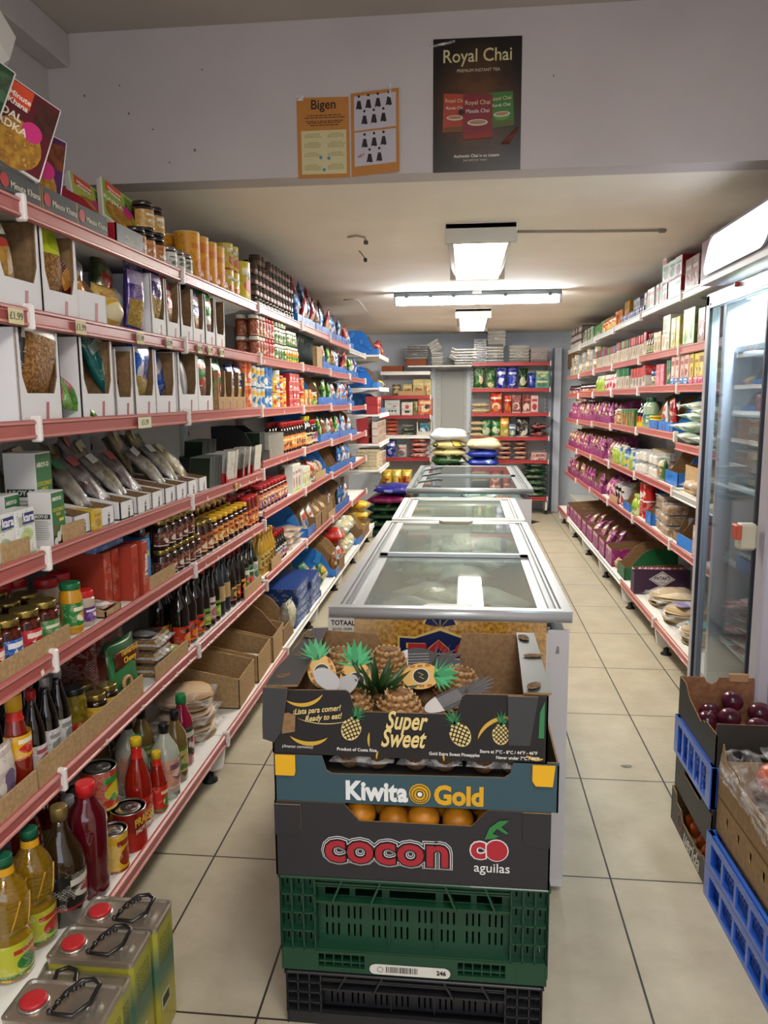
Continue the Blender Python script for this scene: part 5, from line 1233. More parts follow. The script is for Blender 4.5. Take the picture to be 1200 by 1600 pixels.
def topped(c, base='#c9bfae'): return lambda: [('base', MB().box((0, 0, .05), (.06, .06, .10), pr(base, '#a88a5c', '#6c5a4c', 30, .35, .5), .004)), ('sleeve', MB().box((0, 0, .13), (.062, .062, .06), mat(c, .35), .004))]
tk = {n: K('hair_oil_box', 'box', f'small box with {n} sleeve', .066, .064, .16, topped(c)) for n, c in (('dark red', '#8c1a2c'), ('teal', '#1f6a54'), ('green', '#4c8a2c'), ('purple', '#6c2468'), ('pink', '#a8305a'), ('bright red', '#b5222c'))}
spb = K('hair_oil_bottle', 'bottle', 'brown hair oil bottle', .06, .06, .14, bottle(.028, .14, mat('#5c3c1c', .15, coat=.8), mat('#8c7a6a', .4), pr('#b9ae94', '#6c8a4c', None, 30), nr=.5, s0=.6, s1=.8, ch=.03))
run('R', 5, 5.22, 5.40, spb, 2, 1, .01)
run('R', 5, 5.42, 5.9, [tk['dark red']] * 2 + [tk['bright red']], 2, 1, .01, .012); run('R', 5, 5.9, 7.4, [tk['dark red'], tk['teal'], tk['dark red'], tk['green'], tk['purple'], tk['pink'], tk['green'], tk['purple']], 2, 1, .01, .014)
candl = K('candle_jar', 'jar', 'pale candle tumbler', .07, .07, .11, lambda: [('candle', MB().lathe([(.03, 0), (.034, .11)], pr('#c9b48c', '#a8783c', '#d8d2c4', 30, .25), 12))])
clearbx = K('clear_box', 'box', 'clear boxed cutlery pack', .09, .1, .10, block(.09, .1, .10, pr('#aeb0ae', '#8c8e8e', '#d0d0cc', 40, .2)))
run('R', 5, 7.45, 9.2, [candl, candl, clearbx, clearbx, candl], 2, 2, .01, .012, miss=.3)
# fifth shelf up
pinkb = K('hair_dye_box', 'box', 'pale hair dye box with portrait', .085, .06, .15, lambda: [('box', MB().box((0, 0, .09), (.06, .085, .15), pr('#cfa9a0', '#d9c9c0', '#8c4a3c', 22, .35, .55), .002)), ('colour_base', MB().box((.002, 0, .022), (.062, .08, .044), pr('#2f7ac0', '#2468a8', '#d8dce0', 30), .003))])
pinkb2 = K('hair_dye_box', 'box', 'yellow hair dye box with portrait', .085, .06, .15, lambda: [('box', MB().box((0, 0, .09), (.06, .085, .15), pr('#c9b83a', '#d8d0a0', '#8c5a3c', 22, .35, .55), .002)), ('colour_base', MB().box((.002, 0, .022), (.062, .08, .044), pr('#c0487a', '#a83a68', '#e0d0d8', 30), .003))])
grnb = K('hair_dye_box', 'box', 'dark green hair product box', .085, .08, .15, carton(.085, .08, .15, pr('#1f5a3c', '#c08a6c', '#2a6a4a', 18), mat('#1a4c34', .4)))
pinks = K('hair_dye_box', 'box', 'solid pink hair product box', .085, .08, .135, carton(.085, .08, .135, pr('#c06a7c', '#d0909a', None, 18), mat('#b5606f', .4)))
shea = K('cream_tub', 'tub', 'blue and cream butter tub', .10, .10, .10, lambda: [('tub', MB().lathe([(.042, 0), (.048, .07)], pr('#b9a88c', '#2a5a94', '#8c7a5c', 24), 14)), ('lid', MB().lathe([(.05, .07), (.05, .10)], pr('#2a5288', '#3a6aa4', None, 24), 14))])
redw = K('hair_oil_box', 'box', 'white carton with red upper half', .085, .07, .145, lambda: [('carton', MB().box((0, 0, .04), (.07, .085, .08), pr('#c9c2b8', '#8c7a6c', None, 34), .002)), ('red_upper', MB().box((0, 0, .112), (.072, .087, .066), pr('#b5202c', '#9c1a24', None, 34), .002))])
run('R', 4, 4.0, 4.35, pinkb2, 1, 1, .01, .006); run('R', 4, 4.36, 4.72, pinkb, 1, 1, .01, .008); run('R', 4, 4.74, 4.9, grnb, 1, 1, .012); run('R', 4, 4.92, 5.1, pinks, 1, 1, .015); run('R', 4, 5.1, 5.34, shea, 1, 1, .02)
run('R', 4, 5.38, 5.92, redw, 2, 1, .01, .01); run('R', 4, 5.94, 6.4, [tk['teal'], tk['teal'], tk['green']], 2, 1, .01, .012)
whitb = K('lotion_bottle', 'bottle', 'white and red lotion bottle', .06, .05, .14, bottle(.028, .14, pr('#c9c4c0', '#b5323a', None, 20), mat('#d6d2cc', .4), None, nr=.5, s0=.65, s1=.85, ch=.03))
yelg = K('lotion_bottle', 'bottle', 'lime lotion bottle with white cap', .07, .05, .14, bottle(.032, .14, pr('#a8b83a', '#7c9a2c', None, 20), mat('#d6d2cc', .4), None, nr=.5, s0=.65, s1=.85, ch=.03))
smo = K('hair_oil_bottle', 'bottle', 'small dark hair oil bottle, orange label', .045, .04, .10, bottle(.02, .10, mat('#3c1c24', .2, coat=.6), mat('#1c1418', .4), pr('#c9782c', '#5a2c6c', '#d8c8b0', 30), nr=.5, s0=.6, s1=.8, ch=.022))
run('R', 4, 6.42, 6.95, whitb, 2, 1, .01, .01); run('R', 4, 6.95, 7.4, yelg, 2, 1, .01, .01); run('R', 4, 7.42, 9.2, smo, 2, 1, .01, .014)
# fourth shelf up
wpouch = K('lentil_pouch', 'pouch', 'white and green printed pouch lying flat', .30, .22, .07, flat(.30, .22, .07, pr('#bcc9bb', '#5a8a6a', '#dfe4dc', 16, .3, .58), None, 91))
for q in range(3): one('R', 3, 4.10, wpouch, .0, random.uniform(-.2, .2), .1, 0, q * .07, lev=q, nlev=3)
for q in range(4): one('R', 3, 4.42, wpouch, -.02 if q < 2 else .02, random.uniform(-.25, .25), .12, 0, q * .055, row=1, lev=q, nlev=4)
boxrow('R', 3, 4.62, [(bbox1, cand_red, 2, 0, .2), (bbox1, cand_wht, 2, 0, .2), (bbox3, None, 0)])
ytub = K('yellow_tub', 'tub', 'small yellow tub with lid', .11, .11, .09, lambda: [('tub', MB().lathe([(.045, 0), (.052, .07)], mat('#d0b52a', .35), 14)), ('lid', MB().lathe([(.055, .07), (.055, .085)], mat('#c9a827', .35), 14))])
tallg = K('water_bottle', 'bottle', 'tall pale green bottle', .085, .085, .20, bottle(.04, .20, mat('#9ab094', .15, coat=.8), mat('#1f5a3a', .35), pr('#3a7a4c', '#2a6aa0', '#c9d0c0', 16), nr=.5, s0=.7, s1=.85, ch=.03))
tallgr = K('shampoo_bottle', 'bottle', 'tall dark green bottle', .085, .085, .21, bottle(.04, .21, mat('#1f5c3c', .2, coat=.6), mat('#184a30', .35), pr('#1f5c3c', '#2a6aa8', '#2c7a4c', 14), nr=.6, s0=.7, s1=.88, ch=.03))
blkm = K('molasses_bottle', 'bottle', 'black bottle with yellow and red label', .085, .085, .20, bottle(.04, .20, DARK, mat('#141010', .3), pr('#d0b82c', '#b5301c', None, 12, .4, .52), nr=.4, s0=.5, s1=.7, l0=.06, l1=.42))
jarw = K('honey_jar', 'jar', 'brown jar with white cap', .085, .085, .12, jar(.041, .12, mat('#8c5c34', .2, coat=.6), mat('#c9c6bc', .35), pr('#b98a5c', '#8c5c34', '#d8c9ac', 20)))
gmand = K('candle_box', 'box', 'green and orange picture box', .09, .09, .12, carton(.09, .09, .12, pr('#2f7a34', '#c9682c', '#b52a2c', 12, .35, .5), mat('#2a6a2e', .4)))
run('R', 3, 5.16, 5.3, ytub, 1, 1, .01); run('R', 3, 5.12, 5.46, [tallgr, tallgr, tallg], 1, 1, .12, .01, row0=1); run('R', 3, 5.32, 5.5, tallg, 1, 1, .02)
run('R', 3, 5.5, 5.72, blkm, 1, 1, .02, .01); run('R', 3, 5.72, 6.0, gmand, 1, 1, .02, .01); run('R', 3, 6.0, 6.25, gmand, 1, 1, .02); run('R', 3, 6.25, 6.52, jarw, 2, 1, .02)
pbox = K('display_box', 'display box', 'purple cardboard display box', .17, .30, .19, dbox(.17, .30, .19, .07, PURP, CARD, 'slant'))
pbag = K('snack_bag', 'snack bag', 'purple foil bag in purple box', .11, .05, .17, bag(.11, .05, .17, pr('#7a2460', '#c9a89c', '#a8487c', 22, .25), None, .5, 93))
bbag = K('snack_bag', 'snack bag', 'brown foil bag in purple box', .11, .05, .17, bag(.11, .05, .17, pr('#8c5a4c', '#7a2460', '#d0b8a4', 22, .25), None, .5, 94))
boxrow('R', 3, 6.56, [(pbox, pbag, 2, 0, .2)] + [(pbox, random.choice((pbag, bbag)), 2, 0, random.uniform(-.3, .3)) for _ in range(14)])
# third shelf up
carbig = K('cardboard_box', 'cardboard box', 'open brown cardboard box with torn front', .26, .32, .17, dbox(.26, .32, .17, .15, CARDL, CARDL, 'low'))
pastr = K('pastry_pack', 'packet', 'clear pack of pale pastries', .16, .16, .06, lambda: [('pastries', MB().box((0, 0, .028), (.13, .14, .05), speck('#c9b08a', '#a88a60', 40, .7), .015)), ('clear_film', MB().pillow(.17, .17, .065, film(a=.3), O=(-.085, 0, .03), U=(0, -1, 0), V=(1, 0, 0), seed=9, wob=.3))])
run('R', 2, 3.95, 4.15, pastr, 1, 2, .0, n=1, tilt=.1); one('R', 2, 4.34, carbig, .05); one('R', 2, 4.24, pastr, -.01, .4, 0, 0, .03, row=1)
one('R', 2, 4.72, K('display_box', 'display box', 'large blue cut cardboard box end', .28, .34, .24, dbox(.28, .34, .24, .08, BLUEBOX, CARD, 'slant')), .04)
one('R', 2, 4.92, K('snack_bag', 'snack bag', 'green nut bag before the blue box', .13, .06, .14, bag(.13, .06, .14, pr('#3c6a3a', '#8c5a34', '#b9ae8c', 18, .3), None, .5, 95)), .01)
pjar = K('peanut_butter_jar', 'jar', 'large brown jar with yellow lid', .13, .13, .16, jar(.062, .16, mat('#9c6234', .2, coat=.7), mat('#c9b07a', .35), pr('#a8683a', '#8c5028', None, 12), ch=.028))
cupk = K('clear_tub', 'tub', 'clear tub of white cups', .10, .10, .08, tub(.10, .10, .08, mat('#cfcac0', .6)))
run('R', 2, 5.0, 5.3, cupk, 1, 2, .01, .01); run('R', 2, 5.3, 5.6, pjar, 1, 1, .10, row0=1); run('R', 2, 5.3, 5.62, cupk, 2, 2, .01, .01)
bbt = K('milk_powder_tin', 'tin', 'blue and yellow tin', .09, .09, .13, can(.043, .13, pr('#3f7ab5', '#d0b83a', '#c9ccd0', 16), plastic=mat('#2a4a8c', .4)))
run('R', 2, 5.62, 6.2, [bbt, yelg, bbt], 2, 1, .01, .012); run('R', 2, 6.2, 6.5, [yelg], 2, 1, .01, .01)
run('R', 2, 6.5, 6.9, [bbag], 2, 1, .02, .01, tilt=.3)
boxrow('R', 2, 6.9, [(pbox, random.choice((pbag, bbag)), 2, 0, random.uniform(-.3, .3)) for _ in range(13)])
# second shelf up
bluer = K('display_box', 'display box', 'bright blue box with white outline print', .30, .32, .20, lambda: [('tray', dbox(.30, .32, .20, .07, mat('#1f7ad0', .4), CARD, 'slant')()[0][1]), ('outline_print', MB().box((.02, -.1504, .09), (.16, .0006, .12), mat('#a8c4dc', .5)).box((.02, -.1509, .09), (.152, .0006, .112), mat('#1f7ad0', .4)))])
one('R', 1, 4.04, K('booklet', 'box', 'pink edged box at the fridge', .10, .16, .17, carton(.10, .16, .17, pr('#c9a8a8', '#8c3a5c', '#d8cfc8', 16), mat('#a8486c', .4))), .0)
one('R', 1, 4.30, bluer, .02, .03); one('R', 1, 4.55, K('cardboard_box', 'cardboard box', 'cut brown cardboard side standing open', .16, .32, .24, dbox(.16, .32, .24, .05, CARD, CARD, 'slant')), .04)
nutt = K('clear_tub', 'tub', 'clear biscuit tub', .17, .14, .062, tub(.17, .14, .062, speck('#a8824c', '#7c5c30', 50, .7)))
nutl = K('clear_tub', 'tub', 'tall clear tub of brown sticks', .19, .16, .09, tub(.19, .16, .09, speck('#94703c', '#6b4c24', 50, .7)))
run('R', 1, 4.66, 4.86, nutt, 1, 3, .01, n=1); run('R', 1, 4.84, 5.06, nutt, 1, 2, .02, n=1); one('R', 1, 4.95, nutl, .03, dz=.126, row=1)
one('R', 1, 5.16, K('display_box', 'display box', 'small blue box end behind the tubs', .16, .30, .18, dbox(.16, .30, .18, .08, BLUEBOX, CARD, 'slant')), .02)
redt = K('tomato_can', 'tin', 'red and white labelled tin', .09, .09, .12, can(.044, .12, pr('#b5241f', '#d8d2c8', '#8c1612', 14)))
detb = K('cleaner_bottle', 'bottle', 'lime bottle with pale label', .08, .07, .15, bottle(.036, .15, mat('#9cb83c', .25, coat=.4), mat('#b9c86a', .4), pr('#c9d0a0', '#7c9a2c', None, 16), nr=.45, s0=.55, s1=.8, ch=.025))
run('R', 1, 5.3, 5.5, redt, 1, 2, .02); run('R', 1, 5.5, 5.7, detb, 2, 1, .01); run('R', 1, 5.68, 5.8, K('cleaner_bottle', 'bottle', 'tall green and grey bottle', .09, .08, .21, bottle(.042, .21, mat('#5c8a3c', .3), mat('#3a4a4a', .4), pr('#6c9a3a', '#7a8288', None, 12), nr=.5, s0=.6, s1=.85)), 1, 1, .08)
one('R', 1, 5.86, bbox3, .02); redm = K('sauce_tin', 'tin', 'white tin with red hearts', .10, .10, .15, can(.047, .15, pr('#d0c8c4', '#b5242c', '#1f1c1c', 16, .35, .52)))
run('R', 1, 6.05, 6.36, redm, 2, 1, .02, .01); run('R', 1, 6.36, 6.9, pbag, 2, 1, .02, .01, tilt=.3)
boxrow('R', 1, 6.9, [(pbox, random.choice((pbag, bbag, None)), 1, 0, random.uniform(-.3, .3)) for _ in range(13)])
one('R', 1, 6.3, strip_card, .004)
# bottom shelf: flatbreads, papadum box, green box, purple boxes
ropk = lambda s: flatbread(.30, .30, .10, mat('#d2c09c', .75), mat('#ab9268', .8), 17, s)
rope = K('flatbread_pack', 'bread', 'large clear bag of pale flatbreads', .34, .34, .115, ropk(11))
rope2 = K('flatbread_pack', 'bread', 'clear flatbread bag with violet label', .30, .32, .10, ropk(12)); rope3 = K('flatbread_pack', 'bread', 'clear flatbread bag with turquoise label', .30, .32, .09, ropk(13))
one('R', 0, 4.84, rope, .02, .1); one('R', 0, 4.46, rope2, .02, -.1); one('R', 0, 4.10, rope3, .02, .15)
o = one('R', 0, 4.46, K('paper_label', 'label', 'violet paper label on the middle flatbread bag', .12, .10, .004, block(.12, .10, .004, pr('#8c84b0', '#d8d6e0', '#2c2a34', 40))), .10, .2, dz=.105, row=1)
one('R', 0, 4.08, K('paper_label', 'label', 'turquoise paper label on the nearest flatbread bag', .12, .10, .004, block(.12, .10, .004, pr('#5aa8b5', '#c9d8dc', None, 40))), .08, .2, dz=.095, row=1)
pat = root('papadum_box', 'dark purple papadum box with white diamond logo reading PATAKS', 'display box', (XRB + .18, 5.10, ztop('R', 0, 4.7)))
DP = mat('#3c2240', .45)
pat.scale = (1.04, 1, 1.2)
q = MB(); q.box((0, 0, .07), (.34, .004, .14), DP); q.box((0, .10, .06), (.34, .004, .12), DP); q.box((-.168, .05, .06), (.004, .10, .12), DP); q.box((.168, .05, .06), (.004, .10, .12), DP); q.box((0, .05, .003), (.34, .10, .006), DP)
obj('box_walls', q, pat)
q = MB()
for x in range(16): q.lathe([(.0001, 0), (.045, 0), (.045, .004), (.0001, .004)], mat('#8c3a5c' if x % 2 else '#b58a9c', .3), 14, M=Matrix.Translation((-.14 + x * .018, .05, .10)) @ Matrix.Rotation(PI / 2 + .35, 4, 'Y'), cap=False)
obj('papadum_packets', q, pat, kind='stuff')
q = MB(); q.prism([(-.08, 0), (0, -.045), (.08, 0), (0, .045)], (0, -.0024, .085), (1, 0, 0), (0, 0, 1), .0006, mat('#d6d2d4', .4)); q.prism([(-.072, 0), (0, -.04), (.072, 0), (0, .04)], (0, -.0030, .085), (1, 0, 0), (0, 0, 1), .0004, mat('#4a3048', .4)); q.prism([(-.066, 0), (0, -.036), (.066, 0), (0, .036)], (0, -.0034, .085), (1, 0, 0), (0, 0, 1), .0004, mat('#d6d2d4', .4))
obj('diamond_logo', q, pat)
text("PATAK'S", .026, DP, pat, (0, -.0042, .09), off=.0007); text('Original', .012, DP, pat, (0, -.0042, .068)); text('GOODTO HOME PAPPADUMS', .017, mat('#cfc6cc', .4), pat, (.0, -.0032, .018), off=.0006, sx=.9)
for y, dy, c, nm in ((5.22, .02, DP, 'second dark purple papadum box behind the logo box'), (5.31, .02, WCARD, 'white box edge between the papadum and green boxes')):
    one('R', 0, y + .04, K('papadum_box', 'display box', nm, .09, .33, .14, dbox(.09, .33, .14, .12, c, CARD, 'low')), .05)
grbox = K('display_box', 'display box', 'dark green cut cardboard display box', .26, .36, .23, dbox(.26, .36, .23, .09, mat('#175a30', .45), CARD, 'slant'))
one('R', 0, 5.62, grbox, .02); one('R', 0, 5.82, K('snack_bag', 'snack bag', 'small bag beside the green box', .12, .08, .09, bag(.12, .08, .09, pr('#a88a5c', '#b5342c', '#c9b08a', 26), None, .5, 97)), .01)
pbx = K('display_box', 'display box', 'long low purple cardboard box', .27, .38, .16, dbox(.27, .38, .16, .13, PURP, CARD, 'low'))
boxrow('R', 0, 5.92, [(pbx, None, 0), (None, .04), (pbx, pbag, 2, .6, .2, .06), (None, .05), (pbx, bbag, 2, .6, .3, .05), (None, .05), (pbx, pbag, 2, .8, .4, .06), (None, .04), (pbx, bbag, 2, .7, .2, .06), (None, .04), (pbx, pbag, 2, .6, .6), (pbx, bbag, 1, .8, .1), (pbx, pbag, 2, .7, .4), (pbx, None, 0)])

# ================================================================ BACK WALL
def bp(name, cat, desc, w, d, h, *a, **k): return K(name, cat, desc, w, d, h, bag(w, d, h, *a, **k))
pg = bp('coffee_pouch', 'pouch', 'green and cream coffee pouch', .14, .07, .26, pr('#1f4a24', '#c9bc94', '#2c6a30', 10, .3, .52), None, .5, 101)
pb = bp('coffee_pouch', 'pouch', 'royal blue coffee pouch', .13, .07, .27, foil('#1c2f9c', '#2a44b5', '#c9d0e0', 12), None, .5, 102)
pgb = bp('coffee_pouch', 'pouch', 'dark green coffee pouch with pale print', .12, .07, .25, foil('#16381c', '#c9d0b8', '#1f4a24', 12), None, .5, 103)
pbs = bp('coffee_pouch', 'pouch', 'small blue coffee pouch', .11, .06, .19, foil('#1c2f8c', '#3a54b5', None, 12), None, .5, 104)
tlb = K('tea_box', 'box', 'teal green tea box', .17, .14, .11, carton(.17, .14, .11, pr('#4a8a74', '#2f6a58', '#c9c48c', 14), mat('#3f7a68', .4)))
run('BR', 4, .09, .37, pg, 1, 1, .02); run('BR', 4, .38, .66, pb, 1, 1, .02); run('BR', 4, .65, .78, pgb); run('BR', 4, .77, .89, pbs); run('BR', 4, .86, 1.03, tlb, 1, 2, .02, n=1)
rp = bp('coffee_pouch', 'pouch', 'large orange red pouch', .17, .08, .27, foil('#b5321c', '#c9682c', '#e0d2b0', 10), None, .5, 105)
rps = bp('coffee_pouch', 'pouch', 'small orange red pouch', .10, .06, .23, foil('#b5321c', '#c9682c', '#e0d2b0', 12), None, .5, 106)
bp1 = K('cocoa_pack', 'box', 'dark red brown printed pack', .11, .07, .23, carton(.11, .07, .23, pr('#6c241c', '#c9b8a8', '#8c3a2c', 14), mat('#5c2018', .4)))
pkb = K('cocoa_pack', 'box', 'pink and white slim box', .09, .07, .22, carton(.09, .07, .22, pr('#c9b8b4', '#b5303c', None, 12), mat('#b5404c', .4)))
cashew = K('nut_packet', 'packet', 'pale lumpy bag of nuts lying flat', .26, .2, .07, flat(.26, .2, .07, speck('#c4b48e', '#a39270', 40, .5), None, 107))
run('BR', 3, .06, .3, cashew, 1, 2, .02, n=1); run('BR', 3, .30, .48, rp); run('BR', 3, .48, .58, rps); run('BR', 3, .58, .80, bp1, 1, 1, .02, .01, n=2); run('BR', 3, .81, .9, pkb, n=1)
gp = bp('seed_pouch', 'pouch', 'green pouch with round emblem', .13, .07, .22, pr('#1f5a2c', '#b9c4a0', '#2c7a3a', 10, .3), None, .5, 108)
yp = bp('seed_pouch', 'pouch', 'yellow orange pouch', .12, .07, .26, pr('#c98a24', '#8c9a3a', '#d8c88c', 10, .3), None, .5, 109)
bgp = bp('seed_pouch', 'pouch', 'small blue green pouch', .10, .06, .17, pr('#3a5a8c', '#8ca85c', '#c9d0c0', 14, .3), None, .5, 110)
bwp = bp('seed_pouch', 'pouch', 'black and white spotted pouch', .17, .07, .25, pr('#16120f', '#d0ccc0', '#2c2824', 14, .3, .5), None, .5, 111)
dred = K('date_pack', 'packet', 'dark red pillow pack', .24, .2, .09, flat(.24, .2, .09, pr('#5c141c', '#8c2a30', '#2c0a0c', 12, .2), None, 112))
run('BR', 2, .04, .2, cashew, 1, 3, .02, n=1); run('BR', 2, .19, .45, gp, 1, 1, .02, .0, n=2); run('BR', 2, .43, .55, yp, n=1); run('BR', 2, .54, .64, bgp, n=1); run('BR', 2, .63, .8, bwp, n=1); run('BR', 2, .80, 1.03, dred, 1, 2, .01, n=1)
nutr = K('nut_bag', 'packet', 'reddish brown bag of nuts', .19, .2, .06, flat(.19, .2, .06, pr('#7c3424', '#b5503a', '#c9b8a0', 16, .25, .55), None, 113))
run('BR', 1, .40, .6, nutr, 1, 4, .02, n=1); run('BR', 1, .60, .82, nutr, 1, 5, .02, n=1); run('BR', 1, .82, 1.03, K('meat_tray', 'tray', 'flat pink tray in film', .2, .18, .05, block(.2, .18, .05, pr('#b58a88', '#8c4a4c', '#d8ccc8', 20, .2))), 1, 2, .02, n=1)
rice_g = K('rice_bag', 'rice bag', 'dark green rice bag lying flat', .34, .30, .075, flat(.34, .30, .075, pr('#1c3f24', '#8ca08c', '#2c5a34', 12, .25, .57), None, 114))
run('BR', 0, .72, 1.05, rice_g, 1, 6, .02, n=1)
spb2 = K('spice_box', 'box', 'cream and brown picture box', .14, .08, .21, carton(.14, .08, .21, pr('#c9b26a', '#a3623a', '#d8cca4', 12, .35, .52), mat('#a89a6c', .4)))
jarb = K('tin', 'tin', 'small brown tin', .12, .1, .15, can(.055, .15, pr('#6a5a3a', '#c9b88a', None, 16)))
cbx = K('display_box', 'display box', 'low brown tray with white end', .36, .2, .07, dbox(.36, .2, .07, .065, CARDL, CARD, 'low'))
run('BL', 4, -.95, -.80, jarb, 1, 1, .14); run('BL', 4, -.80, -.66, K('spice_box', 'box', 'shorter cream picture box', .12, .08, .15, carton(.12, .08, .15, pr('#c9b26a', '#a3623a', '#d8cca4', 12), mat('#a89a6c', .4))), 1, 1, .12, n=1)
one('BL', 4, -.60, spb2, .1); one('BL', 4, -.51, K('spice_box', 'box', 'second cream picture box', .14, .08, .21, carton(.14, .08, .21, pr('#c9b26a', '#a3623a', '#d8cca4', 12), mat('#a89a6c', .4))), .19)
one('BL', 4, -.68, cbx, .01)
dwh = K('flour_bag', 'packet', 'white bag with dark green diamonds', .19, .10, .20, carton(.19, .10, .20, pr('#c4c6c4', '#b3b6b4', None, 12, .4, .62), mat('#c0c2c0', .4)))
o = one('BL', 3, -.93, dwh, .02)
q = MB()
for x in (-.04, 0, .04): q.prism([(-.018, 0), (0, -.014), (.018, 0), (0, .014)], (.0508, x, .06), (0, 1, 0), (0, 0, 1), .0006, mat('#1f4a3c', .5))
q.box((.051, .03, .12), (.0008, .04, .012), mat('#b5303c', .5)); obj('diamond_marks', q, o)
o = one('BL', 3, -.74, K('flour_bag', 'packet', 'white bag with orange sun emblem', .14, .09, .17, carton(.14, .09, .17, pr('#cfc8c0', '#c0b8b0', None, 12, .4, .62), mat('#c9c4bc', .4))), .02)
q = MB(); q.lathe([(.0001, 0), (.025, 0)], mat('#b5402c', .5), 14, M=Matrix.Translation((.0458, 0, .11)) @ Matrix.Rotation(PI / 2, 4, 'Y'), cap=False); q.box((.0456, 0, .05), (.0008, .06, .03), mat('#3a2c2a', .5)); obj('sun_emblem', q, o)
one('BL', 3, -.62, K('spice_box', 'box', 'olive coloured upright packet', .10, .07, .19, bag(.10, .07, .19, pr('#8a8450', '#6a6a3a', None, 14), None, .5, 115)), .02)
one('BL', 3, -.51, K('mix_box', 'box', 'orange and purple cube of crisps', .18, .16, .22, carton(.18, .16, .22, pr('#b5501f', '#3c1c34', '#d0b88a', 9, .35, .5), mat('#7a2c28', .4))), .01)
ring = K('sausage_pack', 'packet', 'orange red vacuum pack', .20, .16, .05, flat(.20, .16, .05, pr('#a8422c', '#c96a4a', None, 14, .25), None, 116))
run('BL', 2, -1.04, -.82, ring, 1, 4, .02, n=1); run('BL', 2, -.82, -.62, K('noodle_bundle', 'packet', 'dark grey printed pack', .19, .16, .05, flat(.19, .16, .05, pr('#4a4a44', '#a8aaa4', '#5c6a50', 14, .25), None, 117)), 1, 3, .02, n=1)
one('BL', 2, -.52, K('display_box', 'display box', 'white box frame around teal packets', .20, .18, .17, lambda: [('frame', dbox(.20, .18, .17, .05, mat('#c9c6bc', .5), CARDL, 'win')()[0][1]), ('packets', MB().box((.03, 0, .09), (.08, .12, .13), pr('#2a7a94', '#d0d6d8', '#1f5a70', 16), .004))]), .01)
run('BL', 1, -1.02, -.88, K('coffee_pouch', 'pouch', 'deep blue upright pouch', .14, .07, .23, bag(.14, .07, .23, foil('#1c2484', '#2a3aa0', '#a8b0d0', 12), None, .5, 118)), n=1)
run('BL', 1, -.87, -.74, K('flour_bag', 'packet', 'pale bag with teal print', .12, .1, .17, bag(.12, .1, .17, pr('#b9bcb8', '#4a7a8c', '#a8605c', 14), None, .5, 119)), n=1)
run('BL', 1, -.72, -.46, K('lentil_bag', 'packet', 'red lentil bag with white stripe', .26, .2, .065, flat(.26, .2, .065, pr('#a8281f', '#c0442c', '#d8ccc0', 10, .25, .56), None, 120)), 1, 4, .02, n=1)
# foil trays along the top
def tray_pile(n, w, d, dh, lip=.008):
    def fn():
        a = MB(); FM = mat('#b9bab8', .25, .8)
        for i in range(n):
            z = i * dh; c = .84
            vs = [(sx * d / 2 * k, sy * w / 2 * k, zz) for zz, k in ((z, c), (z + dh - lip * .4, .97), (z + dh - lip * .4, 1.0), (z + dh - .001, 1.0)) for sx, sy in ((-1, -1), (1, -1), (1, 1), (-1, 1))]
            fs = [(3, 2, 1, 0)]
            for j in range(3):
                for q in range(4): fs.append((j * 4 + q, j * 4 + (q + 1) % 4, (j + 1) * 4 + (q + 1) % 4, (j + 1) * 4 + q))
            if i == n - 1: fs.append((12, 13, 14, 15))
            a.add(vs, fs, FM)
        b = MB().pillow(w * 1.05, n * dh * 1.02, d * 1.05, film(a=.22), wob=.15, seed=n, seal=.02)
        return [('foil_trays', a), ('clear_film', b)]
    return fn
ft = [K('foil_tray_stack', 'foil trays', 'low wide stack of foil trays', .30, .24, .11, tray_pile(4, .30, .24, .027)), K('foil_tray_stack', 'foil trays', 'tall narrow stack of foil trays', .16, .22, .30, tray_pile(14, .16, .22, .021)),
      K('foil_tray_stack', 'foil trays', 'square stack of foil trays', .28, .24, .20, tray_pile(6, .28, .24, .033)), K('foil_tray_stack', 'foil trays', 'small stack of white lidded foil trays', .22, .2, .20, tray_pile(5, .22, .2, .04)),
      K('foil_tray_stack', 'foil trays', 'foil loaf tins in film', .15, .2, .16, tray_pile(3, .15, .2, .053))]
terr = K('terracotta_tray', 'tray', 'terracotta rectangular dish', .27, .2, .08, lambda: [('dish', dbox(.27, .2, .08, .08, mat('#8c4a2c', .7), mat('#7a3c24', .7), 'low')()[0][1])])
PZ = 1.8805
def tput(k, x, z, y=10.08, rz=0, rot=None, lev=0): return put(k, (x, y, z), 0, 'back wall top', x, lev, 0, rot or (0, 0, -PI / 2 + rz))
zt = ZBL[5] + .0185
tput(terr, -.93, zt); tput(K('terracotta_tray', 'tray', 'orange brown dish under the foil stack', .27, .2, .06, terr.fn), -.63, PZ); tput(ft[0], -.63, PZ + .082)
tput(K('plastic_bowls', 'tray', 'crumpled foil trays heaped on top', .26, .2, .07, tray_pile(2, .28, .2, .03)), -.62, PZ + .195)
tput(ft[4], -.36, PZ); tput(K('foil_tray_stack', 'foil trays', 'foil tins leaning on the first pile', .15, .2, .13, tray_pile(3, .15, .2, .045)), -.36, PZ + .175, rz=.3, rot=(.5, 0, -PI / 2))
tput(K('foil_tray_stack', 'foil trays', 'foil tins tipped sideways', .15, .2, .14, tray_pile(3, .15, .2, .045)), -.16, PZ + .07, rot=(-.4, 0, -PI / 2))
tput(ft[2], .02 - .03, PZ + 0); z6 = ZB[5] + .0185
tput(ft[1], .175, z6); tput(ft[3], .36, z6, 10.12); tput(K('foil_tray_stack', 'foil trays', 'upright square of foil trays behind', .24, .06, .18, tray_pile(4, .24, .2, .05)), .38, z6 + .205, 10.2)
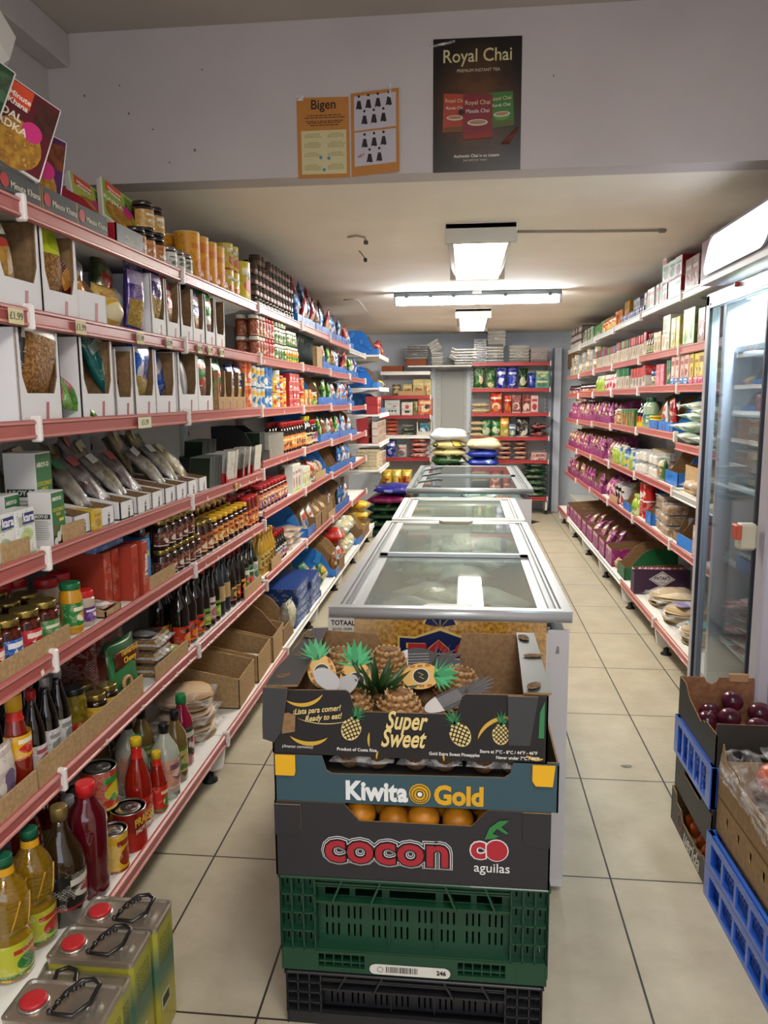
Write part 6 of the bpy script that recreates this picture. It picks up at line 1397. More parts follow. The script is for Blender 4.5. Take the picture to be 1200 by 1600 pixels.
tput(K('foil_tray_stack', 'foil trays', 'stack of white boxed foil containers', .26, .2, .22, tray_pile(5, .26, .2, .042)), .66, z6); tput(K('foil_tray_stack', 'foil trays', 'cube of foil trays in clear film', .22, .2, .18, tray_pile(3, .22, .2, .06)), .90, z6)
# right far corner bay
EZ = [.2, .62, .9, 1.12, 1.40, 1.70]
for i, ks in ((5, [candl, clearbx, candl]), (4, [whitb, smo]), (3, [bbag]), (2, [bbt, cand_blue]), (1, [pbag])):
    y = 9.42
    while y < 10.1:
        k = random.choice(ks); put(k, (1.38 + k.d / 2, y, EZ[i] + .0185), PI, 'far right corner bay shelf ' + ['one', 'two', 'three', 'four', 'five', 'six'][i], y); y += k.w + random.uniform(.01, .05)
rb = K('cardboard_box', 'cardboard box', 'brown cardboard box on its side above the corner', .3, .3, .22, block(.3, .3, .22, CARD)); put(rb, (1.42, 9.95, 1.7185 + .10), PI, 'far right corner bay top', 0)

# ================================================================ POSTERS on the header wall
PY = YH - .0012
def poly(pts, mt, y=0.0, t=.0008): return MB().prism(pts, (0, y, 0), (1, 0, 0), (0, 0, 1), t, mt)
def blob(cx, cz, r, mt, y, sx=1, sz=1, seg=18, a0=0, a1=2 * PI):
    return MB().prism([(cx + r * sx * math.cos(a0 + (a1 - a0) * i / seg), cz + r * sz * math.sin(a0 + (a1 - a0) * i / seg)) for i in range(seg)], (0, y, 0), (1, 0, 0), (0, 0, 1), .0006, mt)
P = root('hair_dye_poster', 'folded orange hair dye leaflet reading Bigen taped to the header wall', 'poster', (-.44, PY, 2.45))
ORG = mat('#b5772f', .5); CRM = mat('#c9bf8e', .5); LAV = mat('#b9b4bc', .5); INK = mat('#1d1714', .6)
q = MB(); q.prism([(-.187, -.146), (.008, -.148), (.006, .132), (-.188, .136)], (0, 0, 0), (1, 0, 0), (0, 0, 1), .0012, ORG); obj('leaflet_page', q, P)
q = MB(); q.prism([(0, 0), (.178, .012), (.176, .298), (0, .288)], (.014, -.001, -.147), (.999, -.05, 0), (0, 0, 1), .0012, ORG); obj('leaflet_page', q, P)
obj('text_panel', poly([(-.172, -.132), (-.004, -.133), (-.004, .02), (-.172, .02)], CRM, -.0014), P)
text('Bigen', .046, INK, P, (-.088, -.0016, .108), off=.0006, sx=.95)
ln = MB()
for z, w in ((.072, .12), (.064, .14), (.052, .13), (.046, .12), (.038, .10)):
    x = -.088 - w / 2
    while x < -.088 + w / 2: l_ = random.uniform(.006, .018); ln.box((x + l_ / 2, -.0014, z), (l_, .0006, .0028), INK); x += l_ + .003
for cx in (-.132, -.045):
    for z0, rows in ((.008, 3), (-.022, 4), (-.058, 3), (-.1, 4)):
        for r in range(rows):
            w = .058 if r else .035; x = cx - w / 2
            while x < cx + w / 2: l_ = random.uniform(.004, .012); ln.box((x + l_ / 2, -.0026, z0 - r * .0055), (l_, .0004, .0016), mat('#7a7040', .6)); x += l_ + .002
obj('small_print', ln, P, kind='stuff')
for x, z in ((-.10, -.075), (-.07, -.078), (-.088, -.118)): obj('bottle_drawing', blob(x, z, .006, mat('#4a86b0', .5), -.003), P)
U2 = Vector((.999, -.05, 0)).normalized()
for z0, z1 in ((.012, .128), (-.112, .004)):
    obj('swatch_panel', MB().prism([(.012, z0 + .147), (.166, z0 + .157), (.166, z1 + .157), (.012, z1 + .149)], (.014, -.0024, -.147), U2, (0, 0, 1), .0006, LAV), P)
def swatch(x, z, c='#1a1413'):
    b = MB(); b.prism([(-.0115, -.016), (-.004, -.013), (.004, -.016), (.0115, -.014), (.006, .014), (-.005, .014)], (.014, -.0034, -.147), U2, (0, 0, 1), .0006, mat(c, .5))
    b.v = [(a + U2.x * x, bb + U2.y * x, cc + z) for a, bb, cc in b.v]; obj('hair_swatch', b, P)
    d = MB(); d.lathe([(.0001, 0), (.0048, 0)], INK, 10, M=Matrix.Translation((.014 + U2.x * x, -.0036 + U2.y * x, -.147 + z + .029)) @ Matrix.Rotation(PI / 2, 4, 'X'), cap=False); obj('swatch_number_dot', d, P)
for r, (xs, z) in enumerate((((.03, .065, .1, .14), .245), ((.05, .085, .12), .192), ((.05, .085, .12), .112), ((.068, .104), .058))):
    for x in xs: swatch(x, z + x * .08, '#1a1413' if r < 3 else '#24100e')
text('NEW', .012, mat('#b5302c', .5), P, (.052, -.008, -.075), (PI / 2, -.4, 0))
obj('adhesive_tape', poly([(.155, .12), (.163, .12), (.163, .165), (.155, .165)], film(a=.35), -.011), P); obj('adhesive_tape', poly([(-.19, .125), (-.16, .125), (-.16, .142), (-.19, .142)], film(a=.35), -.003), P)

P = root('tea_poster', 'dark brown poster reading Royal Chai on the header wall', 'poster', (.031, PY, 2.533))
m = mat('#1a1512', .3).copy(); m.name = 'poster_print'; T = NT(m); b = m.node_tree.nodes['Principled BSDF']
co = T.n('ShaderNodeTexCoord'); gr = T.n('ShaderNodeTexGradient', gradient_type='SPHERICAL'); mp = T.n('ShaderNodeMapping'); mp.inputs['Location'].default_value = (0, 0, .02); mp.inputs['Scale'].default_value = (6, 6, 4.4)
T.l(co.outputs['Object'], mp.inputs['Vector']); T.l(mp.outputs[0], gr.inputs[0])
no = T.n('ShaderNodeTexNoise'); no.inputs['Scale'].default_value = 16; no.inputs['Detail'].default_value = 5; T.l(co.outputs['Object'], no.inputs['Vector'])
mu = T.n('ShaderNodeMath', operation='MULTIPLY'); T.l(gr.outputs['Fac'], mu.inputs[0]); T.l(no.outputs['Fac'], mu.inputs[1])
r1 = T.n('ShaderNodeValToRGB'); e = r1.color_ramp.elements; e[0].position = 0; e[0].color = (*L('#17130f'), 1); e[1].position = .5; e[1].color = (*L('#6b4322'), 1)
T.l(mu.outputs[0], r1.inputs[0]); T.l(r1.outputs[0], b.inputs['Base Color'])
obj('poster_sheet', poly([(-.157, -.226), (.158, -.225), (.157, .224), (-.157, .227)], m, 0, .0012), P)
CREAM = mat('#cfc38f', .4)
text('Royal Chai', .062, CREAM, P, (0, -.0016, .165), off=.0004, sx=.92); text('PREMIUM INSTANT TEA', .0145, mat('#c9c2a8', .4), P, (.004, -.0016, .117))
def teapack(x, z, w, h, c, c2, rz, y, cup='#7c1c22', sub='Masala Chai'):
    t = obj('tea_pack_picture', poly([(-w / 2, -h / 2), (w / 2, -h / 2 + .004), (w / 2, h / 2), (-w / 2, h / 2 + .003)], mat(c, .4), 0, .0006), P, (x, y, z), (0, rz, 0))
    text('Royal Chai', w * .2, CREAM, t, (0, -.0009, h * .33)); text(sub, w * .17, mat('#ddd8cc', .4), t, (0, -.0009, h * .14))
    obj('cup_picture', blob(0, -h * .14, w * .34, mat(cup, .4), -.0006, 1, .62, 16, PI, 2 * PI), t)
    obj('saucer_picture', blob(0, -h * .12, w * .35, mat('#cfc4b4', .4), -.0010, 1, .3), t); obj('tea_surface', blob(0, -h * .115, w * .29, mat('#a07a54', .4), -.0014, 1, .24), t)
    obj('spice_foot', poly([(-w / 2 + .003, -h / 2 + .003), (w / 2 - .003, -h / 2 + .006), (w / 2 - .003, -h / 2 + .022), (-w / 2 + .003, -h / 2 + .016)], mat(c2, .5), -.0004, .0004), t)
teapack(-.078, -.025, .085, .128, '#a63c24', '#6c4a1c', .03, -.0022, '#a03a22', 'Karak Chai')
teapack(.088, -.02, .085, .118, '#38702c', '#5c5a2c', -.06, -.0022, '#5c8a34', 'Karak Chai')
teapack(.003, -.042, .105, .150, '#7c1c28', '#8c2c1c', 0, -.0044)
q = MB()
for i in range(5): q.tube([(.09 + i * .006, -.003, -.135), (.13 + i * .004, -.003, -.098 + i * .004)], .004, mat('#6c3018', .6), 6)
obj('cinnamon_picture', q, P)
obj('star_anise_picture', MB().prism([((.016 if k % 2 else .007) * math.cos(k * PI / 8) - .055, (.016 if k % 2 else .007) * math.sin(k * PI / 8) - .022) for k in range(16)], (0, -.006, 0), (1, 0, 0), (0, 0, 1), .0006, mat('#2a160f', .5)), P)
text('Authentic Chai in an instant', .0145, mat('#cfcabc', .4), P, (0, -.0016, -.172), off=.0003); text('Just add hot water', .0115, mat('#b5b0a4', .4), P, (-.004, -.0016, -.186))
obj('adhesive_tape', poly([(-.18, .196), (-.08, .212), (-.08, .22), (-.18, .204)], film(a=.3), -.003), P)

# ================================================================ CRATE STACK before the freezer
SX0, SX1, SY0, SY1 = -.435, .205, 1.65, 2.05
def epscrate(name, label, z0, h, c, c2, wx, lip=True):
    t = root(name, label, 'crate', ((SX0 + SX1) / 2, SY0, z0), group='stacked plastic crates')
    w = wx; mt = mat(c, .38, coat=.2); D = SY1 - SY0; hb = .055 if lip else .03
    f = MB()
    # side columns of pockets and the deep band at the foot
    for sx in (-1, 1):
        x0 = -w / 2 if sx < 0 else w / 2 - .085
        for k in range(4): f.box((x0 + k * .0275 + .001, .012, hb + (h - hb) / 2), (.0035, .024, h - hb), mt)
        for j in range(5): f.box((x0 + .0425, .012, hb + .002 + j * (h - hb - .004) / 4), (.085, .024, .0035), mt)
        f.grille(.085, h - hb, [(.012 + .0275 * k, .016 + .0275 * k, .012 + j * (h - hb) / 4, .034 + j * (h - hb) / 4) for k in range(3) for j in range(4) if .034 + j * (h - hb) / 4 < h - hb - .002], (x0, .026, hb), (1, 0, 0), (0, 0, 1), .003, mt)
    if lip:
        holes = [(.09, .20, .012, .046), (w - .205, w - .095, .012, .046)]
        f.grille(w, hb, holes, (-w / 2, .006, 0), (1, 0, 0), (0, 0, 1), .004, mt)
        for hx in (.09, w - .205):
            for k in range(5): f.box((-w / 2 + hx + .014 + k * .021, .012, .03), (.003, .012, .034), mt)
            f.box((-w / 2 + hx + .055, .014, .022), (.11, .012, .004), mt)
        f.box((0, .02, hb + .001), (w, .036, .004), mt)
    else: f.box((0, .008, hb / 2), (w, .012, hb), mt)
    f.box((0, .012, h - .004), (w, .028, .007), mt, .002)
    obj('outer_frame', f, t)
    p = MB(); pw = w - .17; x0 = -pw / 2; zt = h - (.068 if lip else .05)
    xs = [.012, .062, .118, .168, .222, .272, .328, .378]
    sl = [(x0s + .006 + j * .0135, x0s + .0105 + j * .0135, z, z + .032) for x0s in xs for j in range(3) for z in ((.020, .066) if lip else (.008, .052)) if x0s + .04 < pw]
    p.grille(pw, zt - hb, [(a * pw / .43, b_ * pw / .43, cc, min(d_, zt - hb - .004)) for a, b_, cc, d_ in sl if cc < zt - hb - .02], (x0, .034, hb), (1, 0, 0), (0, 0, 1), .003, mt)
    for x in (-pw * .12, pw * .12): p.box((x, .028, hb + (zt - hb) / 2), (.004, .012, zt - hb), mt)
    obj('slotted_panel', p, t)
    r = MB()
    r.box((0, .022, zt), (pw, .03, .005), mt)
    for k, (xa, xb) in enumerate(((-.42, -.36), (-.22, -.16), (.22, .16), (.42, .36))): r.prism([(xa * pw, 0), (xa * pw + .005, 0), (xb * pw + .005, h - zt), (xb * pw, h - zt)], (0, .014, zt), (1, 0, 0), (0, 0, 1), .014, mt)
    r.box((0, .006, h - .018), (pw, .006, .004), mt); r.box((0, .012, h - .028), (pw, .006, .004), mt)
    r.grille(pw, h - zt, [(pw * a, pw * b_, .004, .034 if lip else .02) for a, b_ in ((.04, .17), (.2, .34), (.38, .62), (.66, .8), (.83, .96))], (x0, .034, zt), (1, 0, 0), (0, 0, 1), .003, mt)
    obj('handle_ledge', r, t)
    s = MB()
    for sx in (-1, 1):
        x = sx * (w / 2 - .004)
        U = (0, 1, 0) if sx > 0 else (0, -1, 0); O = (x, .0, 0) if sx > 0 else (x, D, 0)
        s.grille(D, h, [(.03 + k * .026, .036 + k * .026, .03 + j * .045, .06 + j * .045) for k in range(14) for j in range(int(h / .05) - 0) if .06 + j * .045 < h - .01], O, U, (0, 0, 1), .003, mt)
        for k in range(8): s.box((x + sx * .004, .02 + k * (D - .04) / 7, h / 2), (.008, .004, h * .96), mt)
        s.box((x + sx * .002, D / 2, h - .004), (.014, D, .008), mt)
    s.box((0, D - .004, h / 2), (w, .006, h), mt); s.box((0, D / 2, .006), (w - .02, D - .01, .008), mt)
    obj('side_walls', s, t)
    return t
epscrate('plastic_crate', 'black plastic vegetable crate at the foot of the stack', 0.0, .14, '#1f2024', None, .605, False)
g = epscrate('plastic_crate', 'dark green plastic crate with barcode label in the stack', .143, .245, '#14402a', None, .625)
q = MB(); q.box((0, 0, 0), (.165, .001, .026), mat('#d3d2ca', .5)); 
for sx in (-1, 1): q.lathe([(.0001, 0), (.013, 0)], mat('#d3d2ca', .5), 16, M=Matrix.Translation((sx * .0825, -.0006, 0)) @ Matrix.Rotation(PI / 2, 4, 'X'), cap=False)
lb = obj('barcode_label', q, g, (-.005, .0005, .016))
q = MB(); x = -.055
while x < .02: w = random.choice((.0008, .0014, .0022)); q.box((x, -.0009, .001), (w, .0005, .015), INK); x += w + random.choice((.0012, .002))
obj('barcode_bars', q, lb); text('246', .015, INK, lb, (.074, -.0009, 0), off=.0005)
q = MB(); q.tube([(-.07 + .007 * math.cos(a * PI / 5), -.0009, .007 * math.sin(a * PI / 5)) for a in range(10)], .0006, INK, 4, True); obj('round_stamp', q, lb)

# cartons are built from cut panels: outer print, brown inner side
def carton_box(name, label, z0, h, frontpts, c, back=None, w=.62, x0=SX0, dep=.40, sideh=None, cat='fruit carton', side=None, y0=SY0):
    t = root(name, label, cat, (x0, y0, z0))
    mt = mat(c, .5) if isinstance(c, str) else c
    q = MB(); q.prism(frontpts, (0, .004, 0), (1, 0, 0), (0, 0, 1), .004, mt, CARD); obj('front_panel', q, t)
    sideh = sideh or h
    for sx in (0, 1):
        q = MB()
        pts = side or [(0, 0), (dep, 0), (dep, sideh), (0, sideh)]
        if sx: q.prism(pts, (w - .004, 0, 0), (0, 1, 0), (0, 0, 1), .004, mt, CARD)
        else: q.prism([(-a, b_) for a, b_ in pts][::-1], (.004, 0, 0), (0, -1, 0), (0, 0, 1), .004, mt, CARD)
        obj('side_panel', q, t)
    bp_ = back or [(0, 0), (w, 0), (w, h), (0, h)]
    q = MB(); q.prism([(-a, b_) for a, b_ in bp_][::-1], (0, dep - .004, 0), (-1, 0, 0), (0, 0, 1), .004, mt, CARD); obj('back_panel', q, t)
    obj('bottom_panel', box((w / 2, dep / 2, .004), (w - .008, dep - .008, .006), CARD), t)
    return t
CHAR = mat('#28272b', .42)
# --- oranges carton
cw = .632
F = [(0, 0), (cw, 0), (cw, .186), (.492, .186), (.455, .145), (.198, .145), (.163, .186), (0, .186)]
c1 = carton_box('orange_carton', 'charcoal carton of oranges printed cocon in the stack', .389, .186, F, CHAR, w=cw, x0=-.434)
for sx in (0, 1):
    x = .0 if sx == 0 else cw - .065
    q = MB(); q.prism([(0, .0), (.0, .075), (.062, .075), (.062, .012), (.05, 0)] if sx == 0 else [(.065, 0), (.065, .082), (.003, .082), (.003, .012), (.015, 0)], (x, -.0005, .104), (1, 0, 0), (0, 0, 1), .003, CHAR, CARDL); obj('corner_tab', q, c1)
def stacked_text(body, size, parent, x, z, layers, y0=-.001, **kw):
    for i, (mt, off) in enumerate(layers): text(body, size, mt, parent, (x, y0 - i * .0012, z), off=off, **kw)
WP = mat('#dcdcdc', .5)
stacked_text('cocon', .105, c1, .262, .078, [(WP, .011), (mat('#1a1a1c', .5), .0095), (WP, .0075), (mat('#0f0f10', .5), .0058), (mat('#a32430', .45), .0022)], sx=1.12, sp=1.0)
lg = obj('cherry_logo', MB().lathe([(.0001, 0), (.0225, 0)], WP, 20, M=Matrix.Rotation(PI / 2, 4, 'X'), cap=False), c1, (.512, -.001, .090)); lg.scale = (1.22, 1, 1.22)
obj('cherry', MB().lathe([(.0001, 0), (.0205, 0)], mat('#a82430', .45), 20, M=Matrix.Rotation(PI / 2, 4, 'X'), cap=False), lg, (0, -.001, 0))
text('c', .062, WP, lg, (-.034, -.001, .004), off=.005); text('c', .062, mat('#a82430', .45), lg, (-.034, -.002, .004), off=.0025)
obj('leaf_shape', poly([(-.022, .022), (-.014, .045), (.004, .06), (.022, .062), (.008, .048), (.022, .036), (.016, .035), (0, .045), (-.008, .034), (.004, .03), (-.004, .025)], mat('#2f7a3c', .5), -.0012), lg)
text('aguilas', .026, WP, lg, (-.008, -.001, -.036), off=.0001)
ORM = speck('#d48c20', '#c07a1c', 40, .4, bump=.15)
orange = K('orange', 'orange', 'loose orange in the open charcoal carton', .075, .075, .072, lambda: [('orange', MB().ball((0, 0, .036), .0375, ORM, 18, 12, sz=.96).lathe([(.0001, .0715), (.004, .0722)], mat('#4c5a1c', .7), 8, cap=False))])
for i, (x, y, z) in enumerate(((-.24, 1.70, .095), (-.16, 1.71, .078), (-.09, 1.70, .092), (-.01, 1.71, .084), (-.30, 1.72, .072), (.07, 1.71, .08), (-.2, 1.78, .09), (-.12, 1.79, .092), (-.04, 1.78, .09), (.05, 1.79, .09), (-.28, 1.79, .09))):
    put(orange, (x, y, .393 + z), 0, 'cocon carton', x, 0 if y < 1.75 else 1)
q = MB(); q.box((.316, .2, .045), (.60, .37, .075), mat('#4a3a5a', .6), .01); obj('moulded_tray_liner', q, c1)
# --- kiwi carton
kw = .645; TEAL = mat('#334f59', .45)
F = [(0, 0), (kw, 0), (kw, .118), (.545, .118), (.538, .088), (.525, .078), (.135, .070), (.122, .078), (.112, .112), (.06, .112), (.0, .112)]
c2 = carton_box('kiwi_carton', 'teal carton of kiwis printed Kiwita Gold in the stack', .577, .112, F, TEAL, w=kw, x0=-.432)
for sx, pts in ((0, [(0, 0), (.044, 0), (.047, .01), (.047, .05), (.0, .05)]), (1, [(.0, .012), (.008, 0), (.045, 0), (.05, .05), (.0, .05)])):
    q = MB(); q.prism(pts, (.004 if sx == 0 else .586, -.002, .064), (1, 0, 0), (0, 0, 1), .004, mat('#e0ab1c', .45), CARD); obj('yellow_corner', q, c2)
text('Kiwita', .062, mat('#dfe2e2', .45), c2, (.236, -.001, .030), off=.0025, sx=.9); text('Gold', .062, mat('#d6a21c', .45), c2, (.424, -.001, .028), off=.0025, sx=.9)
em = obj('sun_kiwi_emblem', MB().lathe([(.0001, 0), (.0245, 0)], mat('#d6a21c', .45), 24, M=Matrix.Rotation(PI / 2, 4, 'X'), cap=False), c2, (.336, -.001, .031))
for r, c in ((.0215, '#1c2a2c'), (.0195, '#d6a21c'), (.0085, '#2b3a34'), (.0055, '#e6e6e0')): obj('emblem_ring', MB().lathe([(.0001, 0), (r, 0)], mat(c, .45), 24, M=Matrix.Rotation(PI / 2, 4, 'X'), cap=False), em, (0, -.0006 * (2 + (.022 - r) * 100), 0))
q = MB()
for i in range(20): a = i * PI / 10; q.box((.0142 * math.cos(a), -.0042, .0142 * math.sin(a)), (.0026, .0006, .0026), mat('#1c2a2c', .5))
obj('emblem_ticks', q, em)
KW = speck('#5c4326', '#46311b', 120, .85, bump=.3)
kiwi = K('kiwi_fruit', 'kiwi', 'brown kiwi in the teal carton', .055, .065, .052, lambda: [('kiwi', MB().ball((0, 0, .03), .030, KW, 16, 11, sx=1.2))])
for p, x0 in enumerate((-.28, -.125, .03)):
    for r in range(2):
        for c in range(2): put(kiwi, (x0 + c * .066 + .018, 1.70 + r * .07, .643), PI / 2, 'kiwi packs', x0 + c * .06, r)
    q = MB(); q.pillow(.15, .16, .074, film(a=.26), O=(x0 + .05, 1.66, .672), U=(-1, 0, 0), V=(0, 1, 0), seed=p, wob=.25)
    o = obj('kiwi_film', q); tag(o, f'clear crinkled film over the {("left", "middle", "right")[p]} pair of kiwis', 'film')
q = MB(); q.box((.32, .2, .036), (.61, .38, .055), mat('#2a2623', .7), .008); obj('pulp_tray', q, c2)
# --- pineapple carton
pw = .62; BK = mat('#1d1b1e', .42)
F = [(0, 0), (pw, 0), (pw, .158), (.44, .156), (.432, .15), (.418, .108), (.192, .106), (.18, .15), (.172, .156), (.04, .152), (.03, .158), (0, .158)]
BKP = [(0, 0), (pw, 0), (pw, .172), (.432, .172), (.415, .113), (.225, .113), (.195, .165), (.06, .17), (0, .168)]
c3 = carton_box('pineapple_carton', 'torn black pineapple carton printed Super Sweet on top of the stack', .692, .158, F, BK, back=BKP, w=pw, x0=-.434, side=[(0, 0), (.4, 0), (.4, .168), (0, .158)])
GREYC = mat('#38383b', .5)
def torn(x, y, z, rx=0, ry=0):
    q = MB(); q.lathe([(.0001, .002), (.016, .001), (.02, 0)], speck('#7a5c3c', '#4a3826', 120, .9), 9, sx=.7, sy=1.3, cap=False); obj('torn_patch', q, c3, (x, y, z), (rx, ry, random.uniform(0, 3)))
q = MB(); q.prism([(-.012, 0), (.062, .0), (.062, .40), (.02, .40), (-.012, .10)], (0, 0, .158), (1, 0, .05), (0, 1, .03), .005, GREYC, CARD)
obj('folded_side_flap', q, c3)
torn(.02, .33, .176); torn(.03, .2, .17); torn(.02, .06, .165)
q = MB(); q.prism([(-.014, .0), (.012, -.008), (.03, .02), (.045, .11), (.045, .0 + .122), (-.01, .122), (-.014, .04)], (-.006, -.004, .038), (1, 0, 0), (0, 0, 1), .006, GREYC, CARD); q.prism([(.03, .012), (.06, .018), (.062, .055), (.045, .062), (.036, .06)], (-.006, -.002, .038), (1, 0, 0), (0, 0, 1), .004, CARD)
obj('torn_corner_flap', q, c3)
q = MB(); q.prism([(-.055, 0), (.006, 0), (.002, .4), (-.045, .4)], (pw, 0, .160), (1, 0, 0), (0, 1, .03), .005, mat('#474c4b', .5), CARD); obj('folded_side_flap', q, c3)
torn(pw - .03, .35, .18); torn(pw - .015, .22, .175); torn(pw - .03, .03, .17)
q = MB(); q.prism([(.0, 0), (.046, 0), (.062, .113), (-.004, .113)], (pw - .085, -.004, .045), (1, 0, 0), (0, 0, 1), .006, GREYC, CARD); obj('corner_flap', q, c3)
YC = mat('#dcc684', .45); YG = mat('#c9a23a', .45)
def arc(cx, cz, r, a0, a1, w, y=-.0008, n=14, mt=None):
    o = []; i_ = []
    for k in range(n + 1):
        a = a0 + (a1 - a0) * k / n; t_ = w * math.sin(PI * k / n) ** .7
        o.append((cx + (r + t_ / 2) * math.cos(a), cz + (r + t_ / 2) * math.sin(a))); i_.append((cx + (r - t_ / 2) * math.cos(a), cz + (r - t_ / 2) * math.sin(a)))
    b = MB()
    for k in range(n): b.add([(o[k][0], y, o[k][1]), (o[k + 1][0], y, o[k + 1][1]), (i_[k + 1][0], y, i_[k + 1][1]), (i_[k][0], y, i_[k][1])], [(0, 1, 2, 3)], mt or YG)
    return b
for a in ((.068, .180, .062, -2.15, -.6, .009), (.085, .092, .066, -2.3, -.85, .010), (.535, .035, .070, 1.3, 2.9, .009), (.6, .055, .045, -2.2, -1.3, .008), (.302, .04, .08, 2.9, 3.35, .005), (.27, .0, .03, 2.6, 3.3, .004), (.362, .0, .03, -.1, .5, .004), (.42, .02, .02, .8, 1.4, .004)): obj('yellow_swoosh', arc(*a), c3)
def pineg(x, z, s, rot, leaves=True, half=False):
    o = obj('pineapple_print', None, c3, (x, -.0012, z), (0, rot, 0)); 
    b = MB(); n = 20
    b.prism([(s * .62 * math.cos(2 * PI * k / n), s * .8 * math.sin(2 * PI * k / n)) for k in range(n)], (0, 0, 0), (1, 0, 0), (0, 0, 1), .0004, YC); obj('pineapple_body_print', b, o)
    g_ = MB()
    for k in range(-3, 4):
        for sg in (-1, 1):
            pts = []
            for t_ in [i / 12 for i in range(-12, 13)]:
                xx = t_ * s * .62; zz = k * s * .34 + sg * xx * 1.05 - .12 * s * (t_ * t_)
                if (xx / (.62 * s)) ** 2 + (zz / (.8 * s)) ** 2 < .97: pts.append((xx, -.0008, zz))
            if len(pts) > 2:
                for p_, q_ in zip(pts, pts[1:]):
                    d = Vector(q_) - Vector(p_); nrm = Vector((-d.z, 0, d.x)).normalized() * s * .035
                    g_.add([Vector(p_) - nrm, Vector(p_) + nrm, Vector(q_) + nrm, Vector(q_) - nrm], [(0, 1, 2, 3)], mat('#1d1712', .5))
    obj('diamond_grid', g_, o)
    l_ = MB()
    for k in range(9):
        a = PI / 2 + (k - 4) * .33; ln_ = s * (1.15 - .07 * abs(k - 4)); bx = (k - 4) * s * .05
        l_.prism([(bx - .1 * s * math.sin(a), .68 * s), (bx + ln_ * .55 * math.cos(a) - .09 * s * math.sin(a), .72 * s + ln_ * .55 * math.sin(a)), (bx + ln_ * math.cos(a), .7 * s + ln_ * math.sin(a)), (bx + ln_ * .5 * math.cos(a) + .09 * s * math.sin(a), .68 * s + ln_ * .5 * math.sin(a) - .02 * s), (bx + .1 * s * math.sin(a), .66 * s)], (0, -.0004 - .0002 * (k % 3), 0), (1, 0, 0), (0, 0, 1), .0003, mat('#2f7a48' if k % 2 else '#245f38', .5))
    obj('leaf_print', l_, o)
pineg(.183, .066, .036, .35); pineg(.428, .062, .037, -.45); pineg(.518, .066, .031, 0)
obj('green_leaf_corner', poly([(.6, .06), (.612, .06), (.612, .145), (.602, .12)], mat('#2f7a48', .5), -.0008), c3)
stacked_text('Super', .060, c3, .305, .088, [(mat('#14100e', .5), .0025), (YC, .0013)], shear=.35, sx=.64)
stacked_text('Sweet', .060, c3, .298, .046, [(mat('#14100e', .5), .0025), (YC, .0013)], shear=.35, sx=.66, y0=-.0012)
text('\u00a1Lista para comer!', .0185, YC, c3, (.103, -.0012, .107), (PI / 2, -.13, 0), shear=.4, off=.0003, sx=.82); text('Ready to eat!', .0185, YC, c3, (.118, -.0012, .090), (PI / 2, -.13, 0), shear=.4, off=.0003, sx=.85)
obj('underline_swash', arc(.12, .245, .17, -1.95, -1.2, .002, mt=YC), c3)
WT = mat('#d8d6d0', .5)
text('(Ananas comosus)', .0098, WT, c3, (.058, -.001, .018), shear=.2); text('Product of Costa Rica', .0102, WT, c3, (.195, -.001, .016), off=.0002); text('Gold Extra Sweet Pineapples', .0102, WT, c3, (.415, -.001, .014), off=.0002, sx=.95)
text('Store at 7\u00b0C - 8\u00b0C / 44\u00b0F - 46\u00b0F', .0102, WT, c3, (.535, -.001, .024), off=.0002, sx=.95); text('Never under 7\u00b0C / 44\u00b0F', .0102, WT, c3, (.555, -.001, .011), off=.0002, sx=.95)

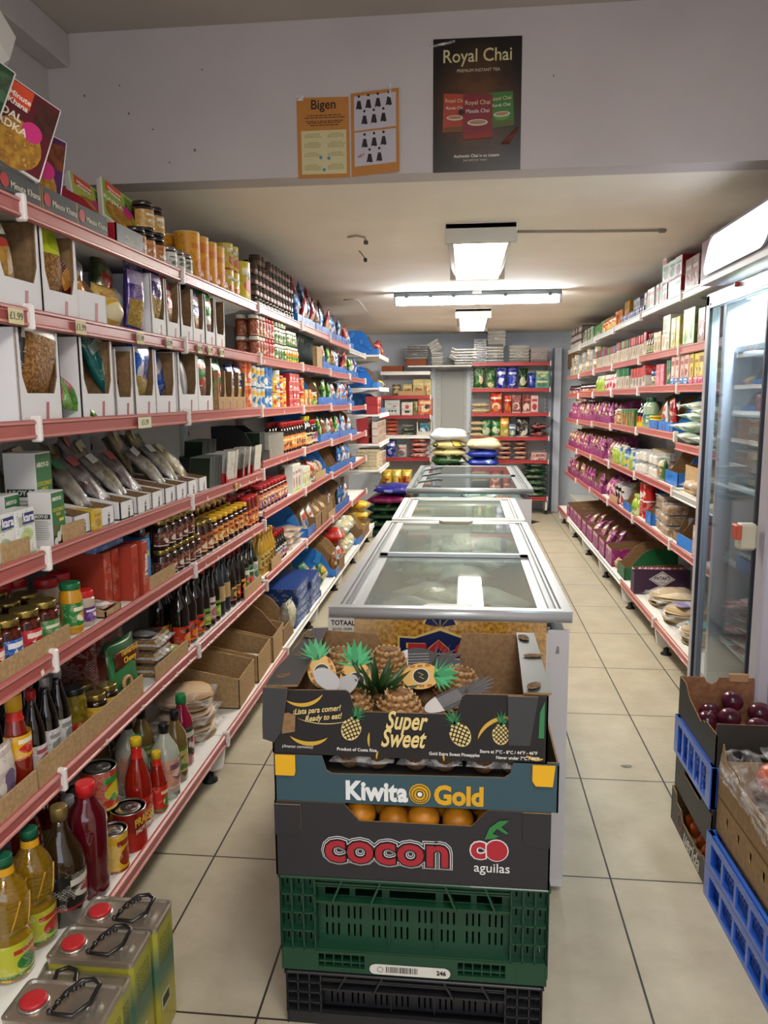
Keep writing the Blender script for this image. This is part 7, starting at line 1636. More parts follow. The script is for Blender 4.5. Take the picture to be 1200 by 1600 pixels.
# --- pineapples
PSK = speck('#a8743a', '#6f4a24', 9, .7, bump=.1)
def pineapple(crown=True, up=1.0, seed=0):
    rnd = random.Random(seed)
    def fn():
        a = MB(); R, Hh = .064, .145; rows, cols = 11, 14
        prof = []
        for j in range(23): t_ = j / 22; prof.append((R * max(.02, math.sin(PI * (.04 + .92 * t_))) ** .45 * (.96 - .1 * t_), t_ * Hh))
        a.lathe(prof, speck('#8a5c2c', '#5f4220', 50, .8), 22)
        e1, e2 = speck('#b08452', '#7c5530', 160, .7), speck('#c09a6c', '#96693c', 160, .7)
        for j in range(rows):
            t_ = (j + .5) / rows; r = R * math.sin(PI * (.04 + .92 * t_)) ** .45 * (.96 - .1 * t_); z = t_ * Hh
            for i in range(cols):
                g = 2 * PI * (i + .5 * (j % 2)) / cols; c_, s_ = math.cos(g), math.sin(g); tw = R * .24; th = Hh / rows * .62
                sl = (t_ - .5) * 1.6
                N = Vector((c_ * math.cos(sl), s_ * math.cos(sl), math.sin(sl))).normalized(); Tt = Vector((-s_, c_, 0)); Bn = N.cross(Tt) * -1
                c0 = Vector((r * c_, r * s_, z))
                ring = [c0 + Tt * tw, c0 + Bn * th * .9, c0 - Tt * tw, c0 - Bn * th * .9]; top = c0 + N * .0035
                mid = [top + Tt * tw * .4, top + Bn * th * .4, top - Tt * tw * .4, top - Bn * th * .4]
                spk = top + N * .002 + Vector((0, 0, .004))
                vs = ring + mid + [spk]
                a.add(vs, [(k, (k + 1) % 4, 4 + (k + 1) % 4, 4 + k) for k in range(4)], e1 if (i + j) % 2 else e2, False)
                a.add(vs, [(4 + k, 4 + (k + 1) % 4, 8) for k in range(4)], mat('#c9a67c', .7), False)
        out = [('fruit_body', a)]
        if crown:
            cr = MB(); n = 46
            for k in range(n):
                u = k / n; g = k * 2.4; tilt = .15 + 1.15 * (1 - u); Ln = .06 + .075 * (1 - abs(u - .5))
                w = .011 * (1.1 - .4 * u); base = Vector((0, 0, Hh - .004 + u * .03))
                d = Vector((math.cos(g) * math.sin(tilt), math.sin(g) * math.sin(tilt), math.cos(tilt))); sd = Vector((-math.sin(g), math.cos(g), 0)); nn = d.cross(sd)
                pts = []
                for q_ in range(6):
                    f_ = q_ / 5; bend = f_ * f_ * Ln * .45 * math.sin(tilt)
                    c_ = base + d * Ln * f_ - Vector((0, 0, 1)) * bend + Vector((math.cos(g), math.sin(g), 0)) * .012
                    ww = w * (1 - f_ ** 1.6) + .0004
                    pts += [c_ - sd * ww - nn * -.002, c_ + nn * -.002, c_ + sd * ww - nn * -.002]
                fs = []
                for q_ in range(5):
                    for s2 in range(2): fs.append((q_ * 3 + s2, q_ * 3 + s2 + 1, q_ * 3 + s2 + 4, q_ * 3 + s2 + 3))
                cr.add(pts, fs, mat('#23401f' if k % 3 else '#35572c', .35, coat=.3), True)
            out.append(('leaf_crown', cr))
        return out
    return fn
pine = K('pineapple', 'pineapple', 'pineapple', .12, .12, .15, pineapple(True)); pineb = K('pineapple', 'pineapple', 'pineapple', .12, .12, .15, pineapple(False))
def fruit(k, loc, rot, label):
    P_ = proto(k.key, k.fn); o = obj(k.name, None, None, loc, rot, category=k.cat, label=label, group='pineapples in the black carton')
    for n, me in P_[0]: obj(n, me, o)
    return o
fruit(pineb, (-.150, 1.735, .672), (.0, 0, .4), 'pineapple body at the front centre behind the carton dip')
fruit(pineb, (-.262, 1.74, .668), (0, 0, 1.2), 'pineapple body at the front left behind the carton dip')
fruit(pine, (-.20, 1.925, .722), (1.2, 0, -.05), 'pineapple lying with its dark green leaf crown towards the camera')
fruit(pineb, (-.325, 1.97, .690), (0, 0, .6), 'pineapple body by the left rear carton panel')
fruit(pineb, (-.200, 1.975, .695), (0, 0, 2.0), 'pineapple body at the rear centre left of the black tags')
fruit(pineb, (-.03, 1.93, .66), (.2, 0, 2.0), 'pineapple body under the grey tags at the right')
fruit(pineb, (.05, 1.76, .64), (0, 0, 1.0), 'pineapple body low at the front right of the dip')
def tagcard(x, y, z, rot, label, s=1.0, dark=False, leaf=True, silver=False):
    t = root('pineapple_tag', label, 'fruit tag', (x, y, z), 0, 'cardboard pineapple tags', rot); t.rotation_mode = 'ZYX'
    base = mat('#4a4a4e', .4) if dark else (mat('#cfcfd2', .25, .35) if silver else mat('#d2a85c', .4))
    n = 22
    b = MB(); b.prism([(s * .034 * math.cos(2 * PI * k / n), s * .045 * math.sin(2 * PI * k / n)) for k in range(n)], (0, 0, 0), (1, 0, 0), (0, 1, 0), .0012, base); obj('oval_card', b, t)
    if not dark and not silver:
        q = MB(); q.lathe([(.0001, .0016), (.02 * s, .0016)], mat('#dcdad0', .4), 18, cap=False); q.lathe([(.0001, .0020), (.018 * s, .0020)], mat('#15130f', .4), 18, cap=False); obj('round_seal', q, t)
        q = MB(); q.tube([(-.009 * s, -.006 * s, .003), (-.002 * s, .006 * s, .003), (.003 * s, -.004 * s, .003), (.009 * s, .007 * s, .003)], .001, mat('#d8c878', .4), 4); obj('seal_script', q, t)
        q = MB()
        for sg in (-1, 1):
            for k in range(3): q.box((sg * .026 * s, (-.018 + .018 * k) * s, .0016), (.006 * s, .012 * s, .0006), mat('#a8682c', .5))
        obj('rind_print', q, t)
    if dark:
        q = MB()
        for k in range(7): q.box(((-.02 + k * .006) * s, 0, .0016), (.0012, .05 * s, .0005), mat('#b9b9bb', .5))
        q.lathe([(.0001, .0016), (.008 * s, .0016)], mat('#8c9a9c', .4), 12, (.004, .04 * s, 0), cap=False)
        obj('printed_lines', q, t); obj('white_end', MB().prism([(s * .032 * math.cos(a), s * .042 * math.sin(a)) for a in [PI * 1.1 + k * PI * .8 / 10 for k in range(11)]], (0, -.003, .0008), (1, 0, 0), (0, 1, 0), .0012, mat('#d8d6d6', .4)), t)
    if leaf:
        q = MB()
        for k in range(11):
            a = PI / 2 + (k - 5) * .27; ln_ = s * (.062 - .003 * abs(k - 5)); c_, s_ = math.cos(a), math.sin(a)
            q.prism([(-.006 * s * s_, .034 * s), (ln_ * .5 * c_ - .008 * s * s_, .036 * s + ln_ * .5 * s_), (ln_ * c_, .034 * s + ln_ * s_ * .95), (ln_ * .45 * c_ + .008 * s * s_, .03 * s + ln_ * .45 * s_), (.006 * s * s_, .03 * s)], (0, 0, .0006 + .0004 * (k % 3)), (1, 0, 0), (0, 1, 0), .0006, mat('#4a4a4e' if dark else ('#2f8a54' if k % 2 else '#3fa468'), .4))
        obj('leaf_fringe', q, t)
    return t
tagcard(-.258, 1.775, .822, (.95, 0, .1), 'orange pineapple tag with black seal and green leaves, left of centre', 1.15)
tagcard(-.345, 1.80, .835, (.9, .1, .45), 'pineapple tag with green leaves at the far left of the carton', 1.0)
tagcard(-.105, 1.85, .812, (.75, -.0, -1.45), 'pineapple tag lying on its side right of the leaf crown', 1.05)
tagcard(-.318, 1.72, .846, (.5, .3, .9), 'silver backed pineapple tag at the left edge', .8, silver=True, leaf=False)
tagcard(-.275, 1.715, .832, (.6, -.3, -.9), 'folded silver pineapple tag beneath the black seal', .8, silver=True, leaf=False)
tagcard(-.125, 1.975, .80, (.72, 0, -1.5), 'large dark grey back of a pineapple tag with printed lines', 1.4, dark=True)
tagcard(-.035, 1.735, .798, (.12, -.35, -1.25), 'grey pineapple tags fanned at the right of the dip', 1.35, dark=True)
q = MB(); q.prism([(0, 0), (.20, 0), (.20, .045), (0, .05)], (-.21, 2.025, .752), (1, 0, 0), (0, .1, 1), .002, mat('#c9c7c4', .5)); q.box((-.11, 2.030, .804), (.2, .003, .008), BK)
tag(obj('card_sheet', q), 'white card sheet with black edge standing behind the pineapples', 'card sheet')

# ================================================================ FREEZERS
FW = mat('#c4c3c6', .4); LINER = mat('#c9cfd0', .4); RAIL = mat('#8b9091', .35, .6); HAND = mat('#a39b84', .5)
def freezer(label, x0, x1, y0, y1, z, rail, lids, wall=.055, dz=0.0, zfar=None, glass=None):
    t = root('chest_freezer', label, 'freezer', ((x0 + x1) / 2, y0, 0)); w, ln = x1 - x0, y1 - y0
    zf = zfar or z
    b = MB(); T_ = .06
    b.box((0, .02, z / 2 - .02), (w - .02, .04, z - .09), FW); b.box((0, ln - .03, zf / 2 - .02), (w - .02, .04, zf - .09), FW)
    for sx in (-1, 1): b.box((sx * (w / 2 - .03), ln / 2, z / 2 - .02), (.04, ln - .04, z - .12), FW, .004)
    b.box((0, ln / 2, .12), (w - .04, ln - .04, .12), FW)
    obj('cabinet', b, t)
    i_ = MB()
    for sx in (-1, 1): i_.box((sx * (w / 2 - .065), ln / 2, z * .62), (.012, ln - .1, z * .62), LINER)
    for y in (.06, ln - .06): i_.box((0, y, z * .62), (w - .12, .012, z * .62), LINER)
    i_.box((0, ln / 2, .32), (w - .12, ln - .1, .01), LINER)
    obj('inner_liner', i_, t)
    sl = (zf - z) / ln
    def fy(y): return z + sl * y
    r = MB()
    def bar(xa, xb, ya, yb, h, mt, b_=.006, dz_=0.0):
        vs = []
        for x in (xa, xb):
            for y in (ya, yb):
                for q in (-h, 0): vs.append((x, y, fy(y) + q + dz_))
        r.add(vs, [(0, 1, 3, 2), (4, 6, 7, 5), (0, 4, 5, 1), (2, 3, 7, 6), (0, 2, 6, 4), (1, 5, 7, 3)], mt)
    bar(-w / 2, w / 2, 0, .03, .034, rail); r.tube([(-w / 2 + .004, .004, fy(0) - .017), (w / 2 - .004, .004, fy(0) - .017)], .0165, rail, 10)
    bar(-w / 2, w / 2, ln - .035, ln, .034, rail)
    for sx in (-1, 1):
        a, c = sorted((sx * w / 2, sx * (w / 2 - .030))); bar(a, c, .03, ln - .035, .034, rail)
        a, c = sorted((sx * (w / 2 - .030), sx * (w / 2 - .036))); bar(a, c, .03, ln - .035, .02, mat('#5c6062', .5), dz_=-.010)
        a, c = sorted((sx * (w / 2 - .036), sx * (w / 2 - .042))); bar(a, c, .03, ln - .035, .03, rail, dz_=-.004)
        a, c = sorted((sx * (w / 2 - .042), sx * (w / 2 - .048))); bar(a, c, .03, ln - .035, .02, mat('#5c6062', .5), dz_=-.010)
        a, c = sorted((sx * (w / 2 - .048), sx * (w / 2 - .062))); bar(a, c, .03, ln - .035, .03, RAIL, dz_=-.006)
    obj('rim_frame', r, t)
    for li, (ya, yb, up, hy) in enumerate(lids):
        g = MB(); xw = w / 2 - .062
        def sb(q, xa, xb, y1_, y2_, h, mt):
            vs = []
            for x in (xa, xb):
                for y in (y1_, y2_):
                    for zz in (-h, 0): vs.append((x, y, fy(y) + zz + up))
            q.add(vs, [(0, 1, 3, 2), (4, 6, 7, 5), (0, 4, 5, 1), (2, 3, 7, 6), (0, 2, 6, 4), (1, 5, 7, 3)], mt)
        fr = MB()
        sb(fr, -xw, xw, ya, ya + .022, .014, rail); sb(fr, -xw, xw, yb - .02, yb, .014, rail)
        for sx in (-1, 1): a, c = sorted((sx * xw, sx * (xw - .03))); sb(fr, a, c, ya, yb, .012, rail)
        lid = obj('sliding_lid', fr, t)
        sb(g, -xw + .03, xw - .03, ya + .022, yb - .02, .005, glass or pane('#e6eeea', .17, .03)); obj('glass', g, lid)
        if hy is not None:
            hm = MB(); yy = (ya if hy == 0 else yb - .05); hm.prism([(-.085, 0), (.085, 0), (.065, .034), (-.065, .034)] if hy == 0 else [(-.085, .05), (.085, .05), (.065, .012), (-.065, .012)][::-1], (0, yy, fy(yy) + up + .001), (1, 0, 0), (0, 1, sl), .012, HAND)
            obj('lid_handle', hm, lid)
    f = MB()
    for sx in (-1, 1):
        for y in (.08, ln - .08): f.lathe([(.02, 0), (.02, .01), (.012, .015), (.012, .07)], BLK, 10, (sx * (w / 2 - .07), y, 0))
    obj('feet', f, t)
    return t
F1 = freezer('long white chest freezer with sliding glass lids behind the crate stack', -.40, .312, 2.21, 3.93, .885, mat('#b9bcbe', .35, .35), [(.045, .905, -.018, 0), (.86, 1.68, -.002, 1)], zfar=.868)
m = mat('#b5832c', .45).copy(); m.name = 'golden_fries_print'; T = NT(m); b = m.node_tree.nodes['Principled BSDF']
co = T.n('ShaderNodeTexCoord'); n1 = T.n('ShaderNodeTexNoise'); n1.inputs['Scale'].default_value = 90; n1.inputs['Detail'].default_value = 6; T.l(co.outputs['Object'], n1.inputs['Vector'])
r1 = T.n('ShaderNodeValToRGB'); e = r1.color_ramp.elements; e[0].position = .35; e[0].color = (*L('#7c4a12'), 1); e[1].position = .65; e[1].color = (*L('#c99838'), 1)
T.l(n1.outputs['Fac'], r1.inputs[0])
n2 = T.n('ShaderNodeTexNoise'); n2.inputs['Scale'].default_value = 5; T.l(co.outputs['Object'], n2.inputs['Vector'])
r3 = T.n('ShaderNodeValToRGB'); e = r3.color_ramp.elements; e[0].position = .42; e[0].color = (0, 0, 0, 1); e[1].position = .7; e[1].color = (.7, .7, .7, 1); T.l(n2.outputs['Fac'], r3.inputs[0])
mx = T.n('ShaderNodeMix', data_type='RGBA'); T.l(r3.outputs[0], mx.inputs[0]); T.l(r1.outputs[0], mx.inputs[6]); mx.inputs[7].default_value = (*L('#c9b08c'), 1)
T.l(mx.outputs[2], b.inputs['Base Color'])
cx = -.044
obj('front_print', box((.0, -.0006, .52), (.565, .0012, .66), m), F1)
NAVY = mat('#17204c', .4); YEL = mat('#cdb46a', .4); RED = mat('#b02a2c', .4)
BXc = -.069 - cx
em = obj('brand_emblem', MB().prism([(-.125, -.16), (.13, -.16), (.13, .002), (.075, .0), (.0, .028), (-.075, .0), (-.125, .002)], (0, 0, 0), (1, 0, 0), (0, 0, 1), .0008, YEL).prism([(-.119, -.16), (.124, -.16), (.124, -.004), (.075, -.006), (.0, .020), (-.075, -.006), (-.119, -.004)], (0, -.0008, 0), (1, 0, 0), (0, 0, 1), .0008, NAVY), F1, (BXc, -.0014, .80))
fan = MB()
for k in range(4):
    a0 = .22 + k * (PI - .44) / 4 + .04; a1 = a0 + (PI - .44) / 4 - .08
    for r_, mt_, dy in ((.052, YEL, 0), (.047, NAVY, -.0008)):
        g_ = .03 if r_ == .052 else .0
        p_ = [(0.004 * math.cos((a0 + a1) / 2), .004)] + [(r_ * math.cos(a0 - g_ + (a1 - a0 + 2 * g_) * i / 6), r_ * .92 * math.sin(a0 - g_ + (a1 - a0 + 2 * g_) * i / 6)) for i in range(7)]
        fan.prism(p_, (0, dy, .028), (1, 0, 0), (0, 0, 1), .0008, mt_)
obj('petal_fan', fan, em)
q = MB()
for pts in ([(-.094, -.02), (-.04, -.02), (-.04, -.036), (-.058, -.036), (-.058, -.13), (-.076, -.13), (-.076, -.036), (-.094, -.036)],
            [(-.034, -.13), (-.034, -.036), (-.004, -.008), (.026, -.036), (.026, -.13), (.010, -.13), (.010, -.048), (-.004, -.034), (-.018, -.048), (-.018, -.13)]):
    q.prism([(x * 1.06, z + .001) for x, z in pts], (0, -.0018, 0), (1, 0, 0), (0, 0, 1), .0006, YEL); q.prism(pts, (0, -.0026, 0), (1, 0, 0), (0, 0, 1), .0008, RED)
obj('red_letter_shapes', q, em); text('S', .12, RED, em, (.07, -.003, -.065), off=.004)
q = MB(); q.box((0, 0, 0), (.078, .001, .09), mat('#cfcdc6', .5)); st = obj('service_sticker', q, F1, (-.363 - cx, -.0008, .812))
text('TOTAAL', .0205, INK, st, (.006, -.0008, .024), off=.0006, sx=.9); text('Jacob: 0684', .0125, INK, st, (.004, -.0008, .006)); text('Voor alle merken', .008, INK, st, (.006, -.0008, -.008)); text('en service', .008, INK, st, (.012, -.0008, -.02))
obj('white_side_strip', box((.31 - cx - .037, -.0008, .44), (.06, .001, .78), mat('#bcbabd', .45)), F1)
q = MB(); q.prism([(-.006, -.012), (.006, -.01), (.004, .012), (-.002, .01)], (.27 - cx, -.0016, .77), (1, 0, 0), (0, 0, 1), .0005, mat('#7c7c80', .8)); obj('scuff', q, F1)
F2 = freezer('white framed chest freezer in the middle of the row', -.375, .305, 3.955, 4.80, .875, mat('#c6cac8', .4), [(.06, .79, -.004, None)], glass=pane('#dfe8df', .14, .03))
F3 = freezer('grey rimmed chest freezer with bowed glass at the far end of the row', -.37, .425, 4.87, 6.50, .925, mat('#8b9496', .35, .4), [(.06, .90, -.012, None), (.86, 1.58, .0, None)], glass=pane('#d4e0e2', .04, .02))
q = MB()
for dy in (0, .42, .84): q.tube([(-.36, .06 + dy, .91), (-.33, .12 + dy, .95), (-.20, .2 + dy, .962)], .008, mat('#6c7476', .3, .6), 6)
obj('curved_glass_rail', q, F3)
# frozen goods
def frozen(n, x0, x1, y0, y1, z, kinds, nm):
    for i in range(n):
        k = random.choice(kinds)
        put(k, (random.uniform(x0 + .13, x1 - .13), random.uniform(y0 + .16, y1 - .16), z + random.uniform(0, .10)), random.uniform(0, 6), nm, i)
fz = [K('frozen_bag', 'frozen bag', d, .26, .2, .08, flat(.26, .2, .08, pr(a, b_, c_, 10, .35, .55, False, wr=.5), None, 200 + i)) for i, (d, a, b_, c_) in enumerate((('frosted tan bag', '#c4b49c', '#d9d4cc', '#a8906c'), ('frosted white bag', '#e2e6e6', '#c9d0d4', '#a8b4c0'), ('pale green frozen bag', '#cfdac8', '#8ca88a', '#e2e6de'), ('blue and white frozen bag', '#d0d8e2', '#5a7ab4', '#e0e4e8')))]
frozen(26, -.34, .25, 2.28, 3.0, .69, fz[:3], 'near half of the long freezer'); frozen(22, -.34, .25, 3.08, 3.88, .67, fz, 'far half of the long freezer')
frozen(10, -.32, .25, 4.0, 4.78, .66, fz, 'middle freezer')
put(K('blue_carton', 'box', 'long blue frozen box along the left side', .3, .1, .12, block(.3, .1, .12, pr('#2c5f9c', '#1f4a84', '#c9d0d8', 12))), (-.30, 2.62, .66), PI / 2 * 0, 'long freezer', 0)
wf = K('frozen_box', 'frozen box', 'white frozen carton with small print', .3, .3, .06, block(.3, .3, .06, pr('#c9ccd0', '#b0b4b8', '#6c7684', 30))); put(wf, (-.14, 5.15, .72), 0, 'far freezer', 0)
put(K('frozen_bread', 'frozen bag', 'long white wrapped bread', .32, .16, .08, flat(.32, .16, .08, mat('#c9c0a8', .4), None, 301)), (.10, 5.35, .74), PI / 2, 'far freezer', 0)
put(K('orange_tub', 'frozen box', 'orange frozen tub', .12, .12, .10, block(.12, .12, .10, pr('#a8561c', '#c97a2c', None, 20), .01)), (.25, 5.15, .74), 0, 'far freezer', 1)
for i in range(5): put(K('frozen_bag', 'frozen bag', f'{["dark", "red", "grey", "crimson", "black"][i]} frozen bag', .3, .24, .08, flat(.3, .24, .08, pr(('#2a2c30', '#7c1f24', '#5c6066', '#8c2a2c', '#1f2024')[i], '#a8a8ac', None, 12), None, 302 + i)), (-.2 + .13 * i, 5.0 + .26 * (i % 3), .62), i, 'far freezer', i)
frozen(8, -.3, .36, 5.5, 6.4, .6, fz, 'rear of the far freezer')

# ================================================================ RICE SACKS in front of the back wall
def sack(name, desc, w, d, h, mt, seed, m2=None): return K(name, 'rice sack', desc, w, d, h, flat(w, d, h * 1.12, mt, m2, seed, .5, .32))
gs = sack('rice_sack', 'green and white rice sack', .42, .62, .12, pr('#1f4a1f', '#b9c4b4', '#3c7a34', 7, .25, .52, False, wr=.7), 401)
ys = sack('rice_sack', 'cream and yellow rice sack', .42, .62, .10, pr('#c9bc84', '#3f4a2c', '#d8b84a', 7, .3, .56, False, wr=.6), 402)
ws = sack('rice_sack', 'white rice sack with pale blue print', .44, .62, .14, pr('#cfd2d6', '#a8bcd0', '#c4c8cc', 8, .35, .6, False, wr=.6), 403)
bs = sack('rice_sack', 'royal blue rice sack', .38, .62, .10, pr('#1c349c', '#4a6ac4', '#c9d4e4', 7, .25, .6, False, wr=.7), 404)
cs = sack('rice_sack', 'beige woven rice sack', .42, .62, .12, pr('#c4b894', '#a89c78', '#7c7050', 6, .6, .6, False, wr=.5), 405)
for i in range(5): put(gs, (-.20, 9.05, .015 + i * .118), -PI / 2, 'green pile', i)
for k, z in ((gs, .605), (gs, .715), (ys, .815), (ys, .90), (ws, .985)): put(k, (-.19, 9.05, z), -PI / 2 + random.uniform(-.05, .05), 'pile before the grey door', z)
for i in range(6): put(bs, (.20, 9.05, .015 + i * .099), -PI / 2, 'blue pile', i)
for k, z in ((bs, .61), (bs, .705), (bs, .80), (cs, .89)): put(k, (.21, 9.05, z), -PI / 2 + random.uniform(-.08, .08), 'pile right of the door', z)
# pile at the end of the left wall
X0 = -.84
dgs = sack('rice_bag', 'dark green rice bag', .44, .5, .085, pr('#173a20', '#1f5a2c', '#8ca890', 8, .22, .62, False, wr=.7), 411)
mg = sack('rice_bag', 'magenta rice bag', .46, .5, .10, pr('#6c1440', '#8c2458', '#c9a0b0', 8, .22, .66, False, wr=.7), 412)
nb = sack('rice_bag', 'shiny deep blue rice bag', .48, .5, .10, pr('#1c1f7c', '#2a34a4', '#8c94c4', 8, .2, .62, False, wr=.8), 413)
tb = sack('rice_bag', 'small tan rice bag', .18, .3, .07, pr('#b09c84', '#8c7a64', '#d0c4b4', 9, .35, .6, False, wr=.5), 414)
for i in range(4): put(dgs, (X0, 8.42, .01 + i * .083), -PI / 2, 'left far pile', i)
put(mg, (X0 + .02, 8.42, .345), -PI / 2 - .04, 'left far pile', 0); put(nb, (X0 + .08, 8.44, .45), -PI / 2 + .06, 'left far pile', 0)
for i in range(6): put(tb, (-.53, 8.35, .01 + i * .07), -PI / 2, 'floor beside the green bags', i)
crt = K('cardboard_box', 'cardboard box', 'brown carton of yellow crisps', .42, .4, .5, dbox(.42, .4, .5, .44, CARDL, CARD, 'low')); put(crt, (-.82, 9.3, 0), -PI / 2, 'floor behind the sacks', 0)
put(K('cardboard_box', 'cardboard box', 'brown cardboard carton with white label', .30, .4, .56, block(.30, .4, .56, CARDL)), (-.46, 9.45, 0), -PI / 2, 'floor behind the sacks', 1)
put(K('white_box', 'box', 'white carton standing next to the brown one', .2, .3, .5, block(.2, .3, .5, mat('#c9ccce', .5))), (-.33 + .12, 9.62, 0), -PI / 2, 'floor behind the sacks', 2)
cr = K('crisp_bag', 'snack bag', 'yellow and red crisp bag', .13, .06, .22, bag(.13, .06, .22, foil('#d0a82c', '#b5421c', '#e0cf6a', 14), None, .5, 415))
for i in range(3): put(cr, (-.93 + i * .12, 9.2, .42), -PI / 2 + random.uniform(-.3, .3), 'carton at the left end', i)

# ================================================================ OLIVE OIL TINS
TG = mat('#b5b0a4', .3, .85); 
m = mat('#9c9a3a', .3, .3).copy(); m.name = 'lithographed_tin'; T = NT(m); b = m.node_tree.nodes['Principled BSDF']
co = T.n('ShaderNodeTexCoord'); sp = T.n('ShaderNodeSeparateXYZ'); T.l(co.outputs['Object'], sp.inputs[0])
rr = T.n('ShaderNodeValToRGB'); e = rr.color_ramp.elements
e[0].position = 0; e[0].color = (*L('#a8a03a'), 1); e[1].position = .3; e[1].color = (*L('#b0aa3e'), 1)
for p_, c_ in ((.10, '#a39c34'), (.16, '#4c7050'), (.20, '#44685a'), (.25, '#a8a844')): x = e.new(p_); x.color = (*L(c_), 1)
wv = T.n('ShaderNodeTexNoise'); wv.inputs['Scale'].default_value = 6; T.l(co.outputs['Object'], wv.inputs['Vector'])
ma = T.n('ShaderNodeMath', operation='MULTIPLY_ADD'); ma.inputs[1].default_value = .10; T.l(wv.outputs['Fac'], ma.inputs[0]); T.l(sp.outputs[2], ma.inputs[2])
sb_ = T.n('ShaderNodeMath', operation='SUBTRACT'); sb_.inputs[1].default_value = .05; T.l(ma.outputs[0], sb_.inputs[0])
T.l(sb_.outputs[0], rr.inputs[0]); T.l(rr.outputs[0], b.inputs['Base Color'])
OILP = m
def oiltin(x, y, h, label, rz=0.0, flipcap=False, gb='#1f6a4c', swing=0):
    t = root('oil_tin', label, 'oil tin', (x, y, 0), rz, 'olive oil tins on the floor')
    w, d = .195, .104
    obj('tin_body', MB().box((0, 0, h / 2 - .002), (w, d, h - .006), OILP, .008), t)
    lid = MB()
    def rr_(hx, hy, r, z, n=4):
        p = []
        for sx, sy, a0 in ((1, 1, 0), (-1, 1, PI / 2), (-1, -1, PI), (1, -1, 3 * PI / 2)):
            for i in range(n + 1): a = a0 + i * PI / 2 / n; p.append((sx * (hx - r) + r * math.cos(a), sy * (hy - r) + r * math.sin(a), z))
        return p
    rings = [rr_(w / 2 + .001, d / 2 + .001, .012, h - .012), rr_(w / 2 + .002, d / 2 + .002, .012, h), rr_(w / 2 - .003, d / 2 - .003, .012, h + .001), rr_(w / 2 - .005, d / 2 - .005, .012, h - .004)]
    vs = [p for r_ in rings for p in r_]; n = len(rings[0])
    lid.add(vs, [(j * n + i, j * n + (i + 1) % n, (j + 1) * n + (i + 1) % n, (j + 1) * n + i) for j in range(3) for i in range(n)] + [[3 * n + i for i in range(n)]], TG)
    obj('rolled_top', lid, t)
    cx_ = (.052 if flipcap else -.058); cp = MB()
    cp.lathe([(.030, h - .004), (.030, h), (.026, h + .001)], mat('#b9b5ac', .2, .9), 20, (cx_, -.004, 0)); cp.lathe([(.0255, h), (.0255, h + .006), (.022, h + .008), (.006, h + .007)], mat('#b5272c', .35), 20, (cx_, -.004, 0))
    obj('red_cap', cp, t)
    hd_ = MB(); hx = -.02 if flipcap else .028; s_ = -1 if flipcap else 1
    P_ = [(hx - .034 * s_, -.038), (hx - .022 * s_, .0), (hx - .006 * s_, .034), (hx + .016 * s_, .040), (hx + .034 * s_, .028), (hx + .030 * s_, -.006), (hx + .012 * s_, -.040)]
    hd_.tube([(a, b__, h + .008 + (.012 if i in (1, 2, 3, 4) else 0)) for i, (a, b__) in enumerate(P_)], .0048, mat('#141416', .3, coat=.5), 8, True)
    for k in range(5): hd_.ball((P_[0][0] + (P_[2][0] - P_[0][0]) * k / 4, P_[0][1] + (P_[2][1] - P_[0][1]) * k / 4, h + .012 + .006 * math.sin(PI * k / 4)), .0065, mat('#141416', .3, coat=.5), 8, 5)
    obj('carry_handle', hd_, t)
    q = MB()
    for sy in (-1, 1): q.box((hx + .02 * s_ * sy * .0 + .026 * s_, sy * .012, h + .004), (.008, .01, .01), mat('#c9c9c6', .2, .9), .002)
    obj('handle_bracket', q, t)
    q = MB(); q.box((0, 0, 0), (.001, .045, .035), mat('#a9ac90', .5)); lb = obj('barcode_label', q, t, (w / 2 + .0006, -.015, h * .32))
    q = MB()
    for k in range(14): q.box((.0008, -.018 + k * .0027, .002), (.0004, .0013, .024), INK)
    obj('barcode_bars', q, lb)
    q = MB()
    for r_ in range(9):
        y_ = -.03
        while y_ < .03: l_ = random.uniform(.004, .010); q.box((w / 2 + .0006, y_, h * .86 - r_ * .008), (.0005, l_, .002), mat('#5c6420', .6)); y_ += l_ + .003
    obj('small_print', q, t, kind='stuff')
oiltin(-.792, 1.604, .30, 'olive oil tin furthest from the camera, with the clearest green side')
oiltin(-.800, 1.494, .30, 'second olive oil tin counted from the shelf end')
oiltin(-.800, 1.385, .275, 'lower olive oil tin with its red cap on the right side', .0, True)
oiltin(-.765, 1.277, .345, 'nearest and tallest olive oil tin at the bottom of the picture')
q = MB(); q.prism([(0, 0), (.30, 0), (.30, .06), (.1, .075), (0, .05)], (-.905, 1.36, .195), (0, 1, 0), (-.1, 0, 1), .002, mat('#b9b6b0', .5))
tag(obj('card_divider', q), 'bent grey card divider between the tins and the bottom shelf', 'card divider')

# ================================================================ GLASS DOOR FRIDGE on the right
fx, fy0, fy1, fb = 1.0, 2.68, 3.47, 1.66; FR = mat('#b5b2bc', .35); FRD = mat('#a3a1aa', .4)
t = root('display_fridge', 'tall upright drinks fridge with a glass door and lit header', 'fridge', (fx, (fy0 + fy1) / 2, 0)); w = fy1 - fy0; D = fb - fx
b = MB()
for sy in (-1, 1): b.box((.06 + D / 2 - .02, sy * (w / 2 - .02), .97), (D - .06, .04, 1.92), FR, .004)
b.box((D - .02, 0, .97), (.04, w, 1.92), mat('#b9c6d0', .4)); b.box((.06 + D / 2, 0, 1.93), (D - .04, w, .05), FR); b.box((.06 + D / 2, 0, .10), (D - .06, w, .18), FR)
obj('cabinet', b, t)
obj('inner_back_panel', MB().box((D - .045, 0, 1.1), (.006, w - .1, 1.6), mat('#b4cbd8', .4)), t)
q = MB()
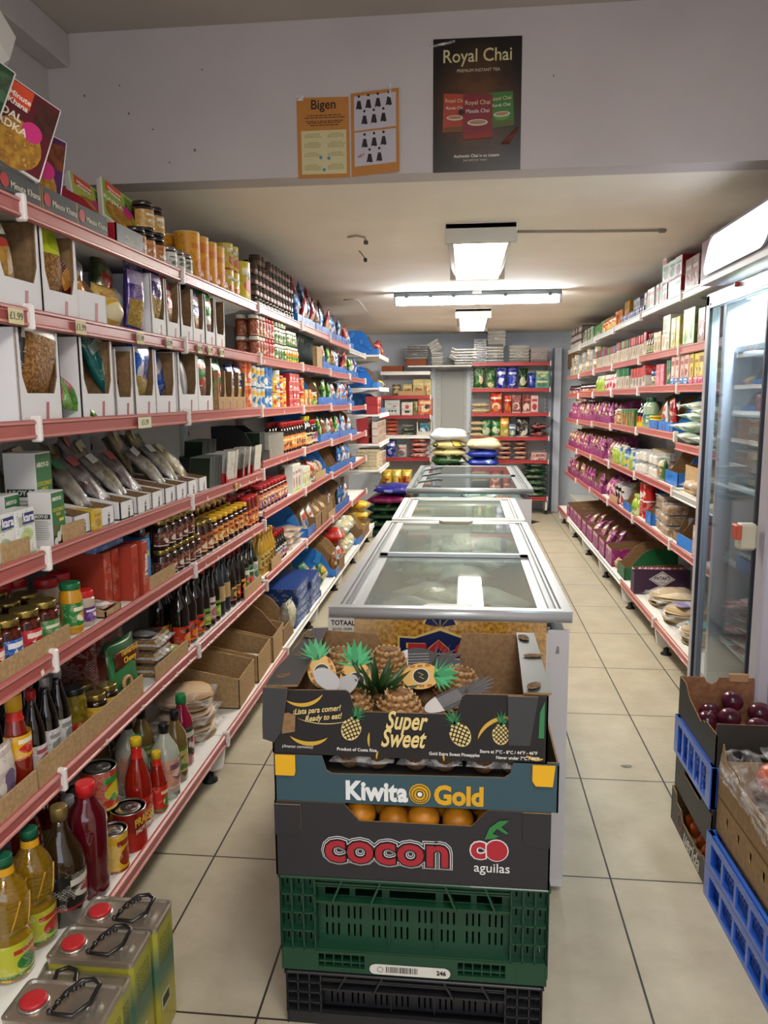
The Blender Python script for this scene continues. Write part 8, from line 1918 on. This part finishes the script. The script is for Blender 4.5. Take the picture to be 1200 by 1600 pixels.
for z in (.45, .8, 1.12, 1.42, 1.68):
    q.box((.32, 0, z), (.42, w - .1, .004), mat('#c9cdd0', .3, .4)); q.box((.115, 0, z), (.008, w - .1, .022), mat('#d3d5d8', .4))
    for k in range(14): q.box((.32, -w / 2 + .06 + k * (w - .12) / 13, z + .004), (.42, .003, .003), mat('#c9cdd0', .3, .4))
    for sx in (.13, .5): q.box((sx, w / 2 - .045, z), (.02, .02, .06), mat('#c9cdd0', .4))
obj('wire_shelves', q, t, kind='stuff')
door = MB(); e_ = .055
for sy in (-1, 1): door.box((.02, sy * (w / 2 - e_ / 2), 1.04), (.045, e_ if sy > 0 else .085, 1.74), FR, .008)
door.box((.02, 0, 1.885), (.045, w, .06), FR, .008); door.box((.02, 0, .20), (.045, w, .08), FR, .008)
dr = obj('door', door, t)
obj('door_glass', MB().box((.018, 0, 1.04), (.008, w - .1, 1.66), pane('#e6eff2', .03, .01)), dr)
gs_ = MB()
for sy in (-1, 1): gs_.box((.000, sy * (w / 2 - .062 - (.03 if sy < 0 else 0)), 1.04), (.012, .012, 1.66), mat('#2a2c34', .4))
gs_.box((.0, 0, 1.855), (.012, w - .12, .012), mat('#2a2c34', .4)); obj('door_gasket', gs_, dr)
obj('door_handle', MB().box((-.045, -w / 2 + .045, 1.02), (.06, .05, .09), mat('#bab5a0', .5), .008).box((-.085, -w / 2 + .02, 1.04), (.02, .05, .05), mat('#b5503a', .5), .003), dr)
obj('lock', MB().lathe([(.009, 0), (.009, .012), (.006, .015)], mat('#b5302c', .4), 12, M=Matrix.Translation((-.004, .0, 1.90)) @ Matrix.Rotation(-PI / 2, 4, 'Y')), dr)
hp = MB(); hp.prism([(0, 0), (.05, 0), (.32, 0), (.32, .205), (.03, .205), (.0, .02)], (-.03, w / 2, 1.945), (1, 0, 0), (0, 0, 1), w, FRD); obj('header_canopy', hp, t)
pts = []
hw, hh, r_ = w / 2 - .05, .078, .055
for sx, sy, a0 in ((1, 1, 0), (-1, 1, PI / 2), (-1, -1, PI), (1, -1, 3 * PI / 2)):
    for i in range(6): a = a0 + i * PI / 2 / 5; pts.append((sx * (hw - r_) + r_ * math.cos(a), sy * (hh - r_) + r_ * math.sin(a)))
lp = MB(); lp.prism([(-a, b__ + .108) for a, b__ in pts][::-1], (-.036, 0, 1.945), (0, -1, 0), (.155, 0, 1), .008, emis('#e4e8ff', 1.5), FR); 
obj('lit_header_panel', lp, t)
il = bpy.data.lights.new('fridge_lamp', 'AREA'); il.shape = 'RECTANGLE'; il.size = .03; il.size_y = .6; il.energy = 13; il.color = (.82, .93, 1)
io = bpy.data.objects.new('interior_lamp', il); COL.objects.link(io); io.parent = t; io.location = (.12, 0, 1.86); io.rotation_euler = (0, -.5, 0)
FYC = (fy0 + fy1) / 2
def fput(k, x, y, z, rz=0, rot=None, order=0, nm='fridge shelf'): return put(k, (fx + x - .03, FYC + y + .08, z), 0, nm, order, 0, 0, rot or (0, 0, PI + rz))
gbx = K('pastry_box', 'box', 'lime green pastry box with sausage picture', .18, .05, .24, carton(.18, .05, .24, pr('#8cb83a', '#b5d05a', '#a87a4c', 7, .35, .56), mat('#7cab30', .4)))
fput(gbx, .22, -.12, 1.684, .2, nm='top fridge shelf')
fput(K('cheese_pack', 'box', 'blue and red flat pack', .22, .12, .04, block(.22, .12, .04, pr('#24388c', '#8c2a3c', '#c9d0e0', 20))), .2, -.2, 1.424 + .145, nm='stack in fridge')
for i in range(4): fput(K('dairy_pack', 'box', f'{["green", "dark green", "orange green", "olive"][i]} carton', .2, .14, .035, block(.2, .14, .035, pr(('#2f7a3a', '#245f30', '#5c7a34', '#6c6a34')[i], '#b5563a', '#b9c4a4', 22))), .22, -.2, 1.424 + i * .036, nm='stack in fridge')
for i in range(6): fput(K('salad_tub', 'tub', f'{("lowest", "second", "third", "fourth", "fifth", "topmost")[i]} clear tub of mixed food', .18, .14, .05, tub(.18, .14, .05, speck('#8c7a64', '#5c4a3c', 60, .6))), .24, .08, 1.124 + i * .052, nm='middle fridge shelf')
for i in range(5): fput(K('dairy_pack', 'box', f'{["bright green", "leaf green", "red green", "moss", "teal"][i]} frozen box', .16, .14, .045, block(.16, .14, .045, pr(('#2f8a44', '#3c8a34', '#8c4a34', '#4a6a34', '#2a7a5c')[i], '#c0683a', '#c9d0b8', 22))), .22, -.16, 1.124 + i * .047, nm='third fridge shelf')
for i in range(7): fput(K('meat_pack', 'packet', f'{["red", "dark red", "pink", "rust", "crimson", "coral", "ruby"][i]} vacuum packed meat', .24, .2, .03, flat(.24, .2, .035, pr(('#a82a30', '#8c1f28', '#b5485a', '#a8442c', '#9c1a2c', '#b55a4a', '#8c2434')[i], '#c9a89c', None, 16, .15), None, 500 + i)), .2, -.1 + .02 * (i % 3), .474 + .034 * i, .1 * i, nm='lower fridge shelf')
fput(K('blue_tray', 'tray', 'blue plastic tray in the fridge', .3, .2, .05, dbox(.3, .2, .05, .05, mat('#1f4f9c', .4), mat('#1f4f9c', .4), 'low')), .22, -.1, .804, nm='upper fridge tray')
fput(K('bread_bag', 'bread', 'beige bag of dough at the fridge bottom', .26, .2, .1, flat(.26, .2, .1, mat('#a8946c', .6), None, 520)), .22, -.05, .20, nm='fridge base')
for i in range(5): fput(K('packet_stack', 'packet', f'grey clear packet {["lowest", "second", "middle", "fourth", "topmost"][i]} of its pile', .26, .2, .035, flat(.26, .2, .035, pr('#8c8c90', '#6c6a70', '#a8a09c', 20, .2), None, 530 + i)), .24, .05, .804 + .036 * i, nm='fourth fridge shelf')

# ================================================================ FRUIT BOXES at the lower right
def bluecrate(label, x0, y0, y1, z0, h, xw=.55, rz=0):
    t = root('plastic_crate', label, 'crate', (x0, y0, z0), rz, 'blue plastic crates'); mt = mat('#2c5fc4', .3, coat=.3); ln = y1 - y0
    a = MB(); a.grille(ln, h, [(.035 + k * (ln - .07) / 5 + .008, .035 + (k + 1) * (ln - .07) / 5 - .008, .016, h - .022) for k in range(5)], (.0, ln, 0), (0, -1, 0), (0, 0, 1), .006, mt)
    a.box((.004, ln / 2, h - .006), (.016, ln, .012), mt, .002); a.box((.004, ln / 2, .006), (.014, ln, .012), mt, .002)
    a.box((.005, .018, h / 2), (.02, .036, h), mt, .003); a.box((.005, ln - .018, h / 2), (.02, .036, h), mt, .003)
    obj('outer_frame', a, t)
    g_ = MB(); g_.grille(ln - .05, h - .02, [(.012 + i * .018 + .009 * (j % 2), .022 + i * .018 + .009 * (j % 2), .012 + j * .018, .022 + j * .018) for i in range(int((ln - .09) / .018)) for j in range(int((h - .04) / .018))], (.018, ln - .025, .01), (0, -1, 0), (0, 0, 1), .003, mt)
    obj('mesh_wall', g_, t)
    o_ = MB()
    for y in (.003, ln - .003): o_.box((xw / 2, y, h / 2), (xw, .006, h), mt)
    o_.box((xw, ln / 2, h / 2), (.006, ln, h), mt); o_.box((xw / 2, ln / 2, .004), (xw, ln, .006), mt)
    obj('other_walls', o_, t)
    return t
BX, BY0, BY1 = .752, 2.285, 2.69
BKB = mat('#2c2a26', .5)
def sidebox(name, label, x0, y0, y1, z0, h, pts, mt, inner=CARD, xw=.52, back=None, rz=0):
    """carton whose cut long side faces the aisle (-x)"""
    t = root(name, label, 'fruit carton', (x0, y1, z0), rz); ln = y1 - y0
    q = MB(); q.prism(pts, (.004, 0, 0), (0, -1, 0), (0, 0, 1), .004, mt, inner); obj('aisle_panel', q, t)
    B = back or [(0, 0), (xw, 0), (xw, h), (0, h)]
    q = MB(); q.prism([(-a, c) for a, c in B][::-1], (0, -.004, 0), (-1, 0, 0), (0, 0, 1), .004, mt, inner); obj('far_panel', q, t)
    q = MB(); q.prism([(0, 0), (xw, 0), (xw, h), (0, h)], (0, -ln + .004, 0), (1, 0, 0), (0, 0, 1), .004, mt, inner); obj('near_panel', q, t)
    q = MB(); q.prism([(0, 0), (ln, 0), (ln, h), (0, h)], (xw, -ln, 0), (0, 1, 0), (0, 0, 1), .004, mt, inner); obj('wall_side_panel', q, t)
    obj('bottom_panel', box((xw / 2, -ln / 2, .004), (xw - .01, ln - .01, .006), inner), t)
    return t
ln = BY1 - BY0
c = sidebox('fruit_carton', 'black carton of orange fruit lettered uerida at the bottom of the rear stack', BX - .008, BY0, BY1, 0, .124, [(0, 0), (ln, 0), (ln, .075), (.36, .08), (.34, .06), (.14, .06), (.115, .09), (.06, .09), (.05, .118), (0, .124)], BKB)
text('uerida', .075, mat('#cfcac0', .5), c, (-.0012, -.25, .030), (PI / 2, 0, -PI / 2), shear=.3, off=.0006, sx=.95)
text('Q', .085, mat('#6c3a2c', .5), c, (-.0012, -.115, .045), (PI / 2, 0, -PI / 2), off=.0012)
mand = K('mandarin', 'fruit', 'orange mandarin in the lowest black carton', .062, .062, .056, lambda: [('mandarin', MB().ball((0, 0, .028), .031, speck('#b9541a', '#a3441a', 50, .35, bump=.2), 16, 10, sz=.9))])
for i, (x, y, z) in enumerate(((.80, 2.60, .012), (.795, 2.53, .022), (.80, 2.46, .02), (.795, 2.395, .024), (.83, 2.56, .05), (.83, 2.49, .05), (.86, 2.42, .05), (.86, 2.62, .03), (.8, 2.33, .02))): put(mand, (x, y, z), 0, 'rear stack base', -y)
c = sidebox('fruit_carton', 'plain black carton second from the floor in the rear stack', BX, BY0, BY1, .126, .13, [(0, 0), (ln, 0), (ln, .11), (.3, .11), (.28, .09), (.11, .09), (.09, .12), (0, .13)], BKB)
dk = K('dark_fruit', 'fruit', 'dark red fruit inside the black carton', .06, .06, .055, lambda: [('fruit', MB().ball((0, 0, .028), .029, mat('#4a1018', .3), 14, 9))])
for y in (2.54, 2.47, 2.40): put(dk, (.80, y, .20), 0, 'second rear carton', -y)
bluecrate('blue plastic crate of yellow fruit between the black cartons', BX - .004, BY0, BY1, .256, .135)
yf = K('yellow_fruit', 'fruit', 'green yellow fruit peeping from the blue crate', .07, .06, .06, lambda: [('fruit', MB().ball((0, 0, .03), .031, speck('#a39a2c', '#6c6c1c', 30, .4), 14, 9, sx=1.15))])
for y in (2.62, 2.54, 2.46, 2.38, 2.32): put(yf, (.80, y, .335), 0, 'rear blue crate', -y)
c = sidebox('fruit_carton', 'black carton of plums on top of the rear stack', BX, BY0, BY1, .394, .135, [(0, 0), (ln, 0), (ln, .10), (.30, .10), (.29, .09), (.27, .09), (.25, .075), (.12, .10), (.095, .115), (.07, .135), (0, .135)], BKB, inner=speck('#8c6244', '#7c5438', 60, .8), xw=.55,
            back=[(0, 0), (.55, 0), (.55, .135), (.33, .135), (.32, .115), (.30, .11), (.28, .118), (.272, .135), (.13, .135), (.122, .118), (.105, .11), (.088, .118), (.08, .135), (0, .135)])
obj('tape_patch', box((.195, -.003, .135), (.065, .012, .03), mat('#a8825c', .7), .003), c)
plum = K('plum', 'plum', 'purple plum in the top black carton', .07, .07, .066, lambda: [('plum', MB().ball((0, 0, .034), .036, speck('#3c1224', '#5a1c30', 14, .22, c3='#6c4a5c'), 18, 12, sz=.93))])
for i, (x, y, z) in enumerate(((.80, 2.53, .40), (.86, 2.50, .425), (.90, 2.60, .445), (.97, 2.55, .425), (.83, 2.60, .40), (.93, 2.45, .415), (1.0, 2.62, .40), (1.05, 2.52, .41), (.86, 2.40, .41), (.96, 2.38, .40), (1.1, 2.6, .40))): put(plum, (x, y, z), 0, 'plum carton', x)
# near stack
NX, NY0, NY1 = .757, 1.70, 2.26
for (x_, y_, z_, a_, h_, w_) in ((.757, 1.70, .012, .53, .085, .035), (.757, 1.70, .116, .53, .085, .035), (.748, 2.285, .268, .37, .115, 0)): tag(obj('packed_liner', MB().box((.29, a_ / 2 + .015, h_ / 2), (.52, a_, h_), speck('#8f98a8', '#6c7486', 30, .6), .01), None, (x_, y_, z_), (0, 0, w_)), 'grey packing seen through the holes of the ' + {.012: 'lowest near', .116: 'upper near', .268: 'rear'}[z_] + ' blue crate', 'liner')
bluecrate('blue plastic crate on the floor in the near stack', NX, NY0, NY1, 0, .102, .5, .035); bluecrate('blue plastic crate under the brown cartons in the near stack', NX, NY0, NY1, .104, .102, .5, .035)
KRF = speck('#a5855c', '#97784f', 60, .85)
ln = NY1 - NY0
def holed(label, z0, h, torn_=False):
    t = root('fruit_carton', label, 'fruit carton', (NX + .0, NY1, z0), .035); q = MB()
    xs = [.08 + k * .085 for k in range(6)]; q.grille(ln, h, [(x - .009, x + .009, h * .48, h * .48 + .03) for x in xs], (.004, 0, 0), (0, -1, 0), (0, 0, 1), .004, KRF); obj('vented_panel', q, t)
    q = MB()
    for x in xs:
        for sy in (-1, 1): q.prism([(x - .009 if sy < 0 else x + .002, h * .48), (x - .002 if sy < 0 else x + .009, h * .48), (x - .009 if sy < 0 else x + .009, h * .48 + .007)], (.004, 0, 0), (0, -1, 0), (0, 0, 1), .004, KRF)
    obj('vent_corners', q, t)
    q = MB(); q.box((.26, -.002, h / 2), (.52, .004, h), KRF); q.box((.26, -ln + .002, h / 2), (.52, .004, h), KRF); q.box((.52, -ln / 2, h / 2), (.004, ln, h), KRF); q.box((.26, -ln / 2, .003), (.52, ln, .005), CARD)
    obj('other_panels', q, t)
    if torn_:
        q = MB(); q.prism([(0, 0), (.06, 0), (.035, .02), (0, .055)], (.006, 0, h), (0, -1, 0), (.1, 0, 1), .004, KRF, CARD); obj('raised_corner', q, t)
    return t
holed('brown vented carton, the lower of the two in the near stack', .207, .108); holed('brown vented carton of pomegranates on top of the near stack', .316, .108, True)
pomm = speck('#a83c24', '#c9723c', 7, .35, (.3, .7), .05, c3='#b5543a')
pom = K('pomegranate', 'pomegranate', 'large red pomegranate in crinkled plastic', .10, .10, .095, lambda: [('fruit', MB().ball((0, 0, .05), .05, pomm, 20, 13, sz=.94)), ('calyx', MB().lathe([(.008, .095), (.012, .105), (.014, .112)], mat('#7c3a1c', .6), 8, cap=False))])
pmp = speck('#b5605a', '#a84a44', 8, .35, c3='#c98a7c')
for i, (x, y, z) in enumerate(((.86, 2.12, .355), (.95, 2.16, .37), (.87, 2.02, .36), (.98, 2.06, .385), (.88, 1.92, .36), (.98, 1.95, .38), (1.08, 2.12, .37), (1.09, 2.0, .38), (.9, 1.82, .36), (1.0, 1.84, .38))): put(pom, (x, y, z + .035), i, 'near vented carton', x + y)
fm = film('#f4f6f8', .2, .08, .9); rnd = random.Random(5); q = MB()
def sheetgrid(P, nx, ny, amp):
    vs = []
    for j in range(ny + 1):
        for i in range(nx + 1):
            u, v = i / nx, j / ny
            p = [(P[0][k] * (1 - u) + P[1][k] * u) * (1 - v) + (P[3][k] * (1 - u) + P[2][k] * u) * v for k in range(3)]
            vs.append((p[0] + rnd.uniform(-amp, amp) + amp * .8 * math.sin(9 * u + 4 * v), p[1] + rnd.uniform(-amp, amp), p[2] + rnd.uniform(-amp, amp) + amp * 1.5 * math.sin(11 * v + 5 * u)))
    return vs, [(j * (nx + 1) + i, j * (nx + 1) + i + 1, (j + 1) * (nx + 1) + i + 1, (j + 1) * (nx + 1) + i) for j in range(ny) for i in range(nx)]
for P_, a_ in (([(.76, 2.26, .445), (.74, 1.72, .435), (.83, 1.74, .475), (.84, 2.20, .49)], .008), ([(.84, 2.20, .49), (.83, 1.74, .475), (1.15, 1.76, .49), (1.15, 2.22, .50)], .010), ([(.76, 2.26, .445), (.84, 2.20, .49), (1.15, 2.22, .50), (1.15, 2.28, .44)], .008), ([(.76, 2.26, .44), (.74, 1.72, .43), (.736, 1.72, .40), (.748, 2.24, .41)], .005)):
    vs, fs = sheetgrid(P_, 16, 14, a_); q.add(vs, fs, fm, True)
tag(obj('plastic_liner', q), 'crinkled clear plastic liner covering the pomegranates', 'plastic liner')

# loose bits
q = MB(); vs = [(.02 * math.cos(a) * (1 + .3 * math.sin(3 * a)), .014 * math.sin(a) * (1 + .25 * math.cos(2 * a)), .0012) for a in [k * PI / 7 for k in range(14)]]
q.add(vs, [list(range(14))], speck('#6c6963', '#8c8880', 120, .8)); q.add([(x, y, 0) for x, y, z in vs], [list(range(14))], mat('#6c6a66', .7))
tag(obj('floor_litter', q, None, (.665, 3.07, .001)), 'flattened grey scrap stuck on the floor tile in the right aisle', 'litter')
q = MB(); q.pillow(.14, .34, .02, film('#e8ecf0', .4), O=(-.60, 4.35, .012), U=(1, 0, 0), V=(0, 1, 0), seed=8, wob=.5)
tag(obj('plastic_scrap', q), 'crumpled clear plastic lying on the floor of the left aisle', 'litter')
q = MB(); q.box((0, 0, 0), (.04, .16, .12), mat('#e6e4dc', .4), .018); 
tag(obj('plastic_sign', q, None, (-1.30, 2.19, 2.51), (-.5, 0, 0)), 'rounded white plastic sign at the left edge above the cartons', 'sign')
q = MB(); q.box((0, 0, 0), (.006, .012, .50), mat('#c9c6be', .4)); tag(obj('sign_post', q, None, (-1.312, 2.15, 2.198)), 'thin white stick holding up the rounded sign', 'stick')
finish_labels()
